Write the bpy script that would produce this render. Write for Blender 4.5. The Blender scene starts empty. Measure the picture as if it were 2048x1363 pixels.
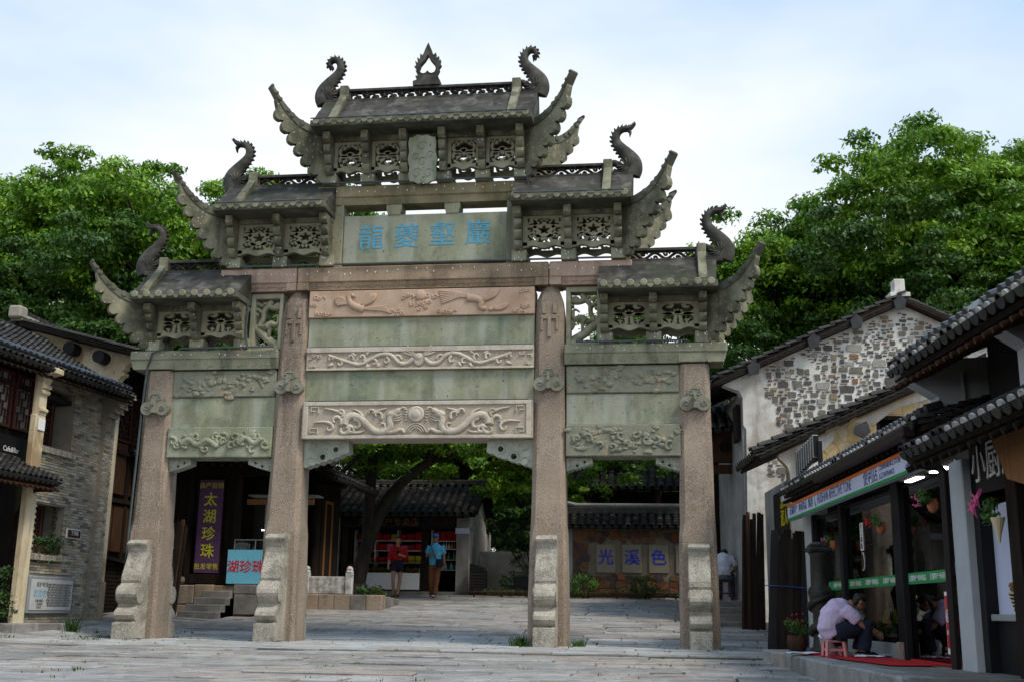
import bpy, bmesh, math, random
import numpy as np
from mathutils import Vector, Matrix
random.seed(7)
PI = math.pi
SC = bpy.context.scene
COL = SC.collection

# ---------------------------------------------------------------- camera, sky, sun, exposure
cam_d = bpy.data.cameras.new('camera')
cam_d.sensor_width = 36.0
cam_d.lens = 39.98
cam_d.clip_end = 3000
cam = bpy.data.objects.new('camera', cam_d)
COL.objects.link(cam)
_rt = Vector((0.99124491, 0.1312797, 0.01411269))
_up = Vector((0.01650929, -0.22927778, 0.97322101))
_fw = Vector((-0.13099989, 0.96446739, 0.22943777))
_m = Matrix.Identity(4)
for _i in range(3):
    _m[_i][0] = _rt[_i]; _m[_i][1] = _up[_i]; _m[_i][2] = -_fw[_i]
_m.translation = (4.4465, -20.0, 0.5997)
cam.matrix_world = _m
SC.camera = cam

SUN_EL, SUN_AZ = math.radians(54), math.radians(122)     # azimuth clockwise from +Y
world = bpy.data.worlds.new('World')
SC.world = world
world.use_nodes = True
wt = world.node_tree
wt.nodes.clear()
w_out = wt.nodes.new('ShaderNodeOutputWorld')
w_bg = wt.nodes.new('ShaderNodeBackground')
w_sky = wt.nodes.new('ShaderNodeTexSky')
w_sky.sky_type = 'NISHITA'
w_sky.sun_disc = False
w_sky.sun_elevation = SUN_EL
w_sky.sun_rotation = SUN_AZ
w_sky.dust_density = 2.5
w_sky.air_density = 1.0
# thin cloud sheet: white veil broken by soft noise, thicker towards the horizon
w_tc = wt.nodes.new('ShaderNodeTexCoord')
w_sep = wt.nodes.new('ShaderNodeSeparateXYZ')
wt.links.new(w_tc.outputs['Generated'], w_sep.inputs[0])
w_map = wt.nodes.new('ShaderNodeMapping')
w_map.inputs['Scale'].default_value = (1.2, 1.2, 3.2)
w_map.inputs['Location'].default_value = (2.3, 0.2, 0.0)
wt.links.new(w_tc.outputs['Generated'], w_map.inputs[0])
w_no = wt.nodes.new('ShaderNodeTexNoise')
w_no.inputs['Scale'].default_value = 1.7
w_no.inputs['Detail'].default_value = 5
w_no.inputs['Roughness'].default_value = 0.5
wt.links.new(w_map.outputs[0], w_no.inputs['Vector'])
w_hz = wt.nodes.new('ShaderNodeMapRange')
w_hz.inputs['From Min'].default_value = 0.05
w_hz.inputs['From Max'].default_value = 0.62
w_hz.inputs['To Min'].default_value = 0.62
w_hz.inputs['To Max'].default_value = -0.22
wt.links.new(w_sep.outputs['Z'], w_hz.inputs[0])
w_ad = wt.nodes.new('ShaderNodeMath'); w_ad.operation = 'ADD'
wt.links.new(w_no.outputs['Fac'], w_ad.inputs[0]); wt.links.new(w_hz.outputs[0], w_ad.inputs[1])
w_cr = wt.nodes.new('ShaderNodeMapRange')
w_cr.interpolation_type = 'SMOOTHSTEP'
w_cr.inputs['From Min'].default_value = 0.28
w_cr.inputs['From Max'].default_value = 0.85
w_cr.inputs['To Min'].default_value = 0.80
w_cr.inputs['To Max'].default_value = 0.97
wt.links.new(w_ad.outputs[0], w_cr.inputs[0])
w_mix = wt.nodes.new('ShaderNodeMix'); w_mix.data_type = 'RGBA'
wt.links.new(w_cr.outputs[0], w_mix.inputs['Factor'])
wt.links.new(w_sky.outputs[0], w_mix.inputs[6])
w_vc = wt.nodes.new('ShaderNodeMix'); w_vc.data_type = 'RGBA'
w_vf = wt.nodes.new('ShaderNodeMapRange')
w_vf.inputs['From Min'].default_value = 0.30
w_vf.inputs['From Max'].default_value = 0.62
w_n2 = wt.nodes.new('ShaderNodeMath'); w_n2.operation = 'MULTIPLY_ADD'
w_n2.inputs[1].default_value = -0.75; w_n2.inputs[2].default_value = 0.40
wt.links.new(w_no.outputs['Fac'], w_n2.inputs[0])
w_n3 = wt.nodes.new('ShaderNodeMath'); w_n3.operation = 'ADD'
wt.links.new(w_sep.outputs['Z'], w_n3.inputs[0]); wt.links.new(w_n2.outputs[0], w_n3.inputs[1])
wt.links.new(w_n3.outputs[0], w_vf.inputs[0])
wt.links.new(w_vf.outputs[0], w_vc.inputs['Factor'])
w_vc.inputs[6].default_value = (11.6, 11.8, 12.0, 1)
w_vc.inputs[7].default_value = (6.3, 8.8, 12.0, 1)
wt.links.new(w_vc.outputs[2], w_mix.inputs[7])
wt.links.new(w_mix.outputs[2], w_bg.inputs['Color'])
w_bg.inputs['Strength'].default_value = 0.084
wt.links.new(w_bg.outputs[0], w_out.inputs[0])

sun_d = bpy.data.lights.new('sun', 'SUN')
sun_d.energy = 2.7
sun_d.angle = math.radians(16)
sun_d.color = (1.0, 0.92, 0.80)
sun = bpy.data.objects.new('sun', sun_d)
COL.objects.link(sun)
_sd = Vector((math.sin(SUN_AZ) * math.cos(SUN_EL), math.cos(SUN_AZ) * math.cos(SUN_EL), math.sin(SUN_EL)))
sun.rotation_euler = _sd.to_track_quat('Z', 'Y').to_euler()
sun.location = (0, -30, 40)

SC.view_settings.view_transform = 'Standard'
SC.view_settings.look = 'None'
SC.view_settings.gamma = 1.0
SC.view_settings.exposure = 0.20
SC.view_settings.use_curve_mapping = False
SC.cycles.max_bounces = 6
SC.cycles.transparent_max_bounces = 12
SC.cycles.caustics_reflective = False
SC.cycles.caustics_refractive = False
SC.cycles.use_denoising = True

# ---------------------------------------------------------------- materials
def _ramp(nt, cols, lo=.3, hi=.7):
    r = nt.nodes.new('ShaderNodeValToRGB')
    e = r.color_ramp.elements
    n = len(cols)
    while len(e) < n: e.new(0.5)
    for i, c in enumerate(cols):
        e[i].position = lo + (hi - lo) * i / max(1, n - 1)
        e[i].color = (*c, 1)
    return r

MATS = {}
def M(name, cols, scale=2.0, rough=.85, bump=.2, bscale=45.0, speck=None, streak=None, patch=None,
      spec=.3, metal=0.0, stretch=None, lo=.3, hi=.7, vein=None):
    """noise-mixed colours; speck=(colour, cover, scale); streak / patch=(colour, amount, scale)"""
    m = bpy.data.materials.new(name); m.use_nodes = True
    nt = m.node_tree; L = nt.links
    b = nt.nodes['Principled BSDF']
    geo = nt.nodes.new('ShaderNodeNewGeometry')
    pos = geo.outputs['Position']
    if stretch:
        mp = nt.nodes.new('ShaderNodeMapping'); mp.inputs['Scale'].default_value = stretch
        L.new(pos, mp.inputs[0]); pos1 = mp.outputs[0]
    else: pos1 = pos
    def noise(vec, s, d=5, r=.6):
        n = nt.nodes.new('ShaderNodeTexNoise'); n.inputs['Scale'].default_value = s
        n.inputs['Detail'].default_value = d; n.inputs['Roughness'].default_value = r
        L.new(vec, n.inputs['Vector']); return n.outputs['Fac']
    if isinstance(cols[0], (int, float)): cols = [cols, cols]
    rp = _ramp(nt, cols, lo, hi); L.new(noise(pos1, scale), rp.inputs[0])
    cur = rp.outputs[0]
    def mix(fac, c):
        nonlocal cur
        x = nt.nodes.new('ShaderNodeMix'); x.data_type = 'RGBA'
        L.new(fac, x.inputs['Factor']); L.new(cur, x.inputs[6]); x.inputs[7].default_value = (*c, 1)
        cur = x.outputs[2]
    def thr(src, lo_, hi_, amt):
        r = nt.nodes.new('ShaderNodeMapRange'); r.interpolation_type = 'SMOOTHSTEP'
        r.inputs['From Min'].default_value = lo_; r.inputs['From Max'].default_value = hi_
        r.inputs['To Max'].default_value = amt; L.new(src, r.inputs[0]); return r.outputs[0]
    if patch:
        for c, amt, s in (patch if isinstance(patch, list) else [patch]):
            mix(thr(noise(pos, s, 6), .5, .66, amt), c)
    if vein:
        c, amt, s = vein
        mp = nt.nodes.new('ShaderNodeMapping'); mp.inputs['Rotation'].default_value = (0, .65, 0); mp.inputs['Scale'].default_value = (s * 3.2, s, s * .45)
        L.new(pos, mp.inputs[0]); mix(thr(noise(mp.outputs[0], 1.0, 5, .55), .48, .62, amt), c)
    if streak:
        c, amt, s = streak
        mp = nt.nodes.new('ShaderNodeMapping'); mp.inputs['Scale'].default_value = (s, s, s * .12)
        L.new(pos, mp.inputs[0]); mix(thr(noise(mp.outputs[0], 1.0, 6, .65), .5, .68, amt), c)
    if speck:
        for c, cover, s in (speck if isinstance(speck, list) else [speck]):
            mix(thr(noise(pos, s, 2, .5), .7 - cover * .35, .76 - cover * .35, .85), c)
    L.new(cur, b.inputs['Base Color'])
    b.inputs['Roughness'].default_value = rough
    b.inputs['Specular IOR Level'].default_value = spec
    b.inputs['Metallic'].default_value = metal
    if bump:
        bp = nt.nodes.new('ShaderNodeBump'); bp.inputs['Strength'].default_value = bump
        bp.inputs['Distance'].default_value = .02
        L.new(noise(pos, bscale, 6, .7), bp.inputs['Height']); L.new(bp.outputs[0], b.inputs['Normal'])
    MATS[name] = m
    return m

def glass_mat(name, tint=(.8, .9, .88), refl=.5):
    m = bpy.data.materials.new(name); m.use_nodes = True
    nt = m.node_tree; nt.nodes.clear(); L = nt.links
    o = nt.nodes.new('ShaderNodeOutputMaterial'); mx = nt.nodes.new('ShaderNodeMixShader')
    t = nt.nodes.new('ShaderNodeBsdfTransparent'); t.inputs[0].default_value = (*tint, 1)
    g = nt.nodes.new('ShaderNodeBsdfGlossy'); g.inputs['Roughness'].default_value = .01
    lw = nt.nodes.new('ShaderNodeFresnel'); lw.inputs[0].default_value = 1.5
    mt = nt.nodes.new('ShaderNodeMath'); mt.operation = 'MULTIPLY_ADD'; mt.inputs[1].default_value = 1.2; mt.inputs[2].default_value = .02
    mt.use_clamp = True
    L.new(lw.outputs[0], mt.inputs[0]); L.new(mt.outputs[0], mx.inputs[0])
    L.new(t.outputs[0], mx.inputs[1]); L.new(g.outputs[0], mx.inputs[2]); L.new(mx.outputs[0], o.inputs[0])
    MATS[name] = m; return m

def leaf_mat(name, c_dark, c_mid, c_light, scale=.7):
    m = bpy.data.materials.new(name); m.use_nodes = True
    nt = m.node_tree; L = nt.links
    b = nt.nodes['Principled BSDF']; out = nt.nodes['Material Output']
    geo = nt.nodes.new('ShaderNodeNewGeometry')
    n = nt.nodes.new('ShaderNodeTexNoise'); n.inputs['Scale'].default_value = scale; n.inputs['Detail'].default_value = 3
    n2 = nt.nodes.new('ShaderNodeTexNoise'); n2.inputs['Scale'].default_value = 9; n2.inputs['Detail'].default_value = 1
    L.new(geo.outputs['Position'], n.inputs['Vector']); L.new(geo.outputs['Position'], n2.inputs['Vector'])
    a = nt.nodes.new('ShaderNodeMath'); a.operation = 'MULTIPLY_ADD'; a.inputs[1].default_value = .45
    L.new(n2.outputs['Fac'], a.inputs[0])
    s = nt.nodes.new('ShaderNodeMath'); s.operation = 'MULTIPLY'; s.inputs[1].default_value = .55
    L.new(n.outputs['Fac'], s.inputs[0]); L.new(s.outputs[0], a.inputs[2])
    r = _ramp(nt, [c_dark, c_mid, c_light], .36, .64); L.new(a.outputs[0], r.inputs[0])
    L.new(r.outputs[0], b.inputs['Base Color']); b.inputs['Roughness'].default_value = .5
    b.inputs['Specular IOR Level'].default_value = .35
    tr = nt.nodes.new('ShaderNodeBsdfTranslucent'); L.new(r.outputs[0], tr.inputs[0])
    mx = nt.nodes.new('ShaderNodeMixShader'); mx.inputs[0].default_value = .22
    L.new(b.outputs[0], mx.inputs[1]); L.new(tr.outputs[0], mx.inputs[2]); L.new(mx.outputs[0], out.inputs[0])
    MATS[name] = m; return m

def emit_mat(name, col, s):
    m = bpy.data.materials.new(name); m.use_nodes = True
    b = m.node_tree.nodes['Principled BSDF']
    b.inputs['Base Color'].default_value = (*col, 1); b.inputs['Emission Color'].default_value = (*col, 1)
    b.inputs['Emission Strength'].default_value = s
    MATS[name] = m; return m

# gate stones
M('granite', [(.210, .161, .116), (.325, .255, .188), (.420, .342, .257)], scale=1.1, bump=.9, bscale=45,
  speck=[((.125, .095, .08), .36, 56), ((.46, .40, .345), .36, 60)], streak=((.085, .065, .055), .75, 2.2),
  patch=[((.45, .36, .29), .45, .8), ((.15, .11, .085), .5, .55)])
M('granite_pink', [(.33, .235, .18), (.43, .315, .245), (.46, .35, .28)], scale=1.5, bump=.35, bscale=60,
  speck=[((.17, .12, .095), .36, 50), ((.55, .45, .38), .25, 60)], patch=((.27, .19, .12), .6, 1.6), streak=((.15, .11, .085), .6, 2.5))
M('granite_ochre', [(.25, .18, .115), (.35, .26, .175), (.42, .325, .235)], scale=1.5, bump=.45, bscale=50,
  speck=[((.12, .09, .06), .36, 48), ((.5, .41, .32), .22, 60)], patch=((.15, .11, .07), .65, 1.3), streak=((.10, .075, .055), .6, 2.5))
M('drum_stone', [(.30, .275, .225), (.42, .39, .325), (.50, .465, .395)], scale=2.5, bump=.8, bscale=45,
  speck=[((.17, .155, .125), .42, 50), ((.62, .58, .50), .3, 58)], patch=[((.15, .145, .10), .65, 1.5), ((.12, .115, .085), .6, 3.5)], streak=((.17, .155, .12), .5, 3))
M('green_stone', [(.196, .215, .140), (.283, .300, .203), (.371, .375, .266)], scale=1.4, bump=.3, bscale=30,
  speck=[((.09, .10, .08), .05, 16), ((.42, .42, .34), .12, 40), ((.12, .12, .10), .15, 60)],
  patch=[((.16, .215, .16), .75, 1.0), ((.36, .33, .24), .6, .6), ((.11, .125, .085), .5, 2.4)], streak=((.10, .115, .08), .6, 2.2), vein=((.38, .395, .33), .7, .8))
M('cap_stone', [(.175, .190, .126), (.278, .285, .194), (.381, .375, .266)], scale=1.6, bump=.4, bscale=35,
  speck=((.10, .10, .085), .2, 30), patch=((.33, .28, .18), .55, 1.4), streak=((.075, .078, .055), .7, 2.0))
M('mossy_cap', [(.15, .15, .085), (.25, .22, .13), (.34, .29, .19)], scale=1.6, bump=.5, bscale=35,
  speck=((.08, .08, .06), .2, 30), patch=[((.36, .27, .16), .6, 1.4), ((.045, .06, .015), .8, .7)], streak=((.06, .06, .035), .6, 2.0))
M('olive_stone', [(.110, .109, .070), (.190, .187, .124), (.289, .281, .193)], scale=2.2, bump=.5, bscale=35,
  speck=((.38, .38, .31), .2, 22), patch=[((.06, .06, .04), .75, 1.3), ((.035, .035, .025), .55, 3.0)], streak=((.035, .035, .026), .65, 2.2))  # weathering; the dark patches also stand for deep shade among the brackets
M('lattice_stone', [(.220, .216, .145), (.311, .304, .209), (.392, .380, .274)], scale=2.5, bump=.25, bscale=40,
  patch=((.12, .115, .08), .6, 2.0))
M('roof_stone', [(.022, .021, .019), (.045, .042, .038), (.085, .08, .07)], scale=2.2, bump=.5, bscale=30,
  streak=((.015, .015, .013), .85, 4.0), patch=[((.16, .155, .135), .6, 3.5), ((.035, .042, .018), .6, 1.3)])
M('eave_stone', [(.057, .057, .042), (.102, .103, .077), (.169, .171, .131)], scale=3, bump=.4, bscale=35, patch=((.055, .055, .04), .6, 2))
M('finial_stone', [(.03, .029, .026), (.06, .058, .05), (.115, .11, .10)], scale=5, bump=.5, bscale=30, patch=((.04, .038, .03), .6, 3))
M('carved_beige', [(.45, .405, .33), (.54, .49, .405), (.58, .535, .45)], scale=2, bump=.25, bscale=50,
  speck=((.3, .24, .17), .22, 45), patch=[((.33, .27, .2), .6, 1.6), ((.28, .245, .19), .45, 4)], streak=((.28, .235, .18), .45, 2.5))
M('carved_ground', [(.36, .305, .23), (.44, .38, .295), (.48, .42, .335)], scale=2, bump=.6, bscale=70, speck=((.22, .165, .11), .3, 50))
M('carved_pink', [(.38, .265, .18), (.48, .345, .25), (.53, .40, .31)], scale=2, bump=.3, bscale=45, speck=((.28, .2, .13), .25, 45), patch=((.3, .2, .13), .5, 1.5))
M('worn_relief', [(.15, .155, .115), (.23, .235, .175), (.31, .30, .22)], scale=2.5, bump=.6, bscale=18, patch=((.1, .095, .06), .7, 2.5), speck=((.35, .27, .17), .2, 6))
M('bracket_pale', [(.28, .30, .245), (.37, .39, .33), (.44, .45, .39)], scale=3, bump=.3, bscale=35, patch=((.22, .235, .185), .6, 2.0), speck=((.2, .2, .17), .1, 30))
M('bolt_stone', [(.17, .17, .125), (.245, .24, .185), (.31, .305, .245)], scale=4, bump=.35, bscale=40, patch=((.11, .11, .08), .6, 3))
M('blue_paint', [(.07, .31, .47), (.11, .40, .58)], scale=8, bump=.1)
M('conduit', [(.05, .07, .075), (.08, .10, .105)], scale=3, rough=.5, bump=.0)
M('light_bead', [(.75, .75, .75), (.8, .8, .8)], rough=.4, bump=0)

# ---------------------------------------------------------------- building helpers
I4 = Matrix.Identity(4)
WORLD = {}
def T(x, y, z): return Matrix.Translation((x, y, z))
def RZ(a): return Matrix.Rotation(a, 4, 'Z')
def RX(a): return Matrix.Rotation(a, 4, 'X')
def RY(a): return Matrix.Rotation(a, 4, 'Y')
def S(x, y, z): return Matrix.Diagonal((x, y, z, 1))

def attach(o, parent, mtx):
    """mtx: the object's place in the world, also under a parent"""
    COL.objects.link(o)
    WORLD[o.name] = mtx.copy()
    if parent is not None:
        o.parent = parent
        o.matrix_parent_inverse = WORLD[parent.name].inverted()
    o.matrix_basis = mtx
    return o

def root(name, loc, label, cat, group=None, rz=0):
    o = bpy.data.objects.new(name, None)
    o.empty_display_size = .3
    attach(o, None, T(*loc) @ RZ(rz))
    return tag(o, label, cat, group)

def tag(o, label, cat, group=None):
    o['label'] = label; o['category'] = cat
    if group: o['group'] = group
    return o

def put(name, mesh, parent=None, mtx=I4, label=None):
    o = bpy.data.objects.new(name, mesh)
    attach(o, parent, mtx)
    if label: o['label'] = label
    return o

def dup_tree(o, mtx, label=None, group=None, parent=None):
    """copy a thing and its parts; mtx moves the whole in world space"""
    c = o.copy(); w = mtx @ WORLD[o.name]
    attach(c, parent, w)
    if label: c['label'] = label
    if group: c['group'] = group
    for ch in list(o.children):
        dup_tree(ch, mtx, parent=c)
    return c

class B:
    """collects shapes in one bmesh"""
    def __init__(s): s.bm = bmesh.new()
    def _tf(s, vs, m):
        if m is not None: bmesh.ops.transform(s.bm, matrix=m, verts=vs)
    def box(s, x0, x1, y0, y1, z0, z1, bev=0.0, m=None, jit=0.0):
        bm = s.bm
        r = bmesh.ops.create_cube(bm, size=1.0)
        vs = r['verts']
        for v in vs:
            v.co = Vector((x0 + (v.co.x + .5) * (x1 - x0), y0 + (v.co.y + .5) * (y1 - y0), z0 + (v.co.z + .5) * (z1 - z0)))
            if jit: v.co += Vector((random.uniform(-jit, jit), random.uniform(-jit, jit), random.uniform(-jit, jit)))
        if bev:
            es = list({e for v in vs for e in v.link_edges})
            r2 = bmesh.ops.bevel(bm, geom=es, offset=bev, segments=1, affect='EDGES', profile=.5)
            vs = list({v for f in r2['faces'] for v in f.verts} | {v for v in vs if v.is_valid})
            vs = list({w for v in vs for f in v.link_faces for w in f.verts})
        s._tf(vs, m); return s
    def plate(s, outer, holes=(), d0=0.0, d1=.1, m=None):
        """outline in the local XZ plane, thickness along Y from d0 to d1"""
        bm = s.bm; allv = []
        def loop(pts):
            vs = [bm.verts.new((p[0], d0, p[1])) for p in pts]
            es = [bm.edges.new((vs[i], vs[(i + 1) % len(vs)])) for i in range(len(vs))]
            return vs, es
        ov, oe = loop(outer); hs = [loop(h) for h in holes]
        if holes:
            es = oe + [e for h in hs for e in h[1]]
            r = bmesh.ops.triangle_fill(bm, edges=es, use_beauty=True, normal=(0, -1, 0))
            fs = [g for g in r['geom'] if isinstance(g, bmesh.types.BMFace)]
        else:
            fs = [bm.faces.new(ov)]
        r = bmesh.ops.extrude_face_region(bm, geom=fs)
        nv = [g for g in r['geom'] if isinstance(g, bmesh.types.BMVert)]
        for v in nv: v.co.y = d1
        vs = ov + [v for h in hs for v in h[0]] + nv
        s._tf(vs, m); return s
    def ribbon(s, pts, w, d, m=None, closed=False, prof=6, y=0.0):
        """rounded band along 2D points in the local XZ plane; w half widths, d half depth (Y)"""
        bm = s.bm; n = len(pts)
        if not hasattr(w, '__len__'): w = [w] * n
        rings = []; allv = []
        for i, p in enumerate(pts):
            a = pts[(i - 1) % n] if (closed or i > 0) else p
            b = pts[(i + 1) % n] if (closed or i < n - 1) else p
            t = Vector((b[0] - a[0], b[1] - a[1]));
            t = t.normalized() if t.length > 1e-9 else Vector((1, 0))
            nx, nz = -t.y, t.x
            ring = []
            for k in range(prof):
                an = 2 * PI * (k + .5) / prof
                ca, sa = math.cos(an), math.sin(an)
                ring.append(bm.verts.new((p[0] + nx * w[i] * ca, y + d * sa, p[1] + nz * w[i] * ca)))
            rings.append(ring); allv += ring
        m_ = n if closed else n - 1
        for i in range(m_):
            A, Bq = rings[i], rings[(i + 1) % n]
            for k in range(prof):
                bm.faces.new((A[k], A[(k + 1) % prof], Bq[(k + 1) % prof], Bq[k]))
        if not closed:
            bm.faces.new(rings[0][::-1]); bm.faces.new(rings[-1])
        s._tf(allv, m); return s
    def tube(s, pts, r, n=8, m=None, cap=True, flat=1.0):
        bm = s.bm; P = [Vector(p) for p in pts]; N = len(P)
        if not hasattr(r, '__len__'): r = [r] * N
        rings = []; allv = []
        up = Vector((0, 0, 1))
        t0 = (P[1] - P[0]).normalized()
        ref = up if abs(t0.dot(up)) < .9 else Vector((1, 0, 0))
        for i in range(N):
            t = (P[min(i + 1, N - 1)] - P[max(i - 1, 0)]).normalized()
            x = ref - t * ref.dot(t)
            if x.length < 1e-4: x = t.orthogonal()
            x.normalize(); ref = x; yv = t.cross(x)
            ring = [bm.verts.new(P[i] + (x * math.cos(2 * PI * k / n) + yv * math.sin(2 * PI * k / n) * flat) * r[i]) for k in range(n)]
            rings.append(ring); allv += ring
        for i in range(N - 1):
            for k in range(n):
                bm.faces.new((rings[i][k], rings[i][(k + 1) % n], rings[i + 1][(k + 1) % n], rings[i + 1][k]))
        if cap:
            bm.faces.new(rings[0][::-1]); bm.faces.new(rings[-1])
        s._tf(allv, m); return s
    def cyl(s, p, ax, r, l, n=12, m=None):
        p = Vector(p); ax = Vector(ax).normalized()
        return s.tube([p, p + ax * l], r, n, m)
    def lathe(s, prof, n=16, m=None):
        bm = s.bm; rings = []; allv = []
        for r, z in prof:
            ring = [bm.verts.new((r * math.cos(2 * PI * k / n), r * math.sin(2 * PI * k / n), z)) for k in range(n)]
            rings.append(ring); allv += ring
        for i in range(len(prof) - 1):
            for k in range(n):
                bm.faces.new((rings[i][k], rings[i][(k + 1) % n], rings[i + 1][(k + 1) % n], rings[i + 1][k]))
        bm.faces.new(rings[0][::-1]); bm.faces.new(rings[-1])
        s._tf(allv, m); return s
    def quad(s, a, b, c, d):
        s.bm.faces.new([s.bm.verts.new(p) for p in (a, b, c, d)]); return s
    def blob(s, c, r, sub=1, jit=.15, m=None):
        r = r if hasattr(r, '__len__') else (r, r, r)
        q = bmesh.ops.create_icosphere(s.bm, subdivisions=sub, radius=1.0)
        for v in q['verts']:
            k = 1 + random.uniform(-jit, jit)
            v.co = Vector((c[0] + v.co.x * r[0] * k, c[1] + v.co.y * r[1] * k, c[2] + v.co.z * r[2] * k))
        s._tf(q['verts'], m); return s
    def mesh(s, name, mat, smooth=False):
        bmesh.ops.recalc_face_normals(s.bm, faces=s.bm.faces)
        me = bpy.data.meshes.new(name); s.bm.to_mesh(me); s.bm.free()
        me.materials.append(MATS[mat] if isinstance(mat, str) else mat)
        if smooth:
            me.polygons.foreach_set('use_smooth', [True] * len(me.polygons))
        return me
    def obj(s, name, mat, parent=None, mtx=I4, smooth=False, label=None):
        return put(name, s.mesh(name, mat, smooth), parent, mtx, label)

def with_mat(me, mat):
    c = me.copy(); c.materials.clear(); c.materials.append(MATS[mat]); return c

def join_stuff(name, items, parent):
    """items: (mesh, world matrix) joined to one mesh"""
    V = []; F = []; MI = []; mats = []; n = 0; SM = []
    for me, mx in items:
        mt = me.materials[0]
        if mt not in mats: mats.append(mt)
        mi = mats.index(mt)
        a = np.empty(len(me.vertices) * 3); me.vertices.foreach_get('co', a); a = a.reshape(-1, 3)
        mm = np.array(mx); V.append(a @ mm[:3, :3].T + mm[:3, 3])
        for p in me.polygons:
            F.append([n + i for i in p.vertices]); MI.append(mi); SM.append(p.use_smooth)
        n += len(me.vertices)
    me = bpy.data.meshes.new(name); me.from_pydata(np.concatenate(V).tolist(), [], F)
    for mt in mats: me.materials.append(mt)
    me.polygons.foreach_set('material_index', MI); me.polygons.foreach_set('use_smooth', SM)
    o = put(name, me, parent); o['kind'] = 'stuff'
    return o

CAMP = Vector((4.4465, -20.0, 0.5997))
def pieces(parent, name, items, limit=300, stuff=None):
    """items: (mesh, world matrix); those that show largest become objects, the rest one mesh"""
    def rank(it):
        q = it[1].translation - CAMP; z = q.dot(_fw)
        out = z < 1 or abs(q.dot(_rt) / z) > .46 or abs(q.dot(_up) / z) > .31
        return q.length + (1000 if out else 0)
    items = sorted(items, key=rank)
    for me, mx in items[:limit]: put(name, me, parent, mx)
    if len(items) > limit: join_stuff(stuff or name, items[limit:], parent)

def spiral(cx, cz, r0, r1, a0, a1, n=12):
    return [(cx + (r0 + (r1 - r0) * i / (n - 1)) * math.cos(math.radians(a0 + (a1 - a0) * i / (n - 1))),
             cz + (r0 + (r1 - r0) * i / (n - 1)) * math.sin(math.radians(a0 + (a1 - a0) * i / (n - 1)))) for i in range(n)]
def smooth2(pts, k=2):
    for _ in range(k):
        q = [pts[0]]
        for a, b in zip(pts, pts[1:]):
            q += [tuple(a[j] * .75 + b[j] * .25 for j in range(len(a))), tuple(a[j] * .25 + b[j] * .75 for j in range(len(a)))]
        q.append(pts[-1]); pts = q
    return pts
def flip(pts): return [(-p[0],) + tuple(p[1:]) for p in pts]
def taper(n, a, b, e=1.0): return [a + (b - a) * (i / (n - 1)) ** e for i in range(n)]

_dg = None
def text(name, s, size, depth, mat, parent, mtx, bold=0.0, sx=1.0, align='CENTER'):
    """raised lettering; local X along the line, local Y up, local Z out of the face"""
    cu = bpy.data.curves.new(name, 'FONT'); cu.body = s; cu.size = size
    cu.extrude = depth; cu.align_x = align; cu.align_y = 'CENTER'; cu.offset = bold; cu.resolution_u = 3
    o = bpy.data.objects.new('tmp', cu); COL.objects.link(o)
    bpy.context.view_layer.update()
    me = bpy.data.meshes.new_from_object(o.evaluated_get(bpy.context.evaluated_depsgraph_get()))
    bpy.data.objects.remove(o); bpy.data.curves.remove(cu)
    me.materials.clear(); me.materials.append(MATS[mat])
    if sx != 1.0: me.transform(S(sx, 1, 1))
    return put(name, me, parent, mtx)
FRONT = RX(PI / 2)          # lettering that faces -Y
# ---------------------------------------------------------------- the stone gate
GC = .30                                   # middle plane of the gate (Y)
gate = root('stone_gate', (0, GC, 0), 'tall old carved stone memorial gate with three tiers of upturned eaves', 'gate')

def pillar(x, h, wb, wt, dome):
    b = B(); bm = b.bm; rings = []
    zs = [0, .35, .7, 1.1, 1.5, 1.88, 2.1, 2.5, 3, 3.5, 4, 4.4] + ([4.9] if h < 5 else [4.9, 5.4, 5.9, 6.15, 6.3, 6.42])
    rnd = random.Random(int(x * 100))
    for z in zs:
        t = z / h
        w = wb + (wt - wb) * t + (.010 if z < 2 else 0)
        if dome and z > 6.1: w -= (z - 6.1) * .35
        c = .055 + (.03 if 2 < z else 0)
        ring = []
        for (sx, sy) in ((-1, -1), (1, -1), (1, 1), (-1, 1)):
            p1 = (sx * w, sy * (w - c)); p2 = (sx * (w - c), sy * w)
            for p in ((p1, p2) if sx * sy > 0 else (p2, p1)):
                ring.append(bm.verts.new((p[0] + rnd.uniform(-.006, .006), p[1] + rnd.uniform(-.006, .006), z)))
        rings.append(ring)
    for A, C in zip(rings, rings[1:]):
        for k in range(8): bm.faces.new((A[k], A[(k + 1) % 8], C[(k + 1) % 8], C[k]))
    bm.faces.new(rings[0][::-1]); bm.faces.new(rings[-1])
    return b.obj('pillar', 'granite', gate, T(x, GC, 0))

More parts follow.
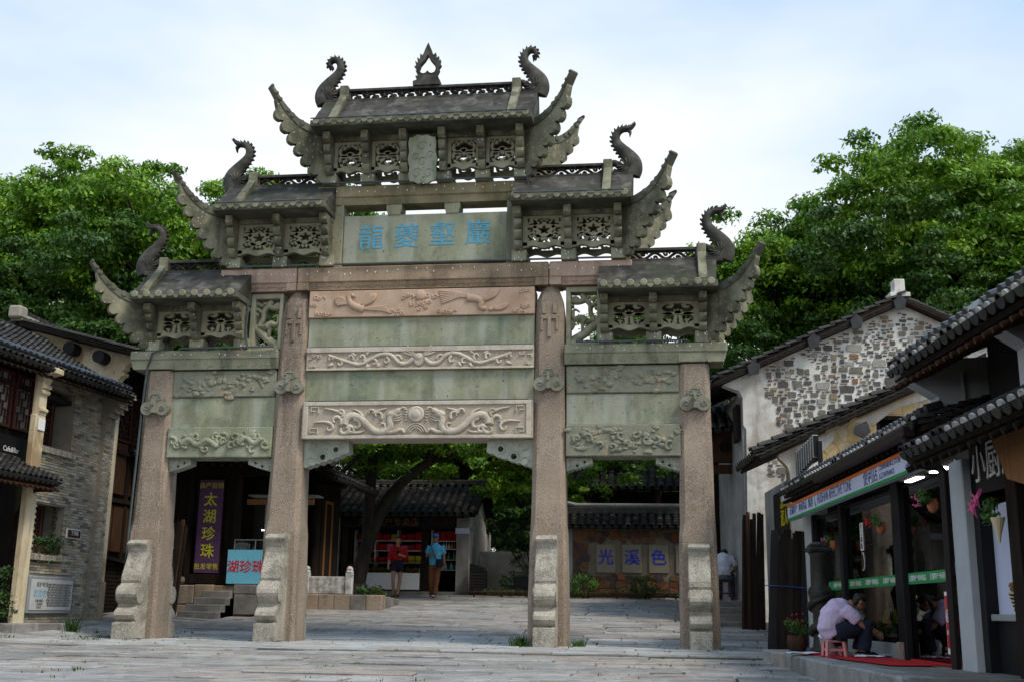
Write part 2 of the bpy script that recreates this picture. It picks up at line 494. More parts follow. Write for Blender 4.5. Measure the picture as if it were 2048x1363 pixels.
# drum stone: profile in (y, z), front towards -Y
dpro = [(0.05, 0), (-.60, 0), (-.60, .30), (-.555, .302)]
dpro += [(-.40 - .16 * math.sin(PI * t) - .02, .305 + .30 * t) for t in (.08, .25, .45, .65, .85, .97)]
dpro += [(-.435, .615)]
dpro += [(-.36 - .20 * math.sin(PI * t) ** .8, .625 + .40 * t) for t in (.06, .2, .35, .5, .65, .8, .94)]
dpro += [(-.385, 1.035), (-.40, 1.08), (-.385, 1.18), (-.335, 1.30), (-.275, 1.42), (-.235, 1.53), (-.225, 1.62), (-.245, 1.70),
         (-.29, 1.755), (-.30, 1.785), (-.25, 1.83), (-.14, 1.86), (0.05, 1.865)]
def drum_mesh(h):
    b = B(); k = h / 1.865
    b.plate([(p[0], p[1] * k) for p in dpro], (), -.185, .185)
    # raised drum disc on both cheeks
    for s in (-1, 1):
        b.lathe([(.19 * .9, 0), (.185 * .9, .016), (.15 * .9, .022)], 18, T(-.36, s * .184, .825 * k) @ RX(-s * PI / 2))
    bmesh.ops.bevel(b.bm, geom=[e for e in b.bm.edges if abs(e.verts[0].co.y) < .186 and abs(e.verts[0].co.y - e.verts[1].co.y) < 1e-5 and abs(e.verts[0].co.y) > .184], offset=.014, segments=2, affect='EDGES')
    return b.mesh('drum_stone', 'drum_stone')
dm_i, dm_o = drum_mesh(1.865), drum_mesh(1.74)
for x, h, wb, wt in ((-5.0, 4.94, .33, .265), (-2.42, 6.42, .345, .25), (2.41, 6.42, .335, .25), (5.0, 4.92, .33, .265)):
    p = pillar(x, h, wb, wt, h > 6)
    dm = dm_o if abs(x) > 4 else dm_i
    put('drum_stone', dm, p, T(x, GC - wb + .02, 0) @ RZ(PI / 2) @ S(1, 1, 1))
    put('drum_stone', dm, p, T(x, GC + wb - .02, 0) @ RZ(-PI / 2))
    # cloud shaped bolt stone
    zc = 4.62 if abs(x) < 4 else 4.24
    b = B(); k = 0.95
    lob = []
    for cx, cz, r, a0, a1 in ((0, .11, .15, -20, 200), (-.155, -.075, .135, 120, 330), (.155, -.075, .135, 210, 420)):
        lob.append([(cx + r * math.cos(math.radians(a0 + (a1 - a0) * i / 12)), cz + r * math.sin(math.radians(a0 + (a1 - a0) * i / 12))) for i in range(13)])
    b.plate([(q[0] * k, q[1] * k) for l in (lob[0], lob[1], lob[2]) for q in l], (), -.11, .02)
    for cx, cz, a in ((-.07, .12, 1), (.07, .12, -1), (-.16, -.08, 1), (.16, -.08, -1)):
        b.ribbon([(q[0] * k, q[1] * k) for q in spiral(cx, cz, .062, .012, 200 if a > 0 else -20, 200 - a * 420, 12)], .013, .016, None, False, 6, -.112)
    b.ribbon([(0, .2), (-.08, .19), (-.13, .12)], .012, .014, None, False, 6, -.112)
    b.ribbon([(0, .2), (.08, .19), (.13, .12)], .012, .014, None, False, 6, -.112)
    b.plate([(-.028, -.16), (.028, -.16), (.028, .06), (-.028, .06)], (), -.2, -.1)
    b.plate([(-.022, -.02), (.022, -.02), (.022, .1), (-.022, .1)], (), -.24, -.1)
    b.obj('cloud_bolt', 'bolt_stone', p, T(x, GC - wb + .035 + (wb - wt) * zc / h * .9, zc))
    if h > 6:                              # carved bracket motif near the top of the inner pillars
        b = B()
        yq = GC - wt - .012
        for dx, z0, z1 in ((-.10, 5.86, 6.06), (.10, 5.86, 6.06), (0, 5.42, 5.82)):
            b.box(x + dx - .033, x + dx + .033, yq - .04, yq + .06, z0, z1, .006)
        b.box(x - .16, x + .16, yq - .03, yq + .06, 5.76, 5.84, .006)
        for dx in (-.14, .14): b.box(x + dx - .02, x + dx + .02, yq - .03, yq + .06, 5.55, 5.76, .005)
        b.obj('carved_motif', 'granite', p)

def beam(name, x0, x1, z0, z1, mat, y0=0.0, y1=.6, bev=.015, cham=0.0):
    """stone beam; cham gives a carved sloping underside inset from the ends"""
    b = B(); n = max(2, int((x1 - x0) / .35)); bm = b.bm
    rnd = random.Random(int(x0 * 37 + z0 * 91))
    b.box(x0, x1, y0, y1, z0, z1, bev)
    return b.obj(name, mat, gate)

# main lintel, three stones, each with a carved sunk soffit band
for x0, x1, mt, cx0, cx1 in ((-3.94, -2.425, 'granite_pink', -3.36, -2.62), (-2.41, 2.385, 'granite_ochre', -2.18, 2.14), (2.40, 3.92, 'granite_pink', 2.62, 3.36)):
    b = B()
    zt, zm, zb = 6.865, 6.57, 6.42
    # stepped front outline so that the sunk band shows
    b.box(x0, x1, .04, .56, zm - .005, zt, .018)
    b.box(x0, cx0, .045, .555, zb, zm, .006); b.box(cx1, x1, .045, .555, zb, zm, .006)
    b.plate([(.10, zb - .0), (.50, zb - .0), (.53, zm), (.07, zm)], (), cx0 - .02, cx1 + .02, Matrix(((0, 1, 0, 0), (1, 0, 0, 0), (0, 0, 1, 0), (0, 0, 0, 1))))
    lt = b.obj('lintel', mt, gate)
    b = B(); n = int((cx1 - cx0) / .22)
    for i in range(n):
        xx = cx0 + (i + .5) * (cx1 - cx0) / n
        mm = T(xx, .083, (zb + zm) / 2)
        b.ribbon(spiral(0, 0, .085, .02, 0, 300, 9), .009, .012, mm)
    b.ribbon([(cx0 + .04, 0), (cx1 - .04, 0)], .007, .010, T(0, .085, (zb + zm) / 2 - .07))
    b.ribbon([(cx0 + .04, 0), (cx1 - .04, 0)], .006, .010, T(0, .083, (zb + zm) / 2))
    b.obj('carved_scroll', mt, lt)

# inscription panel with uprights
ip = B().box(-1.58, 1.58, .14, .44, 6.93, 7.905, .012).obj('inscription_panel', 'green_stone', gate)
for i, ch in enumerate('龍夔壑巖'):
    text('inscription_character', ch, .52, .006, 'blue_paint', ip, T(-1.03 + i * .69, .138, 7.43 + i * .012) @ FRONT, bold=0.0)
for x in (-1.70, 1.70):
    B().box(x - .115, x + .115, .08, .5, 6.87, 8.13, .012).obj('upright', 'cap_stone', gate)
for x in (-.60, .53):
    B().plate([(-.15, 8.12), (-.15, 8.03), (-.12, 7.90), (.12, 7.90), (.15, 8.03), (.15, 8.12)], (), .12, .46, T(x, 0, 0)).obj('spacer_block', 'cap_stone', gate)
b = B()
b.box(-2.12, 2.07, .04, .56, 8.25, 8.485, .02)
b.box(-2.12, -1.62, .05, .55, 8.10, 8.255, .01); b.box(1.60, 2.07, .05, .55, 8.10, 8.255, .01)
b.plate([(.10, 8.11), (.50, 8.11), (.53, 8.26), (.07, 8.26)], (), -1.62, 1.60, Matrix(((0, 1, 0, 0), (1, 0, 0, 0), (0, 0, 1, 0), (0, 0, 0, 1))))
b.obj('lintel', 'mossy_cap', gate, label='upper lintel stained with moss')
for s in (-1, 1): B().box(s * 2.1 - .26, s * 2.1 + .26, .0, .6, 8.2, 8.43, .03).obj('end_block', 'cap_stone', gate)

# centre bay: relief and plain panels
pan = {}
for nm, z0, z1, mt, y0 in (('relief_panel', 5.87, 6.385, 'carved_pink', .03), ('plain_panel', 5.29, 5.87, 'green_stone', .09),
                           ('relief_beam', 4.87, 5.29, 'carved_ground', .05), ('plain_panel', 4.262, 4.87, 'green_stone', .10),
                           ('relief_beam', 3.58, 4.262, 'carved_ground', -.02)):
    o = B().box(-2.145, 2.13, y0, .6 - y0, z0, z1, .01).obj(nm, mt, gate); pan[z0] = o
# moulded borders
b = B()
b.box(-2.14, 2.125, .015, .06, 5.20, 5.292, .008); b.box(-2.14, 2.125, .025, .06, 4.865, 4.90, .006)
b.obj('moulding', 'carved_beige', pan[4.87])
b = B()
b.box(-2.12, 2.10, -.05, -.01, 4.19, 4.264, .008); b.box(-2.12, 2.10, -.05, -.01, 3.58, 3.64, .008)
b.box(-2.12, -2.03, -.048, -.01, 3.64, 4.19, .006); b.box(2.01, 2.10, -.048, -.01, 3.64, 4.19, .006)
for s in (-1, 1):
    for z in (3.72, 4.11):
        b.ribbon([(s * 1.83, z - .05), (s * 1.83, z + .05), (s * 1.97, z + .05), (s * 1.97, z - .02), (s * 1.89, z - .02)], .014, .02, None, False, 4, -.035)
b.obj('moulding', 'carved_beige', pan[3.58])

def scrollwork(b, segs, y, w0, d, m=None):
    for pts, wa, wb_ in segs:
        p = smooth2(pts, 2) if len(pts) < 9 else pts
        b.ribbon(p, taper(len(p), wa * w0, wb_ * w0), d, m, False, 6, y)

# phoenix relief (two birds, sun in clouds)
b = B()
def feather_fan(b, x, z, a0, a1, n, L, y, w=.02, bend=.3):
    for i in range(n):
        a = math.radians(a0 + (a1 - a0) * i / max(1, n - 1)); l = L * (.75 + .25 * math.sin(PI * (i + .5) / n))
        pts = [(x + l * t * math.cos(a + bend * t), z + l * t * math.sin(a + bend * t)) for t in (0, .3, .6, .85, 1)]
        b.ribbon(pts, [w * .7, w, w * 1.15, w, w * .4], .03, None, False, 6, y)
def cloud(b, x, z, s, y, n=5):
    rnd = random.Random(int(x * 77 + z * 13))
    for i in range(n):
        cx = x + (i - n / 2 + .5) * s * .8; cz = z + rnd.uniform(-.3, .3) * s
        b.ribbon(spiral(cx, cz, s * .55, s * .12, rnd.uniform(0, 360), rnd.uniform(360, 640), 10), s * .2, .022, None, False, 6, y)
yb = .025
for s, x in ((1, -1.25), (-1, 1.18)):
    b = B()
    body = [(x - s * .12, 6.28), (x - s * .13, 6.2), (x - s * .08, 6.11), (x + s * .03, 6.05), (x + s * .17, 6.02)] if s > 0 else \
           [(x + .06, 5.98), (x - .06, 6.0), (x - .02, 6.12), (x - .14, 6.18), (x - .3, 6.2)]
    b.ribbon(smooth2(body), taper(len(smooth2(body)), .045, .085), .045, None, False, 8, yb)
    hx, hz = (x - .06, 6.285) if s > 0 else (x + .14, 5.965)
    b.blob((hx, yb, hz), (.05, .04, .045), 1, .05)
    b.ribbon([(hx, hz), (hx + .07, hz - .03)], [.025, .004], .02, None, False, 6, yb)
    if s > 0:
        feather_fan(b, x - .12, 6.12, 128, 170, 6, .30, yb, .03); feather_fan(b, x + .1, 6.08, 8, 30, 6, .38, yb, .03)
        for k in range(6): b.ribbon(smooth2([(x + .15, 6.02 + k * .004), (x + .34, 5.99 + k * .012), (x + .52, 6.04 + k * .014 - .05), (x + .68 - k * .02, 5.93 + k * .03)]), .017, .02, None, False, 6, yb)
    else:
        feather_fan(b, x - .05, 6.13, 5, 24, 6, .40, yb, .03); feather_fan(b, x + .18, 5.97, -10, 8, 5, .3, yb, .03)
        for k in range(7): b.ribbon(smooth2([(x - .28, 6.2 + k * .008), (x - .45, 6.22 + k * .012), (x - .6, 6.16 + k * .026), (x - .78 - k * .01, 6.1 + k * .04)]), .017, .02, None, False, 6, yb)
    b.obj('phoenix_relief', 'carved_pink', pan[5.87], smooth=True)
b = B()
b.lathe([(.1, 0), (.1, .03), (.07, .045)], 20, T(.0, yb + .02, 6.26) @ RX(PI / 2))
for x, z, q, n in ((0.0, 6.12, .10, 5), (-.22, 6.24, .09, 4), (.24, 6.25, .09, 4), (0.05, 6.02, .08, 3), (-1.95, 6.24, .09, 3), (-1.85, 5.95, .08, 5), (-.45, 5.95, .09, 4), (1.95, 6.3, .08, 3), (1.95, 6.02, .08, 3), (.5, 5.93, .07, 6), (1.85, 5.92, .07, 4), (-2.05, 6.1, .08, 2)):
    cloud(b, x, z, q, yb + .01, n)
b.obj('cloud_relief', 'carved_pink', pan[5.87], smooth=True)['kind'] = 'stuff'

# scroll relief of the middle beam
b = B(); yb = .045; zc = 5.05
for s in (-1, 1):
    seg = []
    main = [(s * .1, zc + .02), (s * .22, zc - .09), (s * .38, zc - .07), (s * .5, zc + .09), (s * .7, zc + .12), (s * .9, zc + .02), (s * 1.1, zc - .1), (s * 1.28, zc - .05), (s * 1.5, zc + .02), (s * 1.72, zc + .1)]
    p = smooth2(main, 2); b.ribbon(p, taper(len(p), .05, .03), .035, None, False, 6, yb)
    for cx, cz, r, a0, a1 in ((.42, zc + .02, .09, 200, -60), (.62, zc - .02, .07, 90, 380), (.85, zc - .05, .075, 60, 330), (1.08, zc + .05, .075, 250, -20), (1.3, zc + .05, .07, 240, -40), (1.5, zc - .05, .065, 100, 400), (1.68, zc + .03, .06, 200, -80)):
        q = spiral(s * cx, cz, r, .015, a0 if s > 0 else 180 - a0, a1 if s > 0 else 180 - a1, 12)
        b.ribbon(q, taper(12, .03, .018), .03, None, False, 6, yb)
    for cx, cz, a in ((.55, zc + .1, 30), (.75, zc - .06, -70), (.95, zc - .08, -60), (1.2, zc + .08, 40), (1.0, zc + .09, 120), (1.62, zc - .06, -30)):
        aa = math.radians(a if s > 0 else 180 - a)
        b.ribbon([(s * cx, cz), (s * cx + .06 * math.cos(aa), cz + .06 * math.sin(aa)), (s * cx + .13 * math.cos(aa), cz + .1 * math.sin(aa))], [.03, .035, .005], .028, None, False, 6, yb)
    cloud(b, s * 1.98, zc + .07, .07, yb, 4); cloud(b, s * 2.03, zc - .1, .06, yb, 2)
feather_fan(b, 0, zc + .01, 200, 340, 9, .14, yb, .018, 0); feather_fan(b, .03, zc + .06, 5, 35, 3, .32, yb, .02, .2); feather_fan(b, -.03, zc + .06, 175, 145, 3, .32, yb, .02, -.2)
b.blob((0, yb, zc + .05), (.1, .05, .08), 2, .02)
b.obj('scroll_relief', 'carved_beige', pan[4.87], smooth=True)

# dragon relief of the lower beam
b = B(); yb = -.03; zc = 3.9
b.lathe([(.15, 0), (.15, .035), (.125, .055), (.11, .045), (.075, .07), (.03, .075)], 26, T(0, yb + .02, 4.02) @ RX(PI / 2))
for r in (.19, .15, .11): b.ribbon(spiral(0, 3.66, r, r, 10, 170, 14), .012, .02, None, False, 6, yb)
for i in range(5):
    for s in (-1, 1): b.ribbon([(s * .17, 4.1 - i * .045), (s * (.24 - i * .008), 4.12 - i * .055)], [.018, .004], .02, None, False, 6, yb)
for s in (-1, 1):
    body = [(s * .30, 4.1), (s * .42, 4.04), (s * .5, 3.93), (s * .45, 3.8), (s * .55, 3.7), (s * .75, 3.7), (s * .88, 3.8), (s * 1.02, 3.95), (s * 1.18, 4.02), (s * 1.3, 3.96), (s * 1.33, 3.84)]
    p = smooth2(body, 2); b.ribbon(p, taper(len(p), .055, .075), .045, None, False, 8, yb)
    leg = [(s * .6, 3.72), (s * .4, 3.68), (s * .27, 3.76), (s * .2, 3.68)]
    p = smooth2(leg); b.ribbon(p, taper(len(p), .05, .03), .04, None, False, 6, yb)
    # head with open jaw and horn
    b.blob((s * .44, yb, 4.02), (.11, .05, .075), 2, .05)
    for z1, z2 in ((3.95, 3.98), (3.91, 3.93), (3.99, 4.03)): b.ribbon([(s * .52, z1), (s * .36, z1 - .01), (s * .27, z2)], [.02, .02, .006], .03, None, False, 6, yb)
    b.ribbon(smooth2([(s * .36, 4.06), (s * .30, 4.12), (s * .24, 4.15), (s * .2, 4.13)]), .018, .02, None, False, 6, yb)
    for cx, cz, r, a0, a1, w in ((.72, 4.0, .1, 230, -40, .035), (.85, 4.05, .09, 200, -30, .03), (1.12, 3.82, .12, 70, 330, .045), (1.35, 3.75, .13, 140, 400, .05), (1.2, 3.72, .1, 20, 290, .04), (1.5, 3.9, .13, 220, -60, .045), (1.42, 4.06, .09, 250, 0, .03), (1.62, 3.78, .09, 120, 380, .035), (.62, 3.82, .08, 300, 40, .03)):
        q = spiral(s * cx, cz, r, .02, a0 if s > 0 else 180 - a0, a1 if s > 0 else 180 - a1, 13)
        b.ribbon(q, taper(13, w, w * .5), .035, None, False, 6, yb)
    for q in ([(1.35, 4.02), (1.5, 4.1), (1.72, 4.14)], [(1.55, 3.85), (1.7, 3.9), (1.9, 3.88)], [(.8, 4.05), (.68, 4.1), (.55, 4.13)], [(1.0, 3.98), (1.06, 4.08), (1.18, 4.12)], [(1.25, 3.7), (1.05, 3.68), (.95, 3.72)]):
        q = smooth2([(s * a, c) for a, c in q]); b.ribbon(q, taper(len(q), .045, .008), .03, None, False, 6, yb)
b.obj('dragon_relief', 'carved_beige', pan[3.58], smooth=True)

# side bays
def worn_lumps(b, x0, x1, z0, z1, y, n, seed, kind):
    rnd = random.Random(seed)
    for i in range(n):
        x = x0 + (x1 - x0) * (i + .5) / n + rnd.uniform(-.03, .03); z = rnd.uniform(z0 + .1, z1 - .1)
        if kind == 'scroll':
            a = rnd.uniform(0, 360); q = spiral(x, z, rnd.uniform(.07, .11), .015, a, a + rnd.choice((-1, 1)) * rnd.uniform(260, 420), 11)
            b.ribbon(q, taper(11, .036, .02), .032, None, False, 6, y)
        else:
            
            for _ in range(4): b.blob((x + rnd.uniform(-.1, .1), y, z + rnd.uniform(-.12, .12)), (rnd.uniform(.03, .09), rnd.uniform(.012, .03), rnd.uniform(.025, .06)), 2, .22)
for s in (-1, 1):
    xa, xb = (2.715, 4.735)
    X0, X1 = (xa, xb) if s > 0 else (-xb, -xa)
    o = B().box(X0, X1, .08, .52, 4.395, 4.90, .02).obj('relief_panel', 'worn_relief', gate)
    b = B(); worn_lumps(b, X0 + .1, X1 - .1, 4.4, 4.9, .085, 16, 5 + s, 'lump'); b.obj('worn_relief', 'worn_relief', o, smooth=True)
    B().box(X0, X1, .11, .49, 3.825, 4.39, .012).obj('plain_panel', 'green_stone', gate)
    o = B().box(X0, X1, .02, .58, 3.255, 3.82, .015).obj('relief_panel', 'green_stone' if s < 0 else 'worn_relief', gate)
    b = B()
    if s < 0:
        worn_lumps(b, X0 + .08, X1 - .08, 3.27, 3.8, .015, 17, 3, 'scroll')
        worn_lumps(b, X0 + .1, X1 - .1, 3.3, 3.75, .015, 10, 9, 'scroll')
        p = smooth2([(-4.45, 3.5), (-4.3, 3.62), (-4.15, 3.45), (-3.95, 3.6), (-3.75, 3.45)]); b.ribbon(p, .06, .045, None, False, 8, .01)
        p = smooth2([(-3.35, 3.5), (-3.2, 3.65), (-3.05, 3.48), (-2.9, 3.6)]); b.ribbon(p, .055, .045, None, False, 8, .01)
        feather_fan(b, -3.2, 3.6, 20, 80, 6, .2, .01); feather_fan(b, -4.2, 3.55, 100, 170, 6, .2, .01)
    else:
        worn_lumps(b, X0 + .08, X1 - .08, 3.27, 3.8, .02, 15, 21, 'lump'); worn_lumps(b, X0 + .1, X1 - .1, 3.3, 3.75, .015, 9, 12, 'scroll')
    b.obj('beast_relief', 'green_stone' if s < 0 else 'worn_relief', o, smooth=True)
    # cap lintel with scalloped underside band
    Xa, Xb = (2.69, 5.59) if s > 0 else (-5.59, -2.69)
    b = B(); b.box(Xa, Xb, -.03, .63, 5.10, 5.275, .018)
    i0, i1 = (2.69, 4.73) if s > 0 else (-4.73, -2.69)
    b.box(4.72 if s > 0 else -5.22, 5.22 if s > 0 else -4.72, -.01, .61, 4.925, 5.105, .01)
    b.plate([(.03, 4.92), (.57, 4.92), (.61, 5.11), (-.01, 5.11)], (), i0, i1 + .0, Matrix(((0, 1, 0, 0), (1, 0, 0, 0), (0, 0, 1, 0), (0, 0, 0, 1))))
    b.plate([(-.14, 4.93), (.14, 4.93), (.2, 5.11), (-.2, 5.11)], (), .0, .6, T(s * 5.38, 0, 0))
    cl = b.obj('cap_lintel', 'cap_stone', gate)
    b = B()
    for i in range(7):
        xx = i0 + (i + .5) * (i1 - i0) / 7
        b.ribbon(spiral(xx, 5.0, .10, .10, 20, 160, 8), .010, .012, None, False, 6, .008); b.ribbon(spiral(xx, 5.0, .06, .015, 0, 330, 9), .009, .012, None, False, 6, .012)
    b.obj('carved_scroll', 'cap_stone', cl)
    # corner brackets below the side panels and the main beam
    for xq, dx, w, h, zt in ((s * 2.715, s, .47, .24, 3.25), (s * 4.715, -s, .42, .24, 3.25), (s * 2.13, -s, .86, .5, 3.575)):
        pts = [(0, 0), (w * .97, 0)]
        n = 7
        for i in range(n + 1):
            t = i / n; cx = w * (1 - t) ** 1.0; cz = -h * (.42 + .58 * t ** .85)
            pts.append((cx + .0, cz - .0 + (0.03 * h if i % 2 else 0)))
            if i < n: pts.append((cx - w / n * .5, cz - h * .075))
        def hole(cx, cz, r): return [(cx + r * math.cos(2 * PI * k / 12), cz + r * math.sin(2 * PI * k / 12)) for k in range(12)]
        hs = [hole(w * .42, -h * .60, h * .11), hole(w * .70, -h * .33, h * .105)]
        mm = T(xq, 0, zt) @ S(dx, 1, 1)
        b = B(); b.plate(pts, hs, .16, .44, mm)
        for cx, cz, r in ((.42, -.60, .19), (.70, -.33, .19), (.2, -.25, .14), (.18, -.75, .14), (.5, -.2, .12), (.87, -.16, .1)):
            b.ribbon([(w * cx + h * r * math.cos(t), h * cz + h * r * math.sin(t)) for t in [i * .5 for i in range(11)]], h * .022, .012, mm, False, 6, .156)
        b.obj('corner_bracket', 'bracket_pale', gate)
    # pierced crane and pine panel beside the inner pillar
    x0, x1 = (2.70, 3.34) if s > 0 else (-3.34, -2.70)
    b = B(); z0, z1 = 5.30, 6.40
    b.box(x0, x0 + .09, .16, .44, z0, z1, .008); b.box(x1 - .07, x1, .16, .44, z0, z1, .008)
    b.box(x0 + .09, x1 - .07, .16, .44, z1 - .1, z1, .008); b.box(x0 + .09, x1 - .07, .16, .44, z0, z0 + .09, .008)
    fr = b.obj('pierced_panel', 'lattice_stone', gate)
    b = B(); L = lambda u, v: (x0 + .06 + (x1 - x0 - .1) * (u if s > 0 else 1 - u), z0 + .06 + (z1 - z0 - .13) * v)
    for pts, w in (([(0, .02), (.25, .1), (.5, .18), (.75, .32), (1, .42)], .085), ([(.75, .3), (.85, .45), (.7, .58), (.72, .75), (.55, .85), (.4, .95)], .05), ([(.72, .7), (.9, .78), (1, .8)], .04),
                   ([(.55, .85), (.3, .8), (.05, .82)], .055), ([(.05, .82), (.12, .88), (.3, .84)], .05), ([(0, .3), (.08, .36), (.06, .45)], .07), ([(.0, .52), (.06, .56), (.1, .5)], .05)):
        p = smooth2([L(*q) for q in pts]); b.ribbon(p, w, .08, None, False, 6, .3)
    p = smooth2([L(.12, .62), L(.1, .5), L(.2, .45), L(.4, .5), L(.55, .42)]); b.ribbon(p, taper(len(p), .03, .075), .09, None, False, 8, .27)
    p = smooth2([L(.12, .62), L(.2, .66), L(.34, .6)]); b.ribbon(p, taper(len(p), .03, .012), .05, None, False, 6, .27)
    for dx in (.40, .46): b.ribbon([L(dx, .42), L(dx + .02, .2)], .018, .04, None, False, 6, .27)
    for k in range(5): b.ribbon([L(.35 + .05 * k, .46), L(.6 + .06 * k, .36 + .015 * k)], [.025, .015], .05, None, False, 6, .26)
    for u, v in ((.2, .88), (.35, .82), (.5, .92), (.65, .9), (.8, .86), (.92, .9), (.95, .68), (.06, .72)): b.blob((L(u, v)[0], .3, L(u, v)[1]), (.06, .08, .05), 1, .2)
    b.obj('crane_and_pine', 'lattice_stone', fr, smooth=True)

# ---- roofs, lattice boxes, fretwork and finials
def rib(b, pts, w, d, m=None, closed=False):
    w = [q * 1.5 for q in w] if hasattr(w, '__len__') else w * 1.5
    b.ribbon(pts, w, d * 1.2, m, closed, 4)
def lat_lotus(b):
    for s in (-1, 1):
        f = (lambda p: p) if s > 0 else flip
        rib(b, f([(.06, -.02), (.13, .0)] + spiral(.27, .02 + .21, .22, .2, 262, 450, 12) + spiral(.24, .33, .115, .03, 90, 330, 8)), .055, .5)
        rib(b, f([(.1, .03)] + spiral(.27, -.2, .21, .19, 110, -90, 12) + spiral(.27, -.30, .09, .03, 270, 60, 7)), .05, .5)
        rib(b, f([(.05, -.05), (.07, -.2), (.08, -.3)] + spiral(.13, -.33, .07, .02, 180, 420, 7)), .042, .5)
    for a in (90, 55, 125, 15, 165): 
        t = math.radians(a); rib(b, [(0, .0), (.09 * math.cos(t), .09 * math.sin(t)), (.19 * math.cos(t), .19 * math.sin(t))], [.03, .06, .008], .6)
def lat_star(b):
    n = 40
    rib(b, [((.215 + .035 * math.cos(5 * t)) * math.sin(t), .02 + (.215 + .035 * math.cos(5 * t)) * math.cos(t)) for t in [2 * PI * k / n for k in range(n)]], .062, .5, None, True)
    for a in range(5):
        t = 2 * PI * (a + .5) / 5; b.blob((.13 * math.sin(t), 0, .02 + .13 * math.cos(t)), (.055, .45, .055), 1, 0)
    for s in (-1, 1):
        f = (lambda p: p) if s > 0 else flip
        for pts in ([(.1, .22), (.14, .3)] + spiral(.28, .34, .12, .03, 180, -90, 9), [(.2, .1), (.3, .16)] + spiral(.38, .22, .08, .02, 250, 500, 8),
                    [(.22, -.02), (.3, -.1)] + spiral(.38, -.05, .08, .02, 230, 470, 8), [(.13, -.16), (.2, -.22)] + spiral(.3, -.2, .08, .02, 200, -80, 8),
                    [(.02, -.34), (.12, -.2), (.2, -.38)] + spiral(.38, -.34, .09, .02, 200, 430, 8), [(0, .38), (.08, .3), (.16, .38)]):
            rib(b, f(pts), .045, .5)
def lat_bat(b):
    for s in (-1, 1):
        f = (lambda p: p) if s > 0 else flip
        for pts in ([(.0, -.0), (.12, .02)] + spiral(.22, .17, .16, .14, 250, 420, 9) + spiral(.24, .33, .1, .03, 60, 330, 8),
                    [(.05, -.02), (.2, -.02)] + spiral(.25, -.13, .12, .11, 80, -80, 9) + spiral(.17, -.13, .05, .02, 300, 120, 5),
                    [(.3, -.2), (.3, -.32), (.2, -.41), (.07, -.4)] + spiral(.08, -.33, .06, .02, 260, 60, 6),
                    [(.3, .36), (.38, .41), (.42, .33)], [(0, .42), (.1, .36), (.2, .42)]):
            rib(b, f(pts), .045, .5)
    for a in (90, 60, 120, 35, 145): 
        t = math.radians(a); rib(b, [(0, .0), (.09 * math.cos(t), .09 * math.sin(t)), (.16 * math.cos(t), .16 * math.sin(t))], [.03, .05, .008], .6)
    b.blob((0, 0, -.05), (.11, .5, .09), 1, 0)
def lattice(kind, w, h):
    """frame with a wavy apron; centre at origin"""
    b = B(); fw, ft = w * .13, h * .10
    W, H = w / 2, h / 2
    b.box(-W, -W + fw, -.05, .05, -H, H, .004); b.box(W - fw, W, -.05, .05, -H, H, .004); b.box(-W + fw, W - fw, -.05, .05, H - ft, H, .004)
    ap = [(-W, -H + h * .12), (W, -H + h * .12)] + [(W - w * i / 14, -H - .02 - .028 * math.cos(2 * PI * i / 7)) for i in range(15)]
    b.plate(ap, (), -.05, .05)
    sc = S((w - 2 * fw) / .86, .085, (h * .80) / .86); mm = T(0, 0, h * .015) @ sc
    old = b.ribbon
    q = B(); {'lotus': lat_lotus, 'star': lat_star, 'bat': lat_bat}[kind](q)
    me = q.mesh('x', 'lattice_stone'); me.transform(mm); b.bm.from_mesh(me); bpy.data.meshes.remove(me)
    return b.mesh('lattice_panel', 'lattice_stone')

def bracket_mesh(h, dt=.40, db=.12, th=.135):
    """scalloped bracket, profile in (y, z): y towards -Y"""
    pts = [(.06, 0), (-db, 0)]
    n = 4
    for i in range(n):
        z0 = h * (i / n); z1 = h * ((i + 1) / n); y0 = -(db + (dt - db) * (i / n) ** 1.1); y1 = -(db + (dt - db) * ((i + 1) / n) ** 1.1)
        if i < n - 1:
            for t in (.1, .3, .5, .7, .88): pts.append((y0 - .055 * math.sin(PI * t) + (y1 - y0) * t * .6, z0 + (z1 - z0) * t))
            pts.append((y1 * .55 + y0 * .45 + .015, z1 - .012))
        else:
            pts += [(y0 - .03, z0 + .01), (y1 - .02, z0 + (z1 - z0) * .25), (y1 - .02, z1)]
    pts.append((.06, h))
    b = B(); b.plate(pts, (), -th / 2, th / 2, RZ(PI / 2) @ S(1, 1, 1))
    return b.mesh('bracket', 'olive_stone')
def wing_mesh(R, H):
    """corner wing: outline in (r, z), scalloped lower edge"""
    pts = [(-.1, 0), (.12, -.0)]
    n = 7
    for i in range(n):
        t0, t1 = i / n, (i + 1) / n
        f = lambda t: (.12 + (R - .14) * t ** .92, (H * .80) * t ** 1.25)
        a, c = f(t0), f(t1); nx, nz = (c[1] - a[1]), -(c[0] - a[0]); l = math.hypot(nx, nz); nx /= l; nz /= l
        for t in (.12, .3, .5, .72, .92): k = .085 * math.sin(PI * min(1, t * 1.05)) ** .8; pts.append((a[0] + (c[0] - a[0]) * t + nx * k, a[1] + (c[1] - a[1]) * t + nz * k))
        pts.append((c[0] - .03, c[1] + .028))
    pts += [(R - .01, H * .92), (R - .03, H * .99), (R * .72, H * .80), (R * .45, H * .665), (R * .2, H * .59), (-.1, H * .575)]
    b = B(); b.plate(pts, (), -.07, .07)
    return b.mesh('corner_wing', 'olive_stone')

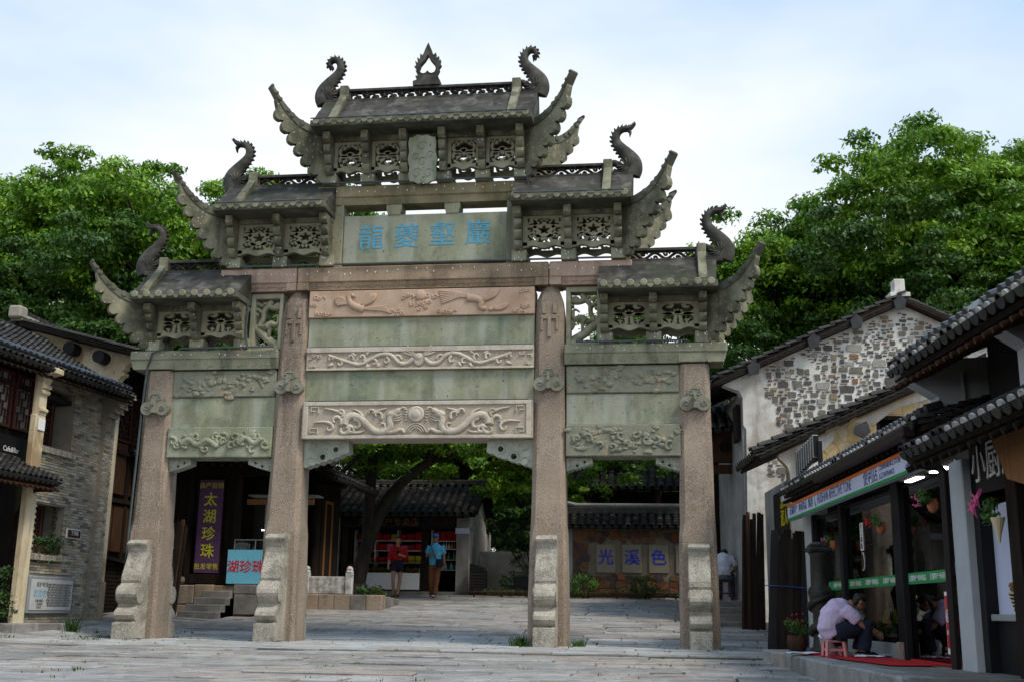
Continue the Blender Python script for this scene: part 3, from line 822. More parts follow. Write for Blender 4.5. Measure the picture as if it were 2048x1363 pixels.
fish_sp = [(.10, -.02, .20), (.14, .10, .215), (.135, .22, .19), (.05, .35, .15), (-.06, .47, .12), (-.145, .58, .10), (-.165, .69, .088), (-.12, .79, .076), (-.03, .84, .062)]
def fish_mesh(curl):
    b = B()
    sp = list(fish_sp)
    if curl: sp += [(.05, .80, .05), (.065, .71, .04), (.0, .68, .03)]
    else: sp += [(.06, .83, .042), (.13, .86, .022), (.19, .93, .006)]
    p3 = smooth2(sp, 2)
    b.ribbon([(q[0], q[1]) for q in p3], [q[2] * .86 for q in p3], .10, None, False, 10)
    if not curl: b.ribbon([(.05, .84), (.10, .77), (.09, .69)], [.04, .03, .005], .06)
    # spines along the back (inner) side
    n = len(p3)
    for i in range(int(n * .28), n - 2, 2):
        a, c = p3[i - 1], p3[i + 1]; tx, tz = c[0] - a[0], c[1] - a[1]; l = math.hypot(tx, tz) or 1; nx, nz = -tz / l, tx / l
        q = p3[i]; w = q[2] * .8
        b.ribbon([(q[0] + nx * w * .8, q[1] + nz * w * .8), (q[0] + nx * (w + .035) + tx / l * .03, q[1] + nz * (w + .035) + tz / l * .03)], [.03, .006], .05)
    # scales / fin rays on the body
    for i in range(9):
        a = math.radians(60 + i * 22); b.ribbon([(.06, .10), (.06 + .2 * math.cos(a), .10 + .17 * math.sin(a))], [.01, .014], .02, None, False, 6, -.092)
        b.ribbon([(.06, .10), (.06 + .2 * math.cos(a), .10 + .17 * math.sin(a))], [.01, .014], .02, None, False, 6, .092)
    # head biting the ridge
    b.ribbon(smooth2([(.02, .12), (-.1, .15), (-.17, .22), (-.23, .2)]), .055, .10); b.ribbon(smooth2([(.02, .02), (-.12, .03), (-.2, .06)]), .05, .10)
    b.blob((-.1, 0, .2), (.05, .11, .045), 1, .1)
    return b.mesh('ridge_fish', 'finial_stone', True)
FISH, FISHC = fish_mesh(False), fish_mesh(True)

def disc_mesh():
    b = B(); b.lathe([(.062, 0), (.062, .03), (.045, .036), (.043, .028), (.012, .03), (.01, .036)], 14, RX(PI / 2))
    for a in (0, 90): b.box(-.036, .036, -.034, -.02, -.007, .007, 0, RY(math.radians(a)))
    return b.mesh('eave_disc', 'lattice_stone')
DISC = disc_mesh()
def drip_mesh():
    b = B(); b.plate([(-.075, .02), (.075, .02), (.05, -.02), (0, -.055), (-.05, -.02)], (), -.012, .012); return b.mesh('drip_tile', 'olive_stone')
DRIP = drip_mesh()

def fret(x0, x1, z0, z1, y, kind):
    b = B(); h = z1 - z0
    b.box(x0, x1, y - .09, y + .09, z1 - .055, z1, .008)
    b.box(x0, x0 + .06, y - .07, y + .07, z0, z1 - .055, .004); b.box(x1 - .06, x1, y - .07, y + .07, z0, z1 - .055, .004)
    per = .44 if kind == 'wave' else .36
    n = max(2, round((x1 - x0 - .1) / per)); per = (x1 - x0 - .12) / n; zm = (z0 + z1 - .05) / 2; am = (h - .06) * .36
    pts = [(x0 + .06 + per * n * i / (n * 10), zm + am * math.sin(2 * PI * i / 10 + (0 if kind == 'wave' else .7))) for i in range(n * 10 + 1)]
    b.ribbon(pts, .024, .06, None, False, 6, y)
    for i in range(n):
        for k, sg in ((.25, -1), (.75, 1)):
            cx = x0 + .06 + per * (i + k); cz = zm + sg * am * .75
            b.ribbon(spiral(cx, cz, .07, .012, 180 * (sg < 0), 180 * (sg < 0) + 400, 10), .020, .06, None, False, 6, y)
            if kind != 'wave': b.blob((cx + per * .2, y, zm), (.05, .06, .035), 1, .15)
    return b.obj('ridge_fretwork', 'finial_stone', gate)

def tier(xi, xo, zb, ze, zr, kind, nb, zfl, Rw, two_sided, fx, zf1, fishx, curl, gap=.22):
    """one roofed tier. xi..xo lattice box (xi=-xo when two sided), zb base, ze eave, zr ridge base"""
    sides = (1,) if two_sided else (-1, 1)
    for s in sides:
        A, Cx = (xi, xo) if s > 0 else (-xo, -xi)
        # brackets and lattices, front and rear
        bx = [A + (Cx - A) * i / (nb - 1) for i in range(nb)]
        h = ze - zb - .06
        bm_ = bracket_mesh(h - gap + .03)
        lw = (Cx - A) / (nb - 1) - .09
        lm = lattice(kind, lw, h - gap - .12)
        for rear in (0, 1):
            mir = I4 if not rear else T(0, 2 * GC, 0) @ S(1, -1, 1)
            for x in bx:
                B().box(x - .14, x + .14, -.03, .22, zb, zb + gap - .012, .012).obj('base_block', 'cap_stone', gate, mir) if not rear else B().box(x - .14, x + .14, 2 * GC - .22, 2 * GC + .03, zb, zb + gap - .012, .012).obj('base_block', 'cap_stone', gate)
                put('bracket', bm_, gate, T(x, .02, zb + gap - .03) if not rear else T(x, 2 * GC - .02, zb + gap - .03) @ RZ(PI))
            for i in range(nb - 1):
                xc = (bx[i] + bx[i + 1]) / 2
                if two_sided and i == (nb - 2) // 2 and not rear: continue
                zc = zb + gap + (h - gap - .12) / 2 + .06
                put('lattice_panel', lm, gate, T(xc, .05 if not rear else 2 * GC - .05, zc))
        # soffit beam over the lattices
        B().box(A - .08, Cx + .08, -.06, 2 * GC + .06, ze - .13, ze - .02, .006).obj('soffit_beam', 'olive_stone', gate)
        # roof slab
        ext = .26
        eo = xo + ext; ei = -eo if two_sided else xi - .10
        E0, E1 = (ei, eo) if s > 0 else (-eo, -ei)
        yf = -.62; yk = 2 * GC + .62
        b = B()
        b.box(E0, E1, yf, yk, ze - .04, ze + .085, .012)
        es = b.obj('eave_slab', 'eave_stone', gate)
        n = round((E1 - E0) / .235)
        dw = (E1 - E0) / n
        its = []
        for i in range(n):
            x = E0 + (i + .5) * dw
            put('eave_disc', DISC, es, T(x, yf + .002, ze + .055))
            put('drip_tile', DRIP, es, T(x + dw / 2, yf - .006, ze + .015)) if i < n - 1 else None
        # slopes: two courses, hipped at the free ends
        ro = eo + .02; ri = -ro if two_sided else fx[0]
        b = B(); bm = b.bm
        def lay(k0, k1, o):
            out = []
            for k in (k0, k1):
                y = (yf + .06) + (GC - .10 - yf - .06) * k; z = ze + .085 + (zr - ze - .085) * k
                ho = (eo - .03) + (ro - eo + .03) * (k ** .8); hi = ei + (.03 if two_sided else 0) + ((ri - ei) * (k ** .8) if two_sided else (ri - ei) * min(1, k * 1.0) * .0)
                xs = (hi, ho) if s > 0 else (-ho, -hi)
                out.append([(xs[0], y + o, z), (xs[1], y + o, z), (xs[1], 2 * GC - y - o, z), (xs[0], 2 * GC - y - o, z)])
            return out
        for k0, k1, o in ((0, .52, 0), (.52, 1, .0)):
            lo_, hi_ = lay(k0, k1, o)
            if k0 > 0: lo_ = [(p[0], p[1] + (.02 if p[1] < GC else -.02), p[2]) for p in lo_]
            v0 = [bm.verts.new(p) for p in lo_]; v1 = [bm.verts.new(p) for p in hi_]
            for k in range(4): bm.faces.new((v0[k], v0[(k + 1) % 4], v1[(k + 1) % 4], v1[k]))
            bm.faces.new(v1); bm.faces.new(v0[::-1])
        rf = b.obj('roof_slope', 'roof_stone', gate)
        # ridge course and fretwork
        r0, r1 = (fx[0], fx[1]) if s > 0 else (-fx[1], -fx[0])
        B().box(r0 - (.0 if not two_sided else .45), r1 + (.45 if (two_sided or s > 0) else 0), GC - .13, GC + .13, zr - .06, zr + .02, .01).obj('ridge_course', 'roof_stone', gate) if two_sided or s > 0 else \
            B().box(r0 - .45, r1, GC - .13, GC + .13, zr - .06, zr + .02, .01).obj('ridge_course', 'roof_stone', gate)
        fret(r0, r1, zr + .02, zf1, GC, 'cloud' if two_sided else 'wave')
        for e in ((-1, 1) if two_sided else (s,)):
            # hanging ridge on the slope
            xh = e * (fx[1] + .06)
            L = B()
            for k, (ka, kb, hh) in enumerate(((.05, .40, .10), (.38, .72, .14), (.70, 1.12, .20))):
                ya = yf + .06 + (GC - .1 - yf - .06) * ka; yb_ = yf + .06 + (GC - .1 - yf - .06) * kb
                za = ze + .085 + (zr - ze - .085) * ka; zb_ = ze + .085 + (zr - ze - .085) * kb
                L.plate([(ya, za - .05), (yb_, zb_ - .05), (yb_, zb_ + hh), (ya + .02, za + hh * .75), (ya - .01, za + hh * .3)], (), xh - .075 + k * .003, xh + .075 - k * .003, Matrix(((0, 1, 0, 0), (1, 0, 0, 0), (0, 0, 1, 0), (0, 0, 0, 1))))
            L.box(xh - .085, xh + .085, GC - .16, GC + .16, zr, zf1 + .05, .015)
            L.obj('hanging_ridge', 'olive_stone', gate)
            # side block and fish
            put('ridge_fish', FISHC if curl else FISH, gate, T(e * fishx, GC, zr + .02) @ S(e * 1.08, 1, 1.12 * (1 if curl else .98)))
            # corner wings and horns, front and rear
            for q in (-1, 1):
                yc = yf + .16 if q < 0 else yk - .16
                base = Vector((e * (xo + .02), .10 if q < 0 else 2 * GC - .10, zb + .06))
                dirv = Vector((e * .78, q * .62, 0)).normalized(); ang = math.atan2(dirv.y, dirv.x)
                put('corner_wing', wing_mesh(Rw, zfl - zb - .08), gate, T(*base) @ RZ(ang))
                hb = B()
                rise = zfl - ze
                pts = [(-.05, .0), (.30, .005), (.42, .03), (.58, .15 * rise), (.74, .36 * rise), (.88, .65 * rise), (1.0, 1.0 * rise), (1.06, 1.16 * rise)]
                pth = smooth2([(p[0] * (Rw + .02), p[1]) for p in pts], 1)
                for j in range(len(pth) - 1):
                    pass
                npt = len(pth); tp = [1 - .72 * max(0, (i / (npt - 1) - .35) / .65) for i in range(npt)]
                up_ = [(p[0], p[1] + .115 * k_) for p, k_ in zip(pth, tp)]; dn = [(p[0] + .02, p[1] - .03 * k_) for p, k_ in zip(pth, tp)]
                hb.plate(up_ + dn[::-1], (), -.09, .09)
                ho = hb.obj('upturned_eave', 'eave_stone', gate, T(base.x, base.y, ze) @ RZ(ang))
                db = B()
                cum = 0; last = None
                for t in range(6):
                    u = .46 + t * .10; j = min(len(pth) - 2, int(u * (len(pth) - 1))); p = pth[j]
                    nrm = 1 if (e * q) > 0 else -1
                    kk_ = 1 - .11 * t
                    for sd in (-1, 1): db.lathe([(.052 * kk_, 0), (.052 * kk_, .018), (.03 * kk_, .024)], 12, T(p[0], sd * .088, p[1] + .055 * kk_) @ RX(-sd * PI / 2))
                    db.lathe([(.045 * kk_, -.08), (.045 * kk_, .08)], 10, T(p[0], 0, p[1] + .085 * kk_) @ RX(PI / 2))
                db.obj('eave_disc', 'eave_stone', ho, T(base.x, base.y, ze) @ RZ(ang))

tier(-1.86, 1.86, 8.49, 9.50, 10.34, 'bat', 6, 10.16, 1.22, True, (-1.66, 1.66), 10.60, 2.02, True)
tier(1.84, 3.68, 6.875, 7.87, 8.60, 'star', 3, 8.50, 1.20, False, (1.97, 3.42), 8.84, 3.80, False)
tier(3.42, 5.17, 5.28, 6.17, 6.89, 'lotus', 3, 6.76, 1.20, False, (3.76, 5.12), 7.13, 5.46, False)

# plaque in the middle of the top tier
b = B()
pl = []
for i in range(40):
    t = 2 * PI * i / 40
    x, z = math.cos(t), math.sin(t); k = 1 / max(abs(x) ** 1, abs(z)) ** .72
    pl.append((x * k * .27 * (1 + .05 * math.cos(10 * t)), z * k * .46 * (1 + .03 * math.cos(10 * t))))
b.plate(pl, (), -.05, .05)
for cx, cz, r in ((-.1, -.26, .11), (.12, -.27, .1), (-.13, .05, .08), (.14, .08, .08), (0, .25, .1), (0, -.05, .1), (.02, -.38, .06)):
    b.ribbon(spiral(cx, cz, r, .02, 30, 420, 14), .012, .015, None, False, 6, -.052)
b.obj('carved_plaque', 'green_stone', gate, T(0, -.20, 8.87) @ RX(math.radians(10)))

# flame finial
hf = [(.09, .02), (.13, .06), (.155, .13), (.135, .14), (.175, .21), (.15, .215), (.165, .30), (.13, .26), (.14, .36), (.105, .32), (.10, .42), (.07, .385), (.055, .43), (.035, .50), (.0, .60)]
hole = [(0, .36), (.03, .29), (.075, .22), (.09, .155), (.075, .11), (.045, .095), (.02, .105), (0, .135)]
outer = hf + [(-x, z) for x, z in hf[-2::-1]]
hh = hole + [(-x, z) for x, z in hole[-2:0:-1]]
k = 1.28; kx = 1.22
hh = [(x * 1.18, .225 + (z - .225) * 1.12) for x, z in hh]
b = B(); b.plate([(x * k * kx, z * k) for x, z in outer], [[(x * k * kx, z * k) for x, z in hh]], -.05, .05)
b.ribbon([(x * k * kx * 1.12, (z - .2) * k * 1.08 + .2 * k) for x, z in hh], .012, .065, None, True)
b.obj('flame_finial', 'finial_stone', gate, T(-.07, GC, 10.78))
b = B(); b.plate([(-.27, 0), (.27, 0), (.27, .09), (.2, .11), (.2, .15), (.22, .17), (.22, .2), (-.22, .2), (-.22, .17), (-.2, .15), (-.2, .11), (-.27, .09)], (), -.13, .13)
b.obj('finial_base', 'finial_stone', gate, T(-.07, GC, 10.60))

# light conduits and beads
for nm, pts, r in (('conduit', [(-2.0, -.05, 8.515), (2.05, -.05, 8.515)], .018), ('conduit', [(-3.6, .0, 6.90), (3.55, .0, 6.90)], .02), ('conduit', [(-2.1, .05, 5.305), (2.1, .05, 5.305)], .012),
                   ('conduit', [(-2.05, -.03, 4.278), (2.05, -.03, 4.278)], .012), ('conduit', [(-4.6, -.08, 5.30), (-2.75, -.08, 5.31)], .02), ('conduit', [(2.9, -.08, 5.31), (4.9, -.08, 5.30)], .02),
                   ('conduit', [(-2.1, -.66, 9.60), (2.05, -.66, 9.60)], .014), ('conduit', [(-3.85, -.66, 7.97), (-1.8, -.66, 7.97)], .014), ('conduit', [(1.8, -.66, 7.97), (3.8, -.66, 7.97)], .014),
                   ('conduit', [(-3.36, -.05, 6.3), (-3.3, -.06, 6.0), (-3.33, -.05, 5.7), (-3.28, -.05, 5.32)], .02),
                   ('conduit', [(1.98, -.05, 8.5), (2.02, -.08, 8.3), (2.0, -.1, 8.05)], .014),
                   ('conduit', [(-4.9, -.09, 5.29), (-5.12, -.09, 5.22), (-5.235, .0, 4.95), (-5.265, -.01, 4.2), (-5.30, -.02, 2.2), (-5.325, -.02, .3)], .022)):
    B().tube(pts, r, 6).obj(nm, 'conduit', gate)
bead = B(); rnd = random.Random(4)
def beads(x0, x1, z, y, n, jz=.05):
    for i in range(n): bead.box(-.007, .007, -.006, .004, -.014, .014, 0, T(x0 + (x1 - x0) * (i + rnd.random() * .6) / n, y - .008, z + rnd.uniform(-jz, jz)))
for x0, x1, z, y, n in ((-2.1, 2.0, 8.38, .03, 22), (-3.9, 3.9, 6.75, .03, 34), (-5.5, -2.8, 5.2, -.04, 12), (2.8, 5.5, 5.2, -.04, 12)): beads(x0, x1, z, y, n)
for x0, zb, n in ((-1.86, 8.6, 6), (-3.68, 6.95, 3), (1.84, 6.95, 3), (-5.17, 5.36, 3), (3.42, 5.36, 3)):
    for i in range(n):
        for k in range(4): bead.box(-.007, .007, -.006, .004, -.014, .014, 0, T(x0 + i * (.744 if n == 6 else .92 if zb > 6 else .875) + rnd.uniform(-.12, .12), -.045, zb + rnd.uniform(-.08, .1)))
o = bead.obj('light_bead', 'light_bead', gate); o['kind'] = 'stuff'
# ---------------------------------------------------------------- ground and paving
def gz(x, y):
    if y < -2.5: z = -.042 - .012 * (-2.5 - y)
    elif y < -1.3: z = -.012
    elif y < 1.2: z = 0.0
    elif y < 12.6: z = .084 * (y - 1.2)
    else: z = .96
    if x < -5.6: z += min(2.0, -5.6 - x) * .10 * max(0, 1 - abs(y - 1.5) / 6)
    return z
M('joint_soil', [(.035, .032, .024), (.07, .062, .048), (.05, .06, .025)], scale=5, bump=.6, bscale=25)
b = B(); bm = b.bm
xs = [-300, -120, -60, -30, -18, -12, -9, -7.6, -6.6, -5.6, -3, 0, 3, 5, 7, 9, 12, 18, 30, 60, 120, 300]
ys = [-60, -40, -25, -15, -8, -5, -3.5, -2.52, -2.48, -1.35, -1.25, -.3, .6, 1.2, 2, 3, 4, 5, 6.5, 8, 10, 12.6, 14, 20, 40, 80, 160, 400]
g = [[bm.verts.new((x, y, gz(x, y) - .035)) for x in xs] for y in ys]
for j in range(len(ys) - 1):
    for i in range(len(xs) - 1): bm.faces.new((g[j][i], g[j][i + 1], g[j + 1][i + 1], g[j + 1][i]))
ground = b.obj('ground', 'joint_soil'); ground['kind'] = 'structure'

slab_t = []
for i, c in enumerate(((.295, .285, .272), (.235, .228, .22), (.345, .335, .32), (.275, .275, .275), (.32, .28, .245))):
    n = 'slab_%s' % 'abcde'[i]; slab_t.append(n)
    M(n, [tuple(k * .72 for k in c), c, tuple(k * 1.12 for k in c)], scale=2.3, bump=.55, bscale=28, rough=.75, spec=.4,
      patch=[((.14, .128, .11), .6, 1.3), ((.38, .375, .36), .4, 3.0), ((.11, .105, .09), .45, 4.5)], speck=((.13, .11, .09), .22, 30), stretch=(.6, 1.6, 1))
slab_p = []
for i, c in enumerate(((.36, .37, .365), (.42, .43, .425), (.32, .33, .33))):
    n = 'pale_slab_%s' % 'abc'[i]; slab_p.append(n)
    M(n, [tuple(k * .75 for k in c), c, tuple(k * 1.1 for k in c)], scale=2.3, bump=.45, bscale=30, rough=.7, spec=.4,
      patch=[((.22, .21, .185), .6, 1.5), ((.36, .30, .24), .4, 1.1)], speck=((.2, .19, .17), .2, 35), stretch=(.6, 1.6, 1))
def slab_mesh(l, w, mt):
    b = B(); t = .012 + random.random() * .012; bm = b.bm
    q = []
    for z, o in ((-.05, 0), (-.012, 0), (0, t)):
        ring = []
        for sx, sy in ((-1, -1), (1, -1), (1, 1), (-1, 1)):
            j = .35 * t
            ring.append(bm.verts.new((sx * (l / 2 - o) + random.uniform(-j, j), sy * (w / 2 - o) + random.uniform(-j, j), z)))
        q.append(ring)
    for A, C in zip(q, q[1:]):
        for k in range(4): bm.faces.new((A[k], A[(k + 1) % 4], C[(k + 1) % 4], C[k]))
    bm.faces.new(q[-1])
    return b.mesh('paving_slab', mt)
random.seed(21)
items = []
y = -10.6
while y < 12.9:
    pale = -2.5 <= y < 2.3
    w = random.uniform(.34, .55) if not pale else random.uniform(.36, .5)
    if y < -2.5 < y + w: w = -2.5 - y
    if w < .12: y += w + .02; continue
    xl, xr = (-7.3, 7.3) if y > -1 else (-9.5, 7.6)
    if y > 5.5: xl = -4.5
    if y > 4: xr = 6.4
    x = xl - random.random()
    while x < xr:
        l = random.uniform(.7, 2.1) if not pale else random.uniform(.55, 1.3)
        mt = random.choice(slab_p) if pale and random.random() < .82 else random.choice(slab_t)
        xc, yc = x + l / 2, y + w / 2
        z = gz(xc, yc) + random.uniform(-.018, .012) * (1.0 if not pale else .45)
        sl = (gz(xc, yc + .2) - gz(xc, yc - .2)) / .4 if abs(yc + 2.5) > .5 else 0
        slx = (gz(xc + .2, yc) - gz(xc - .2, yc)) / .4
        items.append((slab_mesh(l - random.uniform(.012, .035), w - random.uniform(.012, .04), mt),
                      T(xc, yc, z) @ RX(math.atan(sl) + random.uniform(-.008, .008)) @ RY(-math.atan(slx) + random.uniform(-.006, .006)) @ RZ(random.uniform(-.006, .006))))
        x += l
    y += w
def _vis(it):
    p = it[1].translation
    return (p - CAMP).length + (40 if abs(p.x) > 9 or p.y < -9.2 else 0) + (30 if p.y < -4 and (p.x < (-2.2 + (p.y + 9.5) * -.55)) else 0)
items.sort(key=_vis)
for me, mx in items[:300]: put('paving_slab', me, ground, mx)
join_stuff('paving_slab', items[300:], ground)

# grass in the joints
leaf_mat('grass_leaf', (.02, .05, .008), (.045, .11, .015), (.09, .17, .03), 3)
def tuft(b, x, y, z, n, h, spread, rnd):
    for i in range(n):
        a = rnd.uniform(0, 2 * PI); r = rnd.uniform(0, spread); hh = h * rnd.uniform(.5, 1.1); lean = rnd.uniform(.2, .8) * hh
        p0 = Vector((x + r * math.cos(a), y + r * math.sin(a), z - .02)); d = Vector((math.cos(a + rnd.uniform(-.6, .6)), math.sin(a + rnd.uniform(-.6, .6)), 0)); sd = Vector((-d.y, d.x, 0)) * (.006 + h * .02)
        p1 = p0 + d * lean * .4 + Vector((0, 0, hh * .65)); p2 = p0 + d * lean + Vector((0, 0, hh))
        v = [b.bm.verts.new(q) for q in (p0 - sd, p0 + sd, p1 + sd * .8, p1 - sd * .8, p2)]
        b.bm.faces.new(v[:4]); b.bm.faces.new((v[3], v[2], v[4]))
rnd = random.Random(11); b = B()
for _ in range(330):
    y = rnd.choice((rnd.uniform(-9, -2.5), rnd.uniform(-2.6, 2.0), rnd.uniform(-1.2, 1.5))); x = rnd.uniform(-7.2, 6.2)
    tuft(b, x, y, gz(x, y), rnd.randint(3, 9), rnd.uniform(.02, .05), rnd.uniform(.03, .12), rnd)
for _ in range(60):
    x = rnd.uniform(-7.2, -4.5); y = rnd.uniform(-2.2, 2.6); tuft(b, x, y, gz(x, y), rnd.randint(5, 12), rnd.uniform(.03, .07), rnd.uniform(.05, .2), rnd)
for px in (-5, -2.42, 2.41, 5):
    for _ in range(14):
        a = rnd.uniform(-.5, .45); tuft(b, px + a, -.02 + rnd.uniform(-.75, .1) * (abs(a) > .22), 0, 7, rnd.uniform(.03, .07), .05, rnd)
o = b.obj('joint_grass', 'grass_leaf'); o['kind'] = 'stuff'; tag(o, 'short green weeds growing in the joints of the stone paving', 'grass')
for x, y, n, h, sp, lb in ((1.98, -.35, 130, .20, .16, 'dense dark green grass tuft at the left foot of an inner gate pillar'), (2.95, .1, 70, .15, .16, 'loose pale grass tuft at the right foot of an inner gate pillar'),
                       (-6.55, .6, 60, .30, .14, 'leafy weed growing below the stone notice board')):
    b = B(); tuft(b, x, y, gz(x, y), n, h, sp, rnd); tag(b.obj('grass_tuft', 'grass_leaf'), lb, 'grass')

# ---------------------------------------------------------------- shared building materials
tile_t = []
for i, c in enumerate(((.024, .023, .022), (.042, .04, .037), (.016, .016, .017), (.085, .08, .072))):
    n = 'roof_tile_%s' % 'abcd'[i]; tile_t.append(n)
    M(n, [tuple(k * .6 for k in c), c, tuple(k * 1.5 for k in c)], scale=6, bump=.4, bscale=40, rough=.75, patch=((.06, .065, .035), .5, 3))
M('tile_black', [(.012, .014, .018), (.022, .025, .032)], scale=6, rough=.32, spec=.6, bump=.1)
M('pan_tile', [(.010, .010, .009), (.022, .021, .019), (.04, .037, .033)], scale=8, bump=.5, bscale=40)
M('tile_mortar', [(.22, .215, .20), (.55, .54, .52)], scale=8, bump=.4, bscale=30)
M('wood_dark', [(.008, .006, .005), (.017, .012, .009), (.028, .02, .015)], scale=3, stretch=(6, 6, .6), bump=.3, bscale=20, rough=.75, spec=.12)
M('wood_brown', [(.03, .014, .008), (.055, .026, .014), (.085, .042, .024)], scale=3, stretch=(8, 8, .5), bump=.3, bscale=20, rough=.7, spec=.15)
M('wood_red', [(.05, .014, .009), (.085, .024, .014)], scale=3, stretch=(8, 8, .5), bump=.2, bscale=20, rough=.55)
M('wood_orange', [(.20, .085, .028), (.30, .14, .05)], scale=3, stretch=(8, 8, .5), bump=.2, bscale=20, rough=.55)
M('plaster_cream', [(.50, .41, .26), (.63, .55, .38), (.70, .62, .46)], scale=1.8, bump=.3, bscale=20, patch=((.25, .15, .06), .75, 1.2), streak=((.30, .20, .10), .7, 2.0), speck=((.35, .28, .18), .1, 12))
M('plaster_white', [(.52, .50, .46), (.68, .67, .63), (.76, .75, .72)], scale=1.5, bump=.35, bscale=14, patch=[((.40, .33, .25), .6, 1.0), ((.36, .34, .31), .6, 2.6)], streak=((.27, .23, .19), .7, 1.8))
M('plaster_grey', [(.19, .185, .175), (.28, .275, .265), (.36, .355, .345)], scale=1.5, bump=.3, bscale=14, patch=((.22, .21, .20), .6, 2.0), streak=((.20, .18, .16), .6, 2.0))
M('plaster_fresh', [(.36, .39, .42), (.47, .50, .53)], scale=2.0, bump=.2, bscale=14, patch=((.40, .40, .38), .5, 2.0))
M('mortar', [(.26, .235, .195), (.34, .31, .26)], scale=5, bump=.6, bscale=30)
M('black_paint', [(.008, .008, .009), (.014, .014, .016)], rough=.5, bump=.05, spec=.15)
M('room_shade', [(.010, .010, .010), (.016, .015, .014)], bump=0)  # near-black colour stands for the shade inside unlit rooms
M('white_paint', [(.74, .74, .74), (.8, .8, .8)], rough=.5, bump=0)
M('steel', [(.35, .37, .38), (.45, .47, .48)], rough=.3, bump=0, metal=.8)
M('grey_metal', [(.22, .24, .25), (.30, .32, .33)], rough=.45, bump=0)
glass_mat('glass')
brick_t = []
for i, c in enumerate(((.37, .335, .265), (.29, .265, .215), (.44, .40, .32), (.15, .145, .13), (.38, .28, .15))):
    n = 'brick_%s' % 'abcde'[i]; brick_t.append(n)
    M(n, [tuple(k * .75 for k in c), c, tuple(k * 1.2 for k in c)], scale=4, bump=.5, bscale=40, patch=((.13, .115, .09), .5, 2), speck=((.09, .08, .07), .1, 20))
leaf_mat('ivy_leaf', (.012, .035, .008), (.03, .08, .015), (.07, .15, .03), 4)

def frame_mtx(o, xa, ya, za):
    m = Matrix.Identity(4)
    for i in range(3): m[i][0] = xa[i]; m[i][1] = ya[i]; m[i][2] = za[i]
    m.translation = o; return m

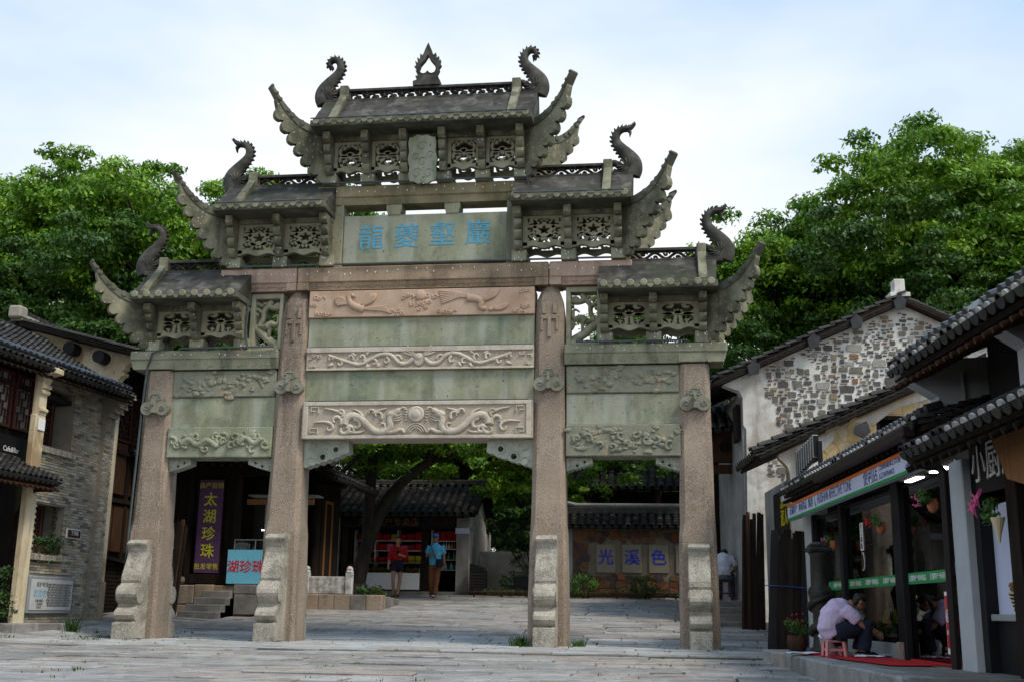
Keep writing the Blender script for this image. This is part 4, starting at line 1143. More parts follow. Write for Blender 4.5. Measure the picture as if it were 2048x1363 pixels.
def tile_mesh(r, l, mat, n=6, th=.016):
    b = B(); bm = b.bm; q = []
    for y, rr, dz in ((0, r, .014), (l, r * .92, -.012)):
        q.append([bm.verts.new((-rr * math.cos(PI * k / n), y, rr * .8 * math.sin(PI * k / n) + dz)) for k in range(n + 1)])
    qi = [bm.verts.new((-(r - th) * math.cos(PI * k / n), 0, (r - th) * .8 * math.sin(PI * k / n) + .014)) for k in range(n + 1)]
    for k in range(n):
        bm.faces.new((q[0][k], q[0][k + 1], q[1][k + 1], q[1][k])); bm.faces.new((qi[k + 1], qi[k], q[0][k], q[0][k + 1])[::-1])
    return b.mesh('cover_tile', mat, False)
TILES = {}
def tile_roof(parent, p0, p1, up, sp=.20, ex=.15, limit=300, ends=None, barrel=False, seed=1, sag=0.0):
    """cover tiles over pan tiles on the slope p0-p1 (eave) rising by `up`"""
    rnd = random.Random(seed)
    p0, p1, up = Vector(p0), Vector(p1), Vector(up)
    U = (p1 - p0).normalized(); L = (p1 - p0).length; V = up.normalized(); H = up.length; N = U.cross(V)
    if N.z < 0: N = -N
    flipx = U.cross(V).dot(N) < 0
    n = max(2, round(L / sp)); sp = L / n; rows = int(H / ex)
    key = round(sp, 3), round(ex, 3)
    if key not in TILES: TILES[key] = [tile_mesh(sp * .34, ex * 1.5, t) for t in tile_t]
    tm = TILES[key]; items = []
    Ux = -U if flipx else U
    def sg(t): return -sag * math.sin(PI * t)
    for i in range(n):
        for j in range(rows):
            o = p0 + U * (sp * (i + .5)) + V * (ex * j) + N * (.03 + sg(j / rows) + rnd.uniform(-.004, .004))
            items.append((rnd.choices(tm, (4, 3, 3, 1))[0], frame_mtx(o, Ux, V, N) @ RZ(rnd.uniform(-.04, .04))))
    pieces(parent, 'cover_tile', items, limit)
    # pans: one stepped sheet
    b = B(); bm = b.bm
    for j in range(rows + 1):
        for i in range(n + 1):
            cx = sp * i; w = sp * .36; vs = []
            for yy, dz in ((ex * j, .012), (min(H, ex * (j + 1.25)), -.008)):
                vs.append([bm.verts.new(p0 + U * max(0, min(L, cx + w * (k - 2) / 2)) + V * yy + N * (dz + sg(j / max(1, rows)) - .035 * (1 - ((k - 2) / 2) ** 2))) for k in range(5)])
            for k in range(4): bm.faces.new((vs[0][k], vs[0][k + 1], vs[1][k + 1], vs[1][k]))
    o = b.obj('pan_tile', 'pan_tile', parent); o['kind'] = 'stuff'
    # eave row: drip tiles and optional mortar moons / glossy barrels
    its = []
    drip = B(); w = sp * .40
    drip.plate([(-w, .035)] + [(w * (k - 4) / 4, -.005 - .045 * math.cos(PI * (k - 4) / 8) ** .6) for k in range(9)] + [(w, .035)], (), -.01, .01)
    dm = drip.mesh('drip_tile', 'roof_tile_a')
    for i in range(1, n): put('drip_tile', dm, parent, frame_mtx(p0 + U * (sp * i) - V * .03 + N * .0, Ux, -V.cross(Vector((0, 0, 1))).normalized() if False else V, N))
    if ends:
        mo = B(); r = sp * .27
        mo.plate([(-r, 0)] + [(-r * math.cos(PI * k / 10), r * .85 * math.sin(PI * k / 10)) for k in range(11)], (), -.012, .012)
        mm = mo.mesh('tile_end', ends)
        for i in range(n):
            if rnd.random() < .8: put('tile_end', mm, parent, frame_mtx(p0 + U * (sp * (i + .5)) - V * .012 + N * .035, Ux, V, N))
    if barrel:
        br = B(); br.tube([(0, 0, 0), (0, .17, 0)], sp * .33, 10, None, True, 1.0)
        bme = br.mesh('barrel_tile', 'tile_black', False)
        for i in range(n): put('barrel_tile', bme, parent, frame_mtx(p0 + U * (sp * (i + .5) + rnd.uniform(-.02, .02)) + V * (.10 + rnd.uniform(0, .03)) + N * (.035 + sp * .36), Ux, V, N))
    # boarding below
    b = B(); bm = b.bm
    c = [p0 - U * 0 - N * .045 + V * .04, p1 - N * .045 + V * .04, p1 + up - N * .045, p0 + up - N * .045]
    t = [q - N * .05 for q in c]
    v = [bm.verts.new(q) for q in c + t]
    for f in ((0, 1, 2, 3), (7, 6, 5, 4), (0, 4, 5, 1), (1, 5, 6, 2), (2, 6, 7, 3), (3, 7, 4, 0)): bm.faces.new([v[k] for k in f])
    b.obj('roof_boarding', 'wood_dark', parent)
    return N
def rafters(parent, p0, p1, up, n, r=.035, l=.5, mat='wood_dark'):
    p0, p1 = Vector(p0), Vector(p1); V = Vector(up).normalized()
    for i in range(n):
        p = p0 + (p1 - p0) * (i + .5) / n - Vector((0, 0, .15))
        B().cyl(p, V, r, l, 8).obj('rafter', mat, parent)

def lattice_window(parent, mtx, w, h, mat='wood_red', pat='maze', back='room_shade', nv=6, nh=8, name='lattice_window'):
    """local X width, local Y out of the wall (towards -Y), local Z up; origin bottom centre"""
    b = B(); f = .05
    b.box(-w / 2, -w / 2 + f, -.03, .03, 0, h, .004); b.box(w / 2 - f, w / 2, -.03, .03, 0, h, .004)
    b.box(-w / 2 + f, w / 2 - f, -.03, .03, 0, f, .004); b.box(-w / 2 + f, w / 2 - f, -.03, .03, h - f, h, .004)
    win = b.obj(name, mat, parent, mtx)
    rnd = random.Random(int(w * 100 + h * 10)); b = B(); t = .010
    for i in range(1, nv):
        x = -w / 2 + f + (w - 2 * f) * i / nv
        if pat == 'grid': b.box(x - t, x + t, -.012, .012, f, h - f)
        else:
            for j in range(nh):
                if (i + j) % 3: b.box(x - t, x + t, -.012, .012, f + (h - 2 * f) * j / nh, f + (h - 2 * f) * (j + 1) / nh)
    for j in range(1, nh):
        z = f + (h - 2 * f) * j / nh
        if pat == 'grid': b.box(-w / 2 + f, w / 2 - f, -.010, .010, z - t, z + t)
        else:
            for i in range(nv):
                if (i + j) % 3 != 1: b.box(-w / 2 + f + (w - 2 * f) * i / nv, -w / 2 + f + (w - 2 * f) * (i + 1) / nv, -.010, .010, z - t, z + t)
    o = b.obj('lattice_bar', mat, win, mtx); o['kind'] = 'stuff'
    B().box(-w / 2 + f, w / 2 - f, .035, .05, f, h - f).obj('pane', back, win, mtx)
    return win

def leaves(b, c, R, n, size, rnd, flat=.6, droop=0):
    for _ in range(n):
        d = Vector((rnd.gauss(0, 1), rnd.gauss(0, 1), rnd.gauss(0, 1) * flat)).normalized() * rnd.random() ** .4
        p = Vector(c) + Vector((d.x * R[0], d.y * R[1], d.z * R[2]))
        nrm = (d + Vector((rnd.uniform(-.8, .8), rnd.uniform(-.8, .8), rnd.uniform(-.3, 1.0)))).normalized()
        t = nrm.orthogonal().normalized(); t = (Matrix.Rotation(rnd.uniform(0, 6.3), 3, nrm) @ t); u = nrm.cross(t)
        s = size * rnd.uniform(.6, 1.3)
        b.bm.faces.new([b.bm.verts.new(q) for q in (p - t * s, p + u * s * .45 + nrm * s * .1, p + t * s, p - u * s * .45 + nrm * s * .1)])

# ---------------------------------------------------------------- brick house with the cafe (left)
bh = root('brick_house', (-8.0, 1.4, .2), 'grey brick tea house with cream plaster piers, tiled eaves and a cafe front', 'house')
WX = -7.40
def onX(x): return frame_mtx(Vector((x, 0, 0)), Vector((0, 1, 0)), Vector((-1, 0, 0)), Vector((0, 0, 1)))  # local X -> world Y, local Y into the wall
# backing wall with openings: lower window y .33-1.45 z 1.5-2.45; upper window y .3-1.42 z 3.55-4.7
wins = ((.33, 1.47, 1.52, 2.45), (.30, 1.45, 3.56, 4.72))
bw = B()
z0w, z1w = .15, 5.15
ysb = (.20, .33, 1.47, 2.95)
bw.box(WX - .45, WX - .02, .15, .32, z0w, z1w); bw.box(WX - .45, WX - .02, 1.46, 2.95, z0w, z1w)
for za, zb in ((z0w, 1.52), (2.45, 3.56), (4.72, z1w)): bw.box(WX - .45, WX - .021, .32, 1.46, za, zb)
brick_wall = bw.obj('wall', 'mortar', bh)
random.seed(5)
bl, bhh, jt = .215, .0445, .009
BM = []
for l in (bl, bl / 2):
    b = B(); b.box(-.03, .0, -l / 2, l / 2, -bhh / 2, bhh / 2, .004); base = b.mesh('brick', 'brick_a')
    BM.append([base] + [with_mat(base, t) for t in brick_t[1:]])
items = []
z = z0w + .05; row = 0
while z < z1w - .02:
    y = .2 + (0 if row % 2 else -bl / 2)
    while y < 2.93:
        yc = y + bl / 2
        inw = any(a - .02 < yc < c + .02 and za - .07 < z < zb + .0 for a, c, za, zb in wins)
        plac = (.33 < yc < 2.0 and .36 < z < 1.12)
        if not inw and not plac and yc + bl / 2 < 2.96:
            items.append((random.choices(BM[0], (4, 4, 3, 1.6, 1))[0], T(WX + random.uniform(-.004, .005), yc, z)))
        y += bl + jt
    z += bhh + jt; row += 1
# projecting corner pier with corbelled top
zz = .2; row = 0
while zz < 5.0:
    pr = .10 + (max(0, zz - 4.35) // .11) * .085
    for yc in ((2.70, 2.91) if row % 2 else (2.75, 2.96)):
        items.append((random.choices(BM[1 if yc > 2.9 else 0], (4, 4, 3, 1.2, 1))[0], T(WX + pr, yc, zz) @ S(1, .95, 1)))
    zz += bhh + jt; row += 1
b = B(); b.box(WX - .02, WX + .085, 2.60, 3.0, .15, 4.36)
for i in range(6): b.box(WX - .02, WX + .085 + i * .085, 2.60, 3.0, 4.36 + i * .11, 4.36 + (i + 1) * .11 - .003)
b.obj('corner_pier', 'mortar', bh)
pieces(bh, 'brick', items, 300)
# brick-on-edge sills
for y0, y1, z in ((.25, 1.55, 1.44), (.22, 1.52, 3.47)):
    for k in range(18):
        yy = y0 + (y1 - y0) * (k + .5) / 18; put('brick', BM[1][k % 3], bh, T(WX + .075, yy, z) @ RX(PI / 2) @ S(1.2, 1.0, (y1 - y0) / 18 / bhh * .85))
    B().box(WX - .02, WX + .045, y0, y1, z - .05, z + .05).obj('window_sill', 'mortar', bh)
# windows set deep
for a, c, za, zb in wins:
    win = lattice_window(bh, onX(WX - .30) @ T((a + c) / 2 - .17, 0, za), (c - a) - .36, zb - za, 'wood_red', 'maze', nv=7, nh=12)
    B().box(WX - .46, WX - .44, a, c, za, zb).obj('window_recess', 'room_shade', bh)
    B().box(WX - .33, WX - .27, c - .36, c - .30, za, zb, .004).obj('window_post', 'wood_dark', bh)
# ivy planter in the lower window
pb = B().box(WX - .20, WX - .01, .42, 1.42, 1.53, 1.68, .008).obj('planter_box', 'wood_brown'); tag(pb, 'wooden planter box on the lower window sill of the brick house', 'planter')
rnd = random.Random(3); b = B()
for k in range(22): leaves(b, (WX - .04 + rnd.uniform(-.05, .06), rnd.uniform(.42, 1.5), 1.72 + rnd.uniform(-.05, .1)), (.09, .1, .08), 26, .032, rnd)
for k in range(9):
    yy = rnd.uniform(.5, 1.5)
    for q in range(5): leaves(b, (WX + .04, yy + rnd.uniform(-.03, .03), 1.66 - q * .07), (.05, .05, .05), 7, .03, rnd)
for q in range(14): leaves(b, (WX - .15, 1.36 + rnd.uniform(-.05, .03), 1.8 + q * .05), (.05, .05, .05), 8, .028, rnd)
tag(b.obj('ivy', 'ivy_leaf'), 'green ivy spilling over the window sill of the brick house', 'plant')
# cream end strip and stone base next to the corner
B().box(WX - .05, WX + .10, 3.0, 3.16, 1.05, 4.55, .008).obj('plaster_strip', 'plaster_cream', bh)
B().box(WX - .05, WX + .13, 2.98, 3.2, .2, 1.05, .02).obj('stone_base', 'granite_ochre', bh)
# cream pier with corbelled head next to the cafe
b = B()
b.box(-7.11, -6.99, -.66, -.33, .15, 3.98, .012)
b.obj('plaster_pier', 'plaster_cream', bh)
prof = [(-7.11, 3.985), (-6.99, 3.985), (-6.985, 4.02), (-6.95, 4.06), (-6.95, 4.10), (-7.0, 4.13), (-7.0, 4.36), (-6.95, 4.39), (-6.94, 4.43), (-6.99, 4.47), (-6.93, 4.49), (-6.92, 4.54), (-6.97, 4.57), (-6.93, 4.66), (-6.87, 4.71), (-6.80, 4.74), (-6.72, 4.76), (-6.72, 4.84), (-6.8, 4.9), (-7.11, 5.0)]
B().plate(prof, (), -.61, -.34).obj('corbel_head', 'plaster_cream', bh)
B().box(-6.985, -6.97, -.58, -.36, 3.70, 3.92, .003).obj('wall_plate', 'white_paint', bh)
# cafe front: shutters, name board, shop window
B().box(-7.75, -7.56, -6, .10, .15, 5.2).obj('timber_wall', 'wood_dark', bh)
B().box(-7.9, -7.41, .09, .145, .15, 5.0).obj('timber_return', 'wood_dark', bh)
for yy in (-.28, -1.0, -1.75): lattice_window(bh, onX(-7.50) @ T(yy, 0, 3.72) , .62, 1.05, 'wood_red', 'maze', 'plaster_grey', 5, 7, 'shutter')
nb = B().box(-7.54, -7.46, -2.6, -.10, 3.22, 3.58, .006).obj('name_board', 'black_paint', bh)
text('lettering', 'Cafe&Bar', .135, .002, 'white_paint', nb, onX(-7.458) @ T(-.58, -.0, 3.33) @ FRONT)
sw = B().box(-7.52, -7.47, -1.9, -.70, .85, 2.3).obj('shop_window', 'glass', bh)
b = B()
for yy in (-1.9, -1.3, -.7): b.box(-7.53, -7.45, yy - .03, yy + .03, .8, 2.35)
for zz in (.82, 1.5, 2.32): b.box(-7.528, -7.452, -1.87, -.73, zz - .03, zz + .03)
b.obj('window_frame', 'wood_dark', sw)
b = B()
for r, cy, cz in ((.06, -.98, 1.78), (.045, -.93, 1.86), (.05, -1.03, 1.7)): b.ribbon(spiral(cy, cz, r, r, 0, 350, 14), .007, .003)
b.obj('window_drawing', 'white_paint', sw, onX(-7.462))
# canopy over the cafe window
cn = (-6.55, -3.4, 2.70), (-6.55, -.30, 2.74)
tile_roof(bh, cn[0], cn[1], (-.95, 0, .45), .17, .10, 170, seed=3)
rafters(bh, cn[0], cn[1], (-.95, 0, .45), 18, .028, .5, 'wood_brown')
B().tube([(-6.62, -.42, 2.62), (-7.0, -.45, 2.6), (-7.3, -.45, 2.1), (-7.3, -.45, 1.85)], .045, 8).obj('canopy_strut', 'wood_dark', bh)
# main roof
tile_roof(bh, (-6.78, -6.0, 4.68), (-6.78, 2.75, 4.90), (-2.3, 0, 1.32), .19, .11, 300, barrel=True, seed=4, sag=.06)
rafters(bh, (-6.78, -4.0, 4.70), (-6.78, 2.7, 4.90), (-2.3, 0, 1.32), 34, .03, .55)
B().box(-9.25, -9.0, -6, 2.98, 5.98, 6.18, .03).obj('ridge_course', 'mortar', bh)
b = B()
for k in range(75): b.box(-9.22, -9.03, -5.9 + k * .118, -5.9 + k * .118 + .035, 6.18, 6.26, 0, None, .006)
o = b.obj('ridge_tile', 'roof_tile_b', bh); o['kind'] = 'stuff'
B().box(-11.5, -7.5, -6, 2.9, 4.5, 4.6).obj('attic_floor', 'room_shade', bh)
# stone notice board
st = B().box(WX - .02, WX + .055, .34, 1.98, .40, 1.09, .012).obj('notice_slab', 'grey_metal', bh)
M('notice_stone', [(.42, .43, .41), (.5, .51, .49)], scale=4, bump=.1); M('ink', [(.02, .02, .022), (.03, .03, .03)], bump=0)
B().box(WX + .05, WX + .068, .40, 1.92, .46, 1.03, .004).obj('notice_face', 'notice_stone', bh)
fm = onX(WX + .0695)
nf = st
text('lettering', '保护单位', .105, .001, 'ink', nf, fm @ T(.78, 0, .93) @ FRONT)
text('lettering', '忠武坊', .16, .001, 'blue_paint', nf, fm @ T(.72, 0, .76) @ FRONT)
text('lettering', '无锡市惠山\n人民政府\n公布立', .06, .001, 'ink', nf, fm @ T(.72, 0, .57) @ FRONT)
text('lettering', '\n'.join('此坊建于明代为纪念先贤而立历经修葺今存'[k % 3:] for k in range(9)), .049, .001, 'ink', nf, fm @ T(1.42, 0, .74) @ FRONT)
# street name plate
sp_ = B().box(WX + .0, WX + .03, 1.55, 2.12, 1.86, 2.05, .01).obj('street_plate', 'white_paint', bh)
B().box(WX + .028, WX + .036, 1.59, 2.08, 1.88, 2.03, .012).obj('plate_face', 'wood_red', sp_)
text('lettering', '下河塘', .10, .001, 'white_paint', sp_, onX(WX + .037) @ T(1.85, 0, 1.965) @ FRONT)
# kerb strip at the foot of the wall
for k in range(5): B().box(-7.35, -6.85 + random.uniform(-.03, .03), -.9 + k * .85, -.06 + k * .85, .05, .235 + random.uniform(-.01, .01), .02).obj('kerb_stone', slab_t[k % 3], bh)
# climbing plant beside the pier
b = B(); rnd = random.Random(8)
for k in range(60): leaves(b, (-7.2 + rnd.uniform(-.15, .25), rnd.uniform(-1.5, -.62), rnd.uniform(.3, 1.15)), (.12, .12, .12), 14, .038, rnd)
B_iv = b.obj('climbing_plant', 'ivy_leaf'); tag(B_iv, 'leafy green climber growing below the cafe window beside the cream pier', 'plant')

# ---------------------------------------------------------------- gabled house behind the brick house
gh = root('gabled_house', (-8.5, 5.0, .3), 'old house with cream gable, dark timber front and tiled roof behind the brick house', 'house')
GY = 3.02
B().plate([(-12.2, 3.2), (-7.35, 3.2), (-7.35, 5.35), (-7.30, 5.42), (-7.22, 5.46), (-7.22, 5.52), (-7.28, 5.55), (-7.2, 5.6), (-7.2, 5.66), (-7.05, 5.78), (-6.9, 5.86), (-6.9, 5.96), (-7.3, 5.96), (-9.45, 6.50), (-12.2, 5.7)], (), GY, GY + .22).obj('gable_wall', 'plaster_cream', gh)
for x, z in ((-9.25, 6.22), (-8.4, 6.02), (-7.7, 5.82)):
    B().cyl((x, GY - .32, z), (0, 1, 0), .14, .36, 12).obj('purlin_cap', 'black_paint', gh)
B().plate([(-9.6, 6.52), (-6.75, 5.82), (-6.75, 5.92), (-9.6, 6.62)], (), GY - .38, GY - .3).obj('barge_board', 'wood_dark', gh)
tile_roof(gh, (-6.65, GY - .42, 5.86), (-6.65, 8.6, 5.86), (-2.95, 0, .76), .19, .11, 260, seed=6)
tile_roof(gh, (-12.8, 8.6, 5.6), (-12.8, GY - .42, 5.6), (3.2, 0, 1.02), .22, .3, 60, seed=7)
b = B()
for k in range(50): b.box(-9.70, -9.48, GY - .5 + k * .12, GY - .5 + k * .12 + .036, 6.76, 6.86, 0, None, .006)
o = b.obj('ridge_tile', 'roof_tile_b', gh); o['kind'] = 'stuff'
B().box(-9.72, -9.46, GY - .5, 8.6, 6.60, 6.76, .02).obj('ridge_course', 'mortar', gh)
B().box(-9.74, -9.44, GY - .62, GY - .3, 6.64, 6.92, .04).obj('ridge_end', 'mortar', gh)
# verge tiles over the barge board
vt = tile_mesh(.075, .17, 'roof_tile_b')
for k in range(26):
    t = k / 26; put('verge_tile', vt, gh, frame_mtx(Vector((-6.7 - 2.95 * t, GY - .40, 5.90 + .76 * t)), Vector((0, 1, 0)), Vector((-.968, 0, .25)), Vector((.25, 0, .968))))
# timber street front
TX = -8.0
B().box(TX - .3, TX - .08, 3.24, 9.0, .2, 6.0).obj('timber_wall', 'wood_dark', gh)
for yy in (3.5, 4.35, 5.2, 6.05, 6.9):
    lattice_window(gh, onX(TX) @ T(yy + .38, 0, 4.25), .76, 1.1, 'wood_red', 'maze', nv=6, nh=9, name='upper_window')
    B().box(TX - .06, TX + .03, yy - .06, yy + .05, .3, 5.8, .006).obj('timber_post', 'wood_dark', gh)
    B().box(TX - .05, TX + .01, yy + .06, yy + .74, 4.02, 4.22, .008).obj('apron_panel', 'wood_red', gh)
    for k in range(6): B().box(TX - .05, TX - .005, yy + .07 + k * .112, yy + .07 + k * .112 + .106, 3.05, 3.98, .004).obj('wall_plank', 'wood_brown', gh)
for z in (2.9, 4.0): B().box(TX - .08, TX + .06, 3.3, 8.9, z - .06, z + .04, .008).obj('rail', 'wood_dark', gh)
for k in range(14): B().box(TX - .06, TX + .05, 3.55, 5.6, .32 + k * .085, .32 + k * .085 + .07, .006).obj('shutter_slat', 'wood_dark', gh)
B().plate([(3.5, 1.62), (5.7, 1.45), (5.7, 1.5), (3.5, 1.67)], (), 0, .25, onX(TX + .2)).obj('ledge', 'wood_dark', gh)
for yy in (3.9, 4.7, 5.5): B().box(TX - .06, TX - .0, yy, yy + .72, 1.75, 2.8, .01).obj('door_panel', 'wood_brown', gh)
# ---------------------------------------------------------------- right hand row of houses
RO = Vector((7.0, -4.6, 0)); RU = Vector((-.0863, .9963, 0)); RN = Vector((.9963, .0863, 0))
RF = frame_mtx(RO, -RU, RN, Vector((0, 0, 1)))           # local X towards the viewer, Y into the wall, Z up
def rp(a, d, z): return RO - RU * a + RN * d + Vector((0, 0, z))
def RG(a): return frame_mtx(RO - RU * a, RN, RU, Vector((0, 0, 1)))   # gable plane: local X = d, local Y away from viewer

M('plaster_yellow', [(.40, .27, .11), (.50, .37, .18), (.56, .45, .26)], scale=1.6, bump=.3, bscale=14, patch=[((.42, .40, .34), .7, .9), ((.28, .20, .10), .5, 2.5)], streak=((.24, .17, .09), .5, 2.0))
M('sign_white', [(.50, .55, .72), (.56, .61, .78)], rough=.4, bump=0)
M('sign_blue', [(.01, .03, .16), (.015, .045, .2)], rough=.4, bump=0)
M('sign_orange', [(.55, .12, .02), (.6, .15, .03)], rough=.4, bump=0)
M('sign_green', [(.01, .22, .06), (.015, .26, .08)], rough=.4, bump=0)
M('gutter', [(.012, .008, .008), (.02, .013, .013)], rough=.5, bump=0, spec=.2)
M('carpet', [(.42, .012, .018), (.55, .02, .028)], scale=20, rough=.95, bump=.4, bscale=150)
M('terracotta', [(.30, .10, .045), (.42, .15, .07)], scale=6, bump=.2)
M('flower_pink', [(.65, .08, .26), (.75, .18, .38)], scale=20, bump=0)
M('flower_red', [(.5, .01, .015), (.6, .03, .03)], scale=20, bump=0)
M('cone_paper', [(.6, .5, .3), (.65, .55, .35)], bump=0)
M('poster_red', [(.5, .012, .02), (.56, .02, .03)], rough=.4, bump=0)
M('poster_yellow', [(.52, .40, .01), (.60, .48, .02)], rough=.4, bump=0)
M('poster_green', [(.02, .10, .008), (.05, .19, .015)], scale=14, rough=.4, bump=0)
M('shield_metal', [(.035, .037, .04), (.065, .068, .07)], scale=5, rough=.7, bump=.2, spec=.1)
M('shop_floor', [(.10, .09, .08), (.13, .12, .11)], rough=.3, bump=0)
M('shop_wall', [(.09, .085, .08), (.12, .11, .10)], rough=.7, bump=0)
M('carton', [(.28, .18, .09), (.34, .22, .12)], scale=8, bump=0)
emit_mat('lamp', (1, .98, .92), 9.0)
M('cast_iron', [(.006, .006, .005), (.014, .012, .009), (.03, .025, .015)], scale=5, rough=.45, spec=.35, bump=.5, bscale=20)
M('stone_grey', [(.13, .125, .112), (.19, .18, .165), (.26, .25, .23)], scale=3, bump=.5, bscale=25, patch=((.12, .11, .09), .6, 2))
leaf_mat('pot_leaf', (.02, .06, .01), (.05, .13, .02), (.10, .22, .04), 6)

# --- convenience store
cs = root('convenience_store', tuple(rp(0, 1.2, .1)), 'small convenience store with glass front, white blue sign board and tiled eave', 'shop')
A0, A1 = -3.55, 3.30
for a, w, m in ((-1.19, .16, 'black_paint'), (1.54, .30, 'black_paint'), (-3.0, .12, 'black_paint')):
    B().box(a - w / 2, a + w / 2, -.03, .12, .1, 2.1, .006, RF).obj('post', m, cs)
B().box(A0 - .35, A0 + .45, .0, .25, .05, 2.6, .01, RF).obj('end_pier', 'plaster_fresh', cs)
for a0, a1, z0 in ((-2.94, -1.27, .1), (-1.11, 1.39, .28), (1.69, 3.2, .12)):
    gl = B().box(a0, a1, .04, .052, z0, 2.06, 0, RF).obj('shop_window', 'glass', cs)
    b = B()
    for x0, x1, zz0, zz1 in ((a0, a0 + .025, z0, 2.06), (a1 - .025, a1, z0, 2.06), (a0, a1, 2.03, 2.06)): b.box(x0, x1, .03, .034, zz0, zz1, 0, RF)
    b.obj('window_frame', 'gutter', gl)
    zb0 = 1.0
    bd = B().box(a0 + .03, a1 - .03, .028, .036, zb0 - .06, zb0 + .065, 0, RF).obj('green_band', 'sign_green', gl)
    if a1 - a0 > 1.5:
        n = 2 if a1 - a0 < 2 else 3
        for k in range(n): text('lettering', '无锡特产 休闲食品', .075, .001, 'white_paint', bd, RF @ T(a0 + (a1 - a0) * (k + .5) / n, .026, zb0) @ FRONT)
B().box(-1.11, 1.39, -.02, .10, .1, .275, .006, RF).obj('window_plinth', 'grey_metal', cs)
B().box(1.40, 1.62, -.06, -.032, .1, .30, .006, RF).obj('stone_plinth', 'granite', cs)
B().box(1.69, 3.2, .0, .08, .1, .125, .004, RF).obj('door_sill', 'carpet', cs)
# interior
b = B(); b.box(A0, 3.3, 3.4, 3.5, .05, 2.8, 0, RF); b.box(A0 - .1, A0, .2, 3.5, .05, 2.8, 0, RF); b.box(3.3, 3.4, .12, 3.5, .05, 2.8, 0, RF); b.obj('inner_wall', 'shop_wall', cs)
B().box(A0, 3.3, .06, 3.4, .06, .11, 0, RF).obj('floor', 'shop_floor', cs)
B().box(A0, 3.3, .06, 3.4, 2.42, 2.5, 0, RF).obj('ceiling', 'shop_wall', cs)
for a in (-.7, .4, 1.4):
    for d in (.9, 1.6): B().box(a - .28, a + .28, d - .05, d + .05, 2.40, 2.418, 0, RF).obj('ceiling_lamp', 'lamp', cs)
# sign board
sb = B().box(A0 + .05, 3.42, -.30, -.22, 2.04, 2.29, .004, RF).obj('sign_board', 'sign_white', cs)
B().box(A0 + .05, 3.42, -.306, -.298, 2.252, 2.293, 0, RF).obj('orange_stripe', 'sign_orange', sb)
B().box(A0 + .05, 3.42, -.306, -.298, 2.037, 2.078, 0, RF).obj('green_stripe', 'sign_green', sb)
for a, s, h, sx in ((-3.02, '无锡特产', .15, .98), (-2.30, '休闲食品', .15, .98), (-1.74, '烟酒', .16, 1), (-.30, 'HUISHAN AFFECTIVE TONE', .19, .84), (1.60, '便利店', .215, 1.0)):
    text('lettering', s, h, .001, 'sign_blue', sb, RF @ T(a, -.302, 2.175) @ FRONT, sx=sx)
text('lettering', 'CONVENIENCE STORE', .085, .001, 'sign_blue', sb, RF @ T(2.42, -.302, 2.222) @ FRONT)
text('lettering', '入口 ENTRANCE', .085, .001, 'sign_blue', sb, RF @ T(2.28, -.302, 2.128) @ FRONT)
text('lettering', '上河街店', .06, .001, 'sign_blue', sb, RF @ T(3.1, -.302, 2.12) @ FRONT)
b = B()
for k, (x, z, w, h) in enumerate(((-.03, .0, .018, .12), (.0, -.02, .03, .05), (.03, -.04, .05, .03))): b.box(-1.42 + x - w / 2, -1.42 + x + w / 2, -.305, -.299, 2.16 + z - .03, 2.17 + z - .03 + h, 0, RF)
b.obj('emblem', 'sign_green', sb)
# tiled eave, gutter and down pipe
tile_roof(cs, rp(A0 - .2, -.36, 2.50), rp(3.75, -.36, 2.48), RN * 2.6 + Vector((0, 0, .75)), .17, .12, 260, ends='tile_mortar', barrel=True, seed=9)
rafters(cs, rp(A0 - .2, -.34, 2.50), rp(3.7, -.34, 2.48), RN * 2.6 + Vector((0, 0, .75)), 34, .024, .35)
B().box(A0 - .2, 3.7, -.18, -.08, 2.36, 2.50, .004, RF).obj('fascia', 'wood_dark', cs)
B().box(-.75, 3.55, -.47, -.34, 2.36, 2.465, .012, RF).obj('gutter', 'gutter', cs)
B().tube([rp(3.44, -.40, 2.36), rp(3.44, -.40, 2.17), rp(3.45, -.34, 2.10), rp(3.50, -.12, 2.06), rp(3.52, -.08, 2.0), rp(3.50, -.08, 1.0), rp(3.48, -.08, .02)], .05, 6).obj('down_pipe', 'gutter', cs)
# goods and fittings behind the glass
rnd = random.Random(17)
sh = root('display_shelf', tuple(rp(.3, 1.35, .11)), 'dark open display shelf behind the store window', 'shelf')
for z in (.35, .75, 1.12, 1.5): B().box(-.6, 1.3, 1.15, 1.5, z - .02, z, 0, RF).obj('shelf_board', 'wood_dark', sh)
for a in (-.6, .35, 1.3): B().box(a - .02, a + .02, 1.15, 1.5, .11, 1.7, 0, RF).obj('upright', 'wood_dark', sh)
goods_m = ['carton', 'poster_yellow', 'poster_red', 'sign_white', 'pot_leaf', 'sign_blue', 'carton']
for z, lab in ((.35, 'lowest'), (.75, 'second'), (1.12, 'third'), (1.5, 'top')):
    for k in range(5):
        a = -.45 + k * .38 + rnd.uniform(-.05, .05); w = rnd.uniform(.14, .26); h = rnd.uniform(.12, .24); mt = rnd.choice(goods_m)
        g_ = B().box(a, a + w, 1.18, 1.36, z + .001, z + h, .01, RF).obj('goods_box', mt)
        tag(g_, 'packed goods box on the %s board of the store display shelf' % lab, 'box', 'goods on the store display shelf')
ct = root('counter', tuple(rp(2.6, 1.0, .11)), 'wood fronted white topped counter inside the store doorway', 'counter')
B().box(2.0, 3.25, .8, 1.3, .11, .72, .01, RF).obj('counter_front', 'wood_brown', ct); B().box(1.95, 3.25, .75, 1.35, .72, .84, .01, RF).obj('counter_top', 'white_paint', ct)
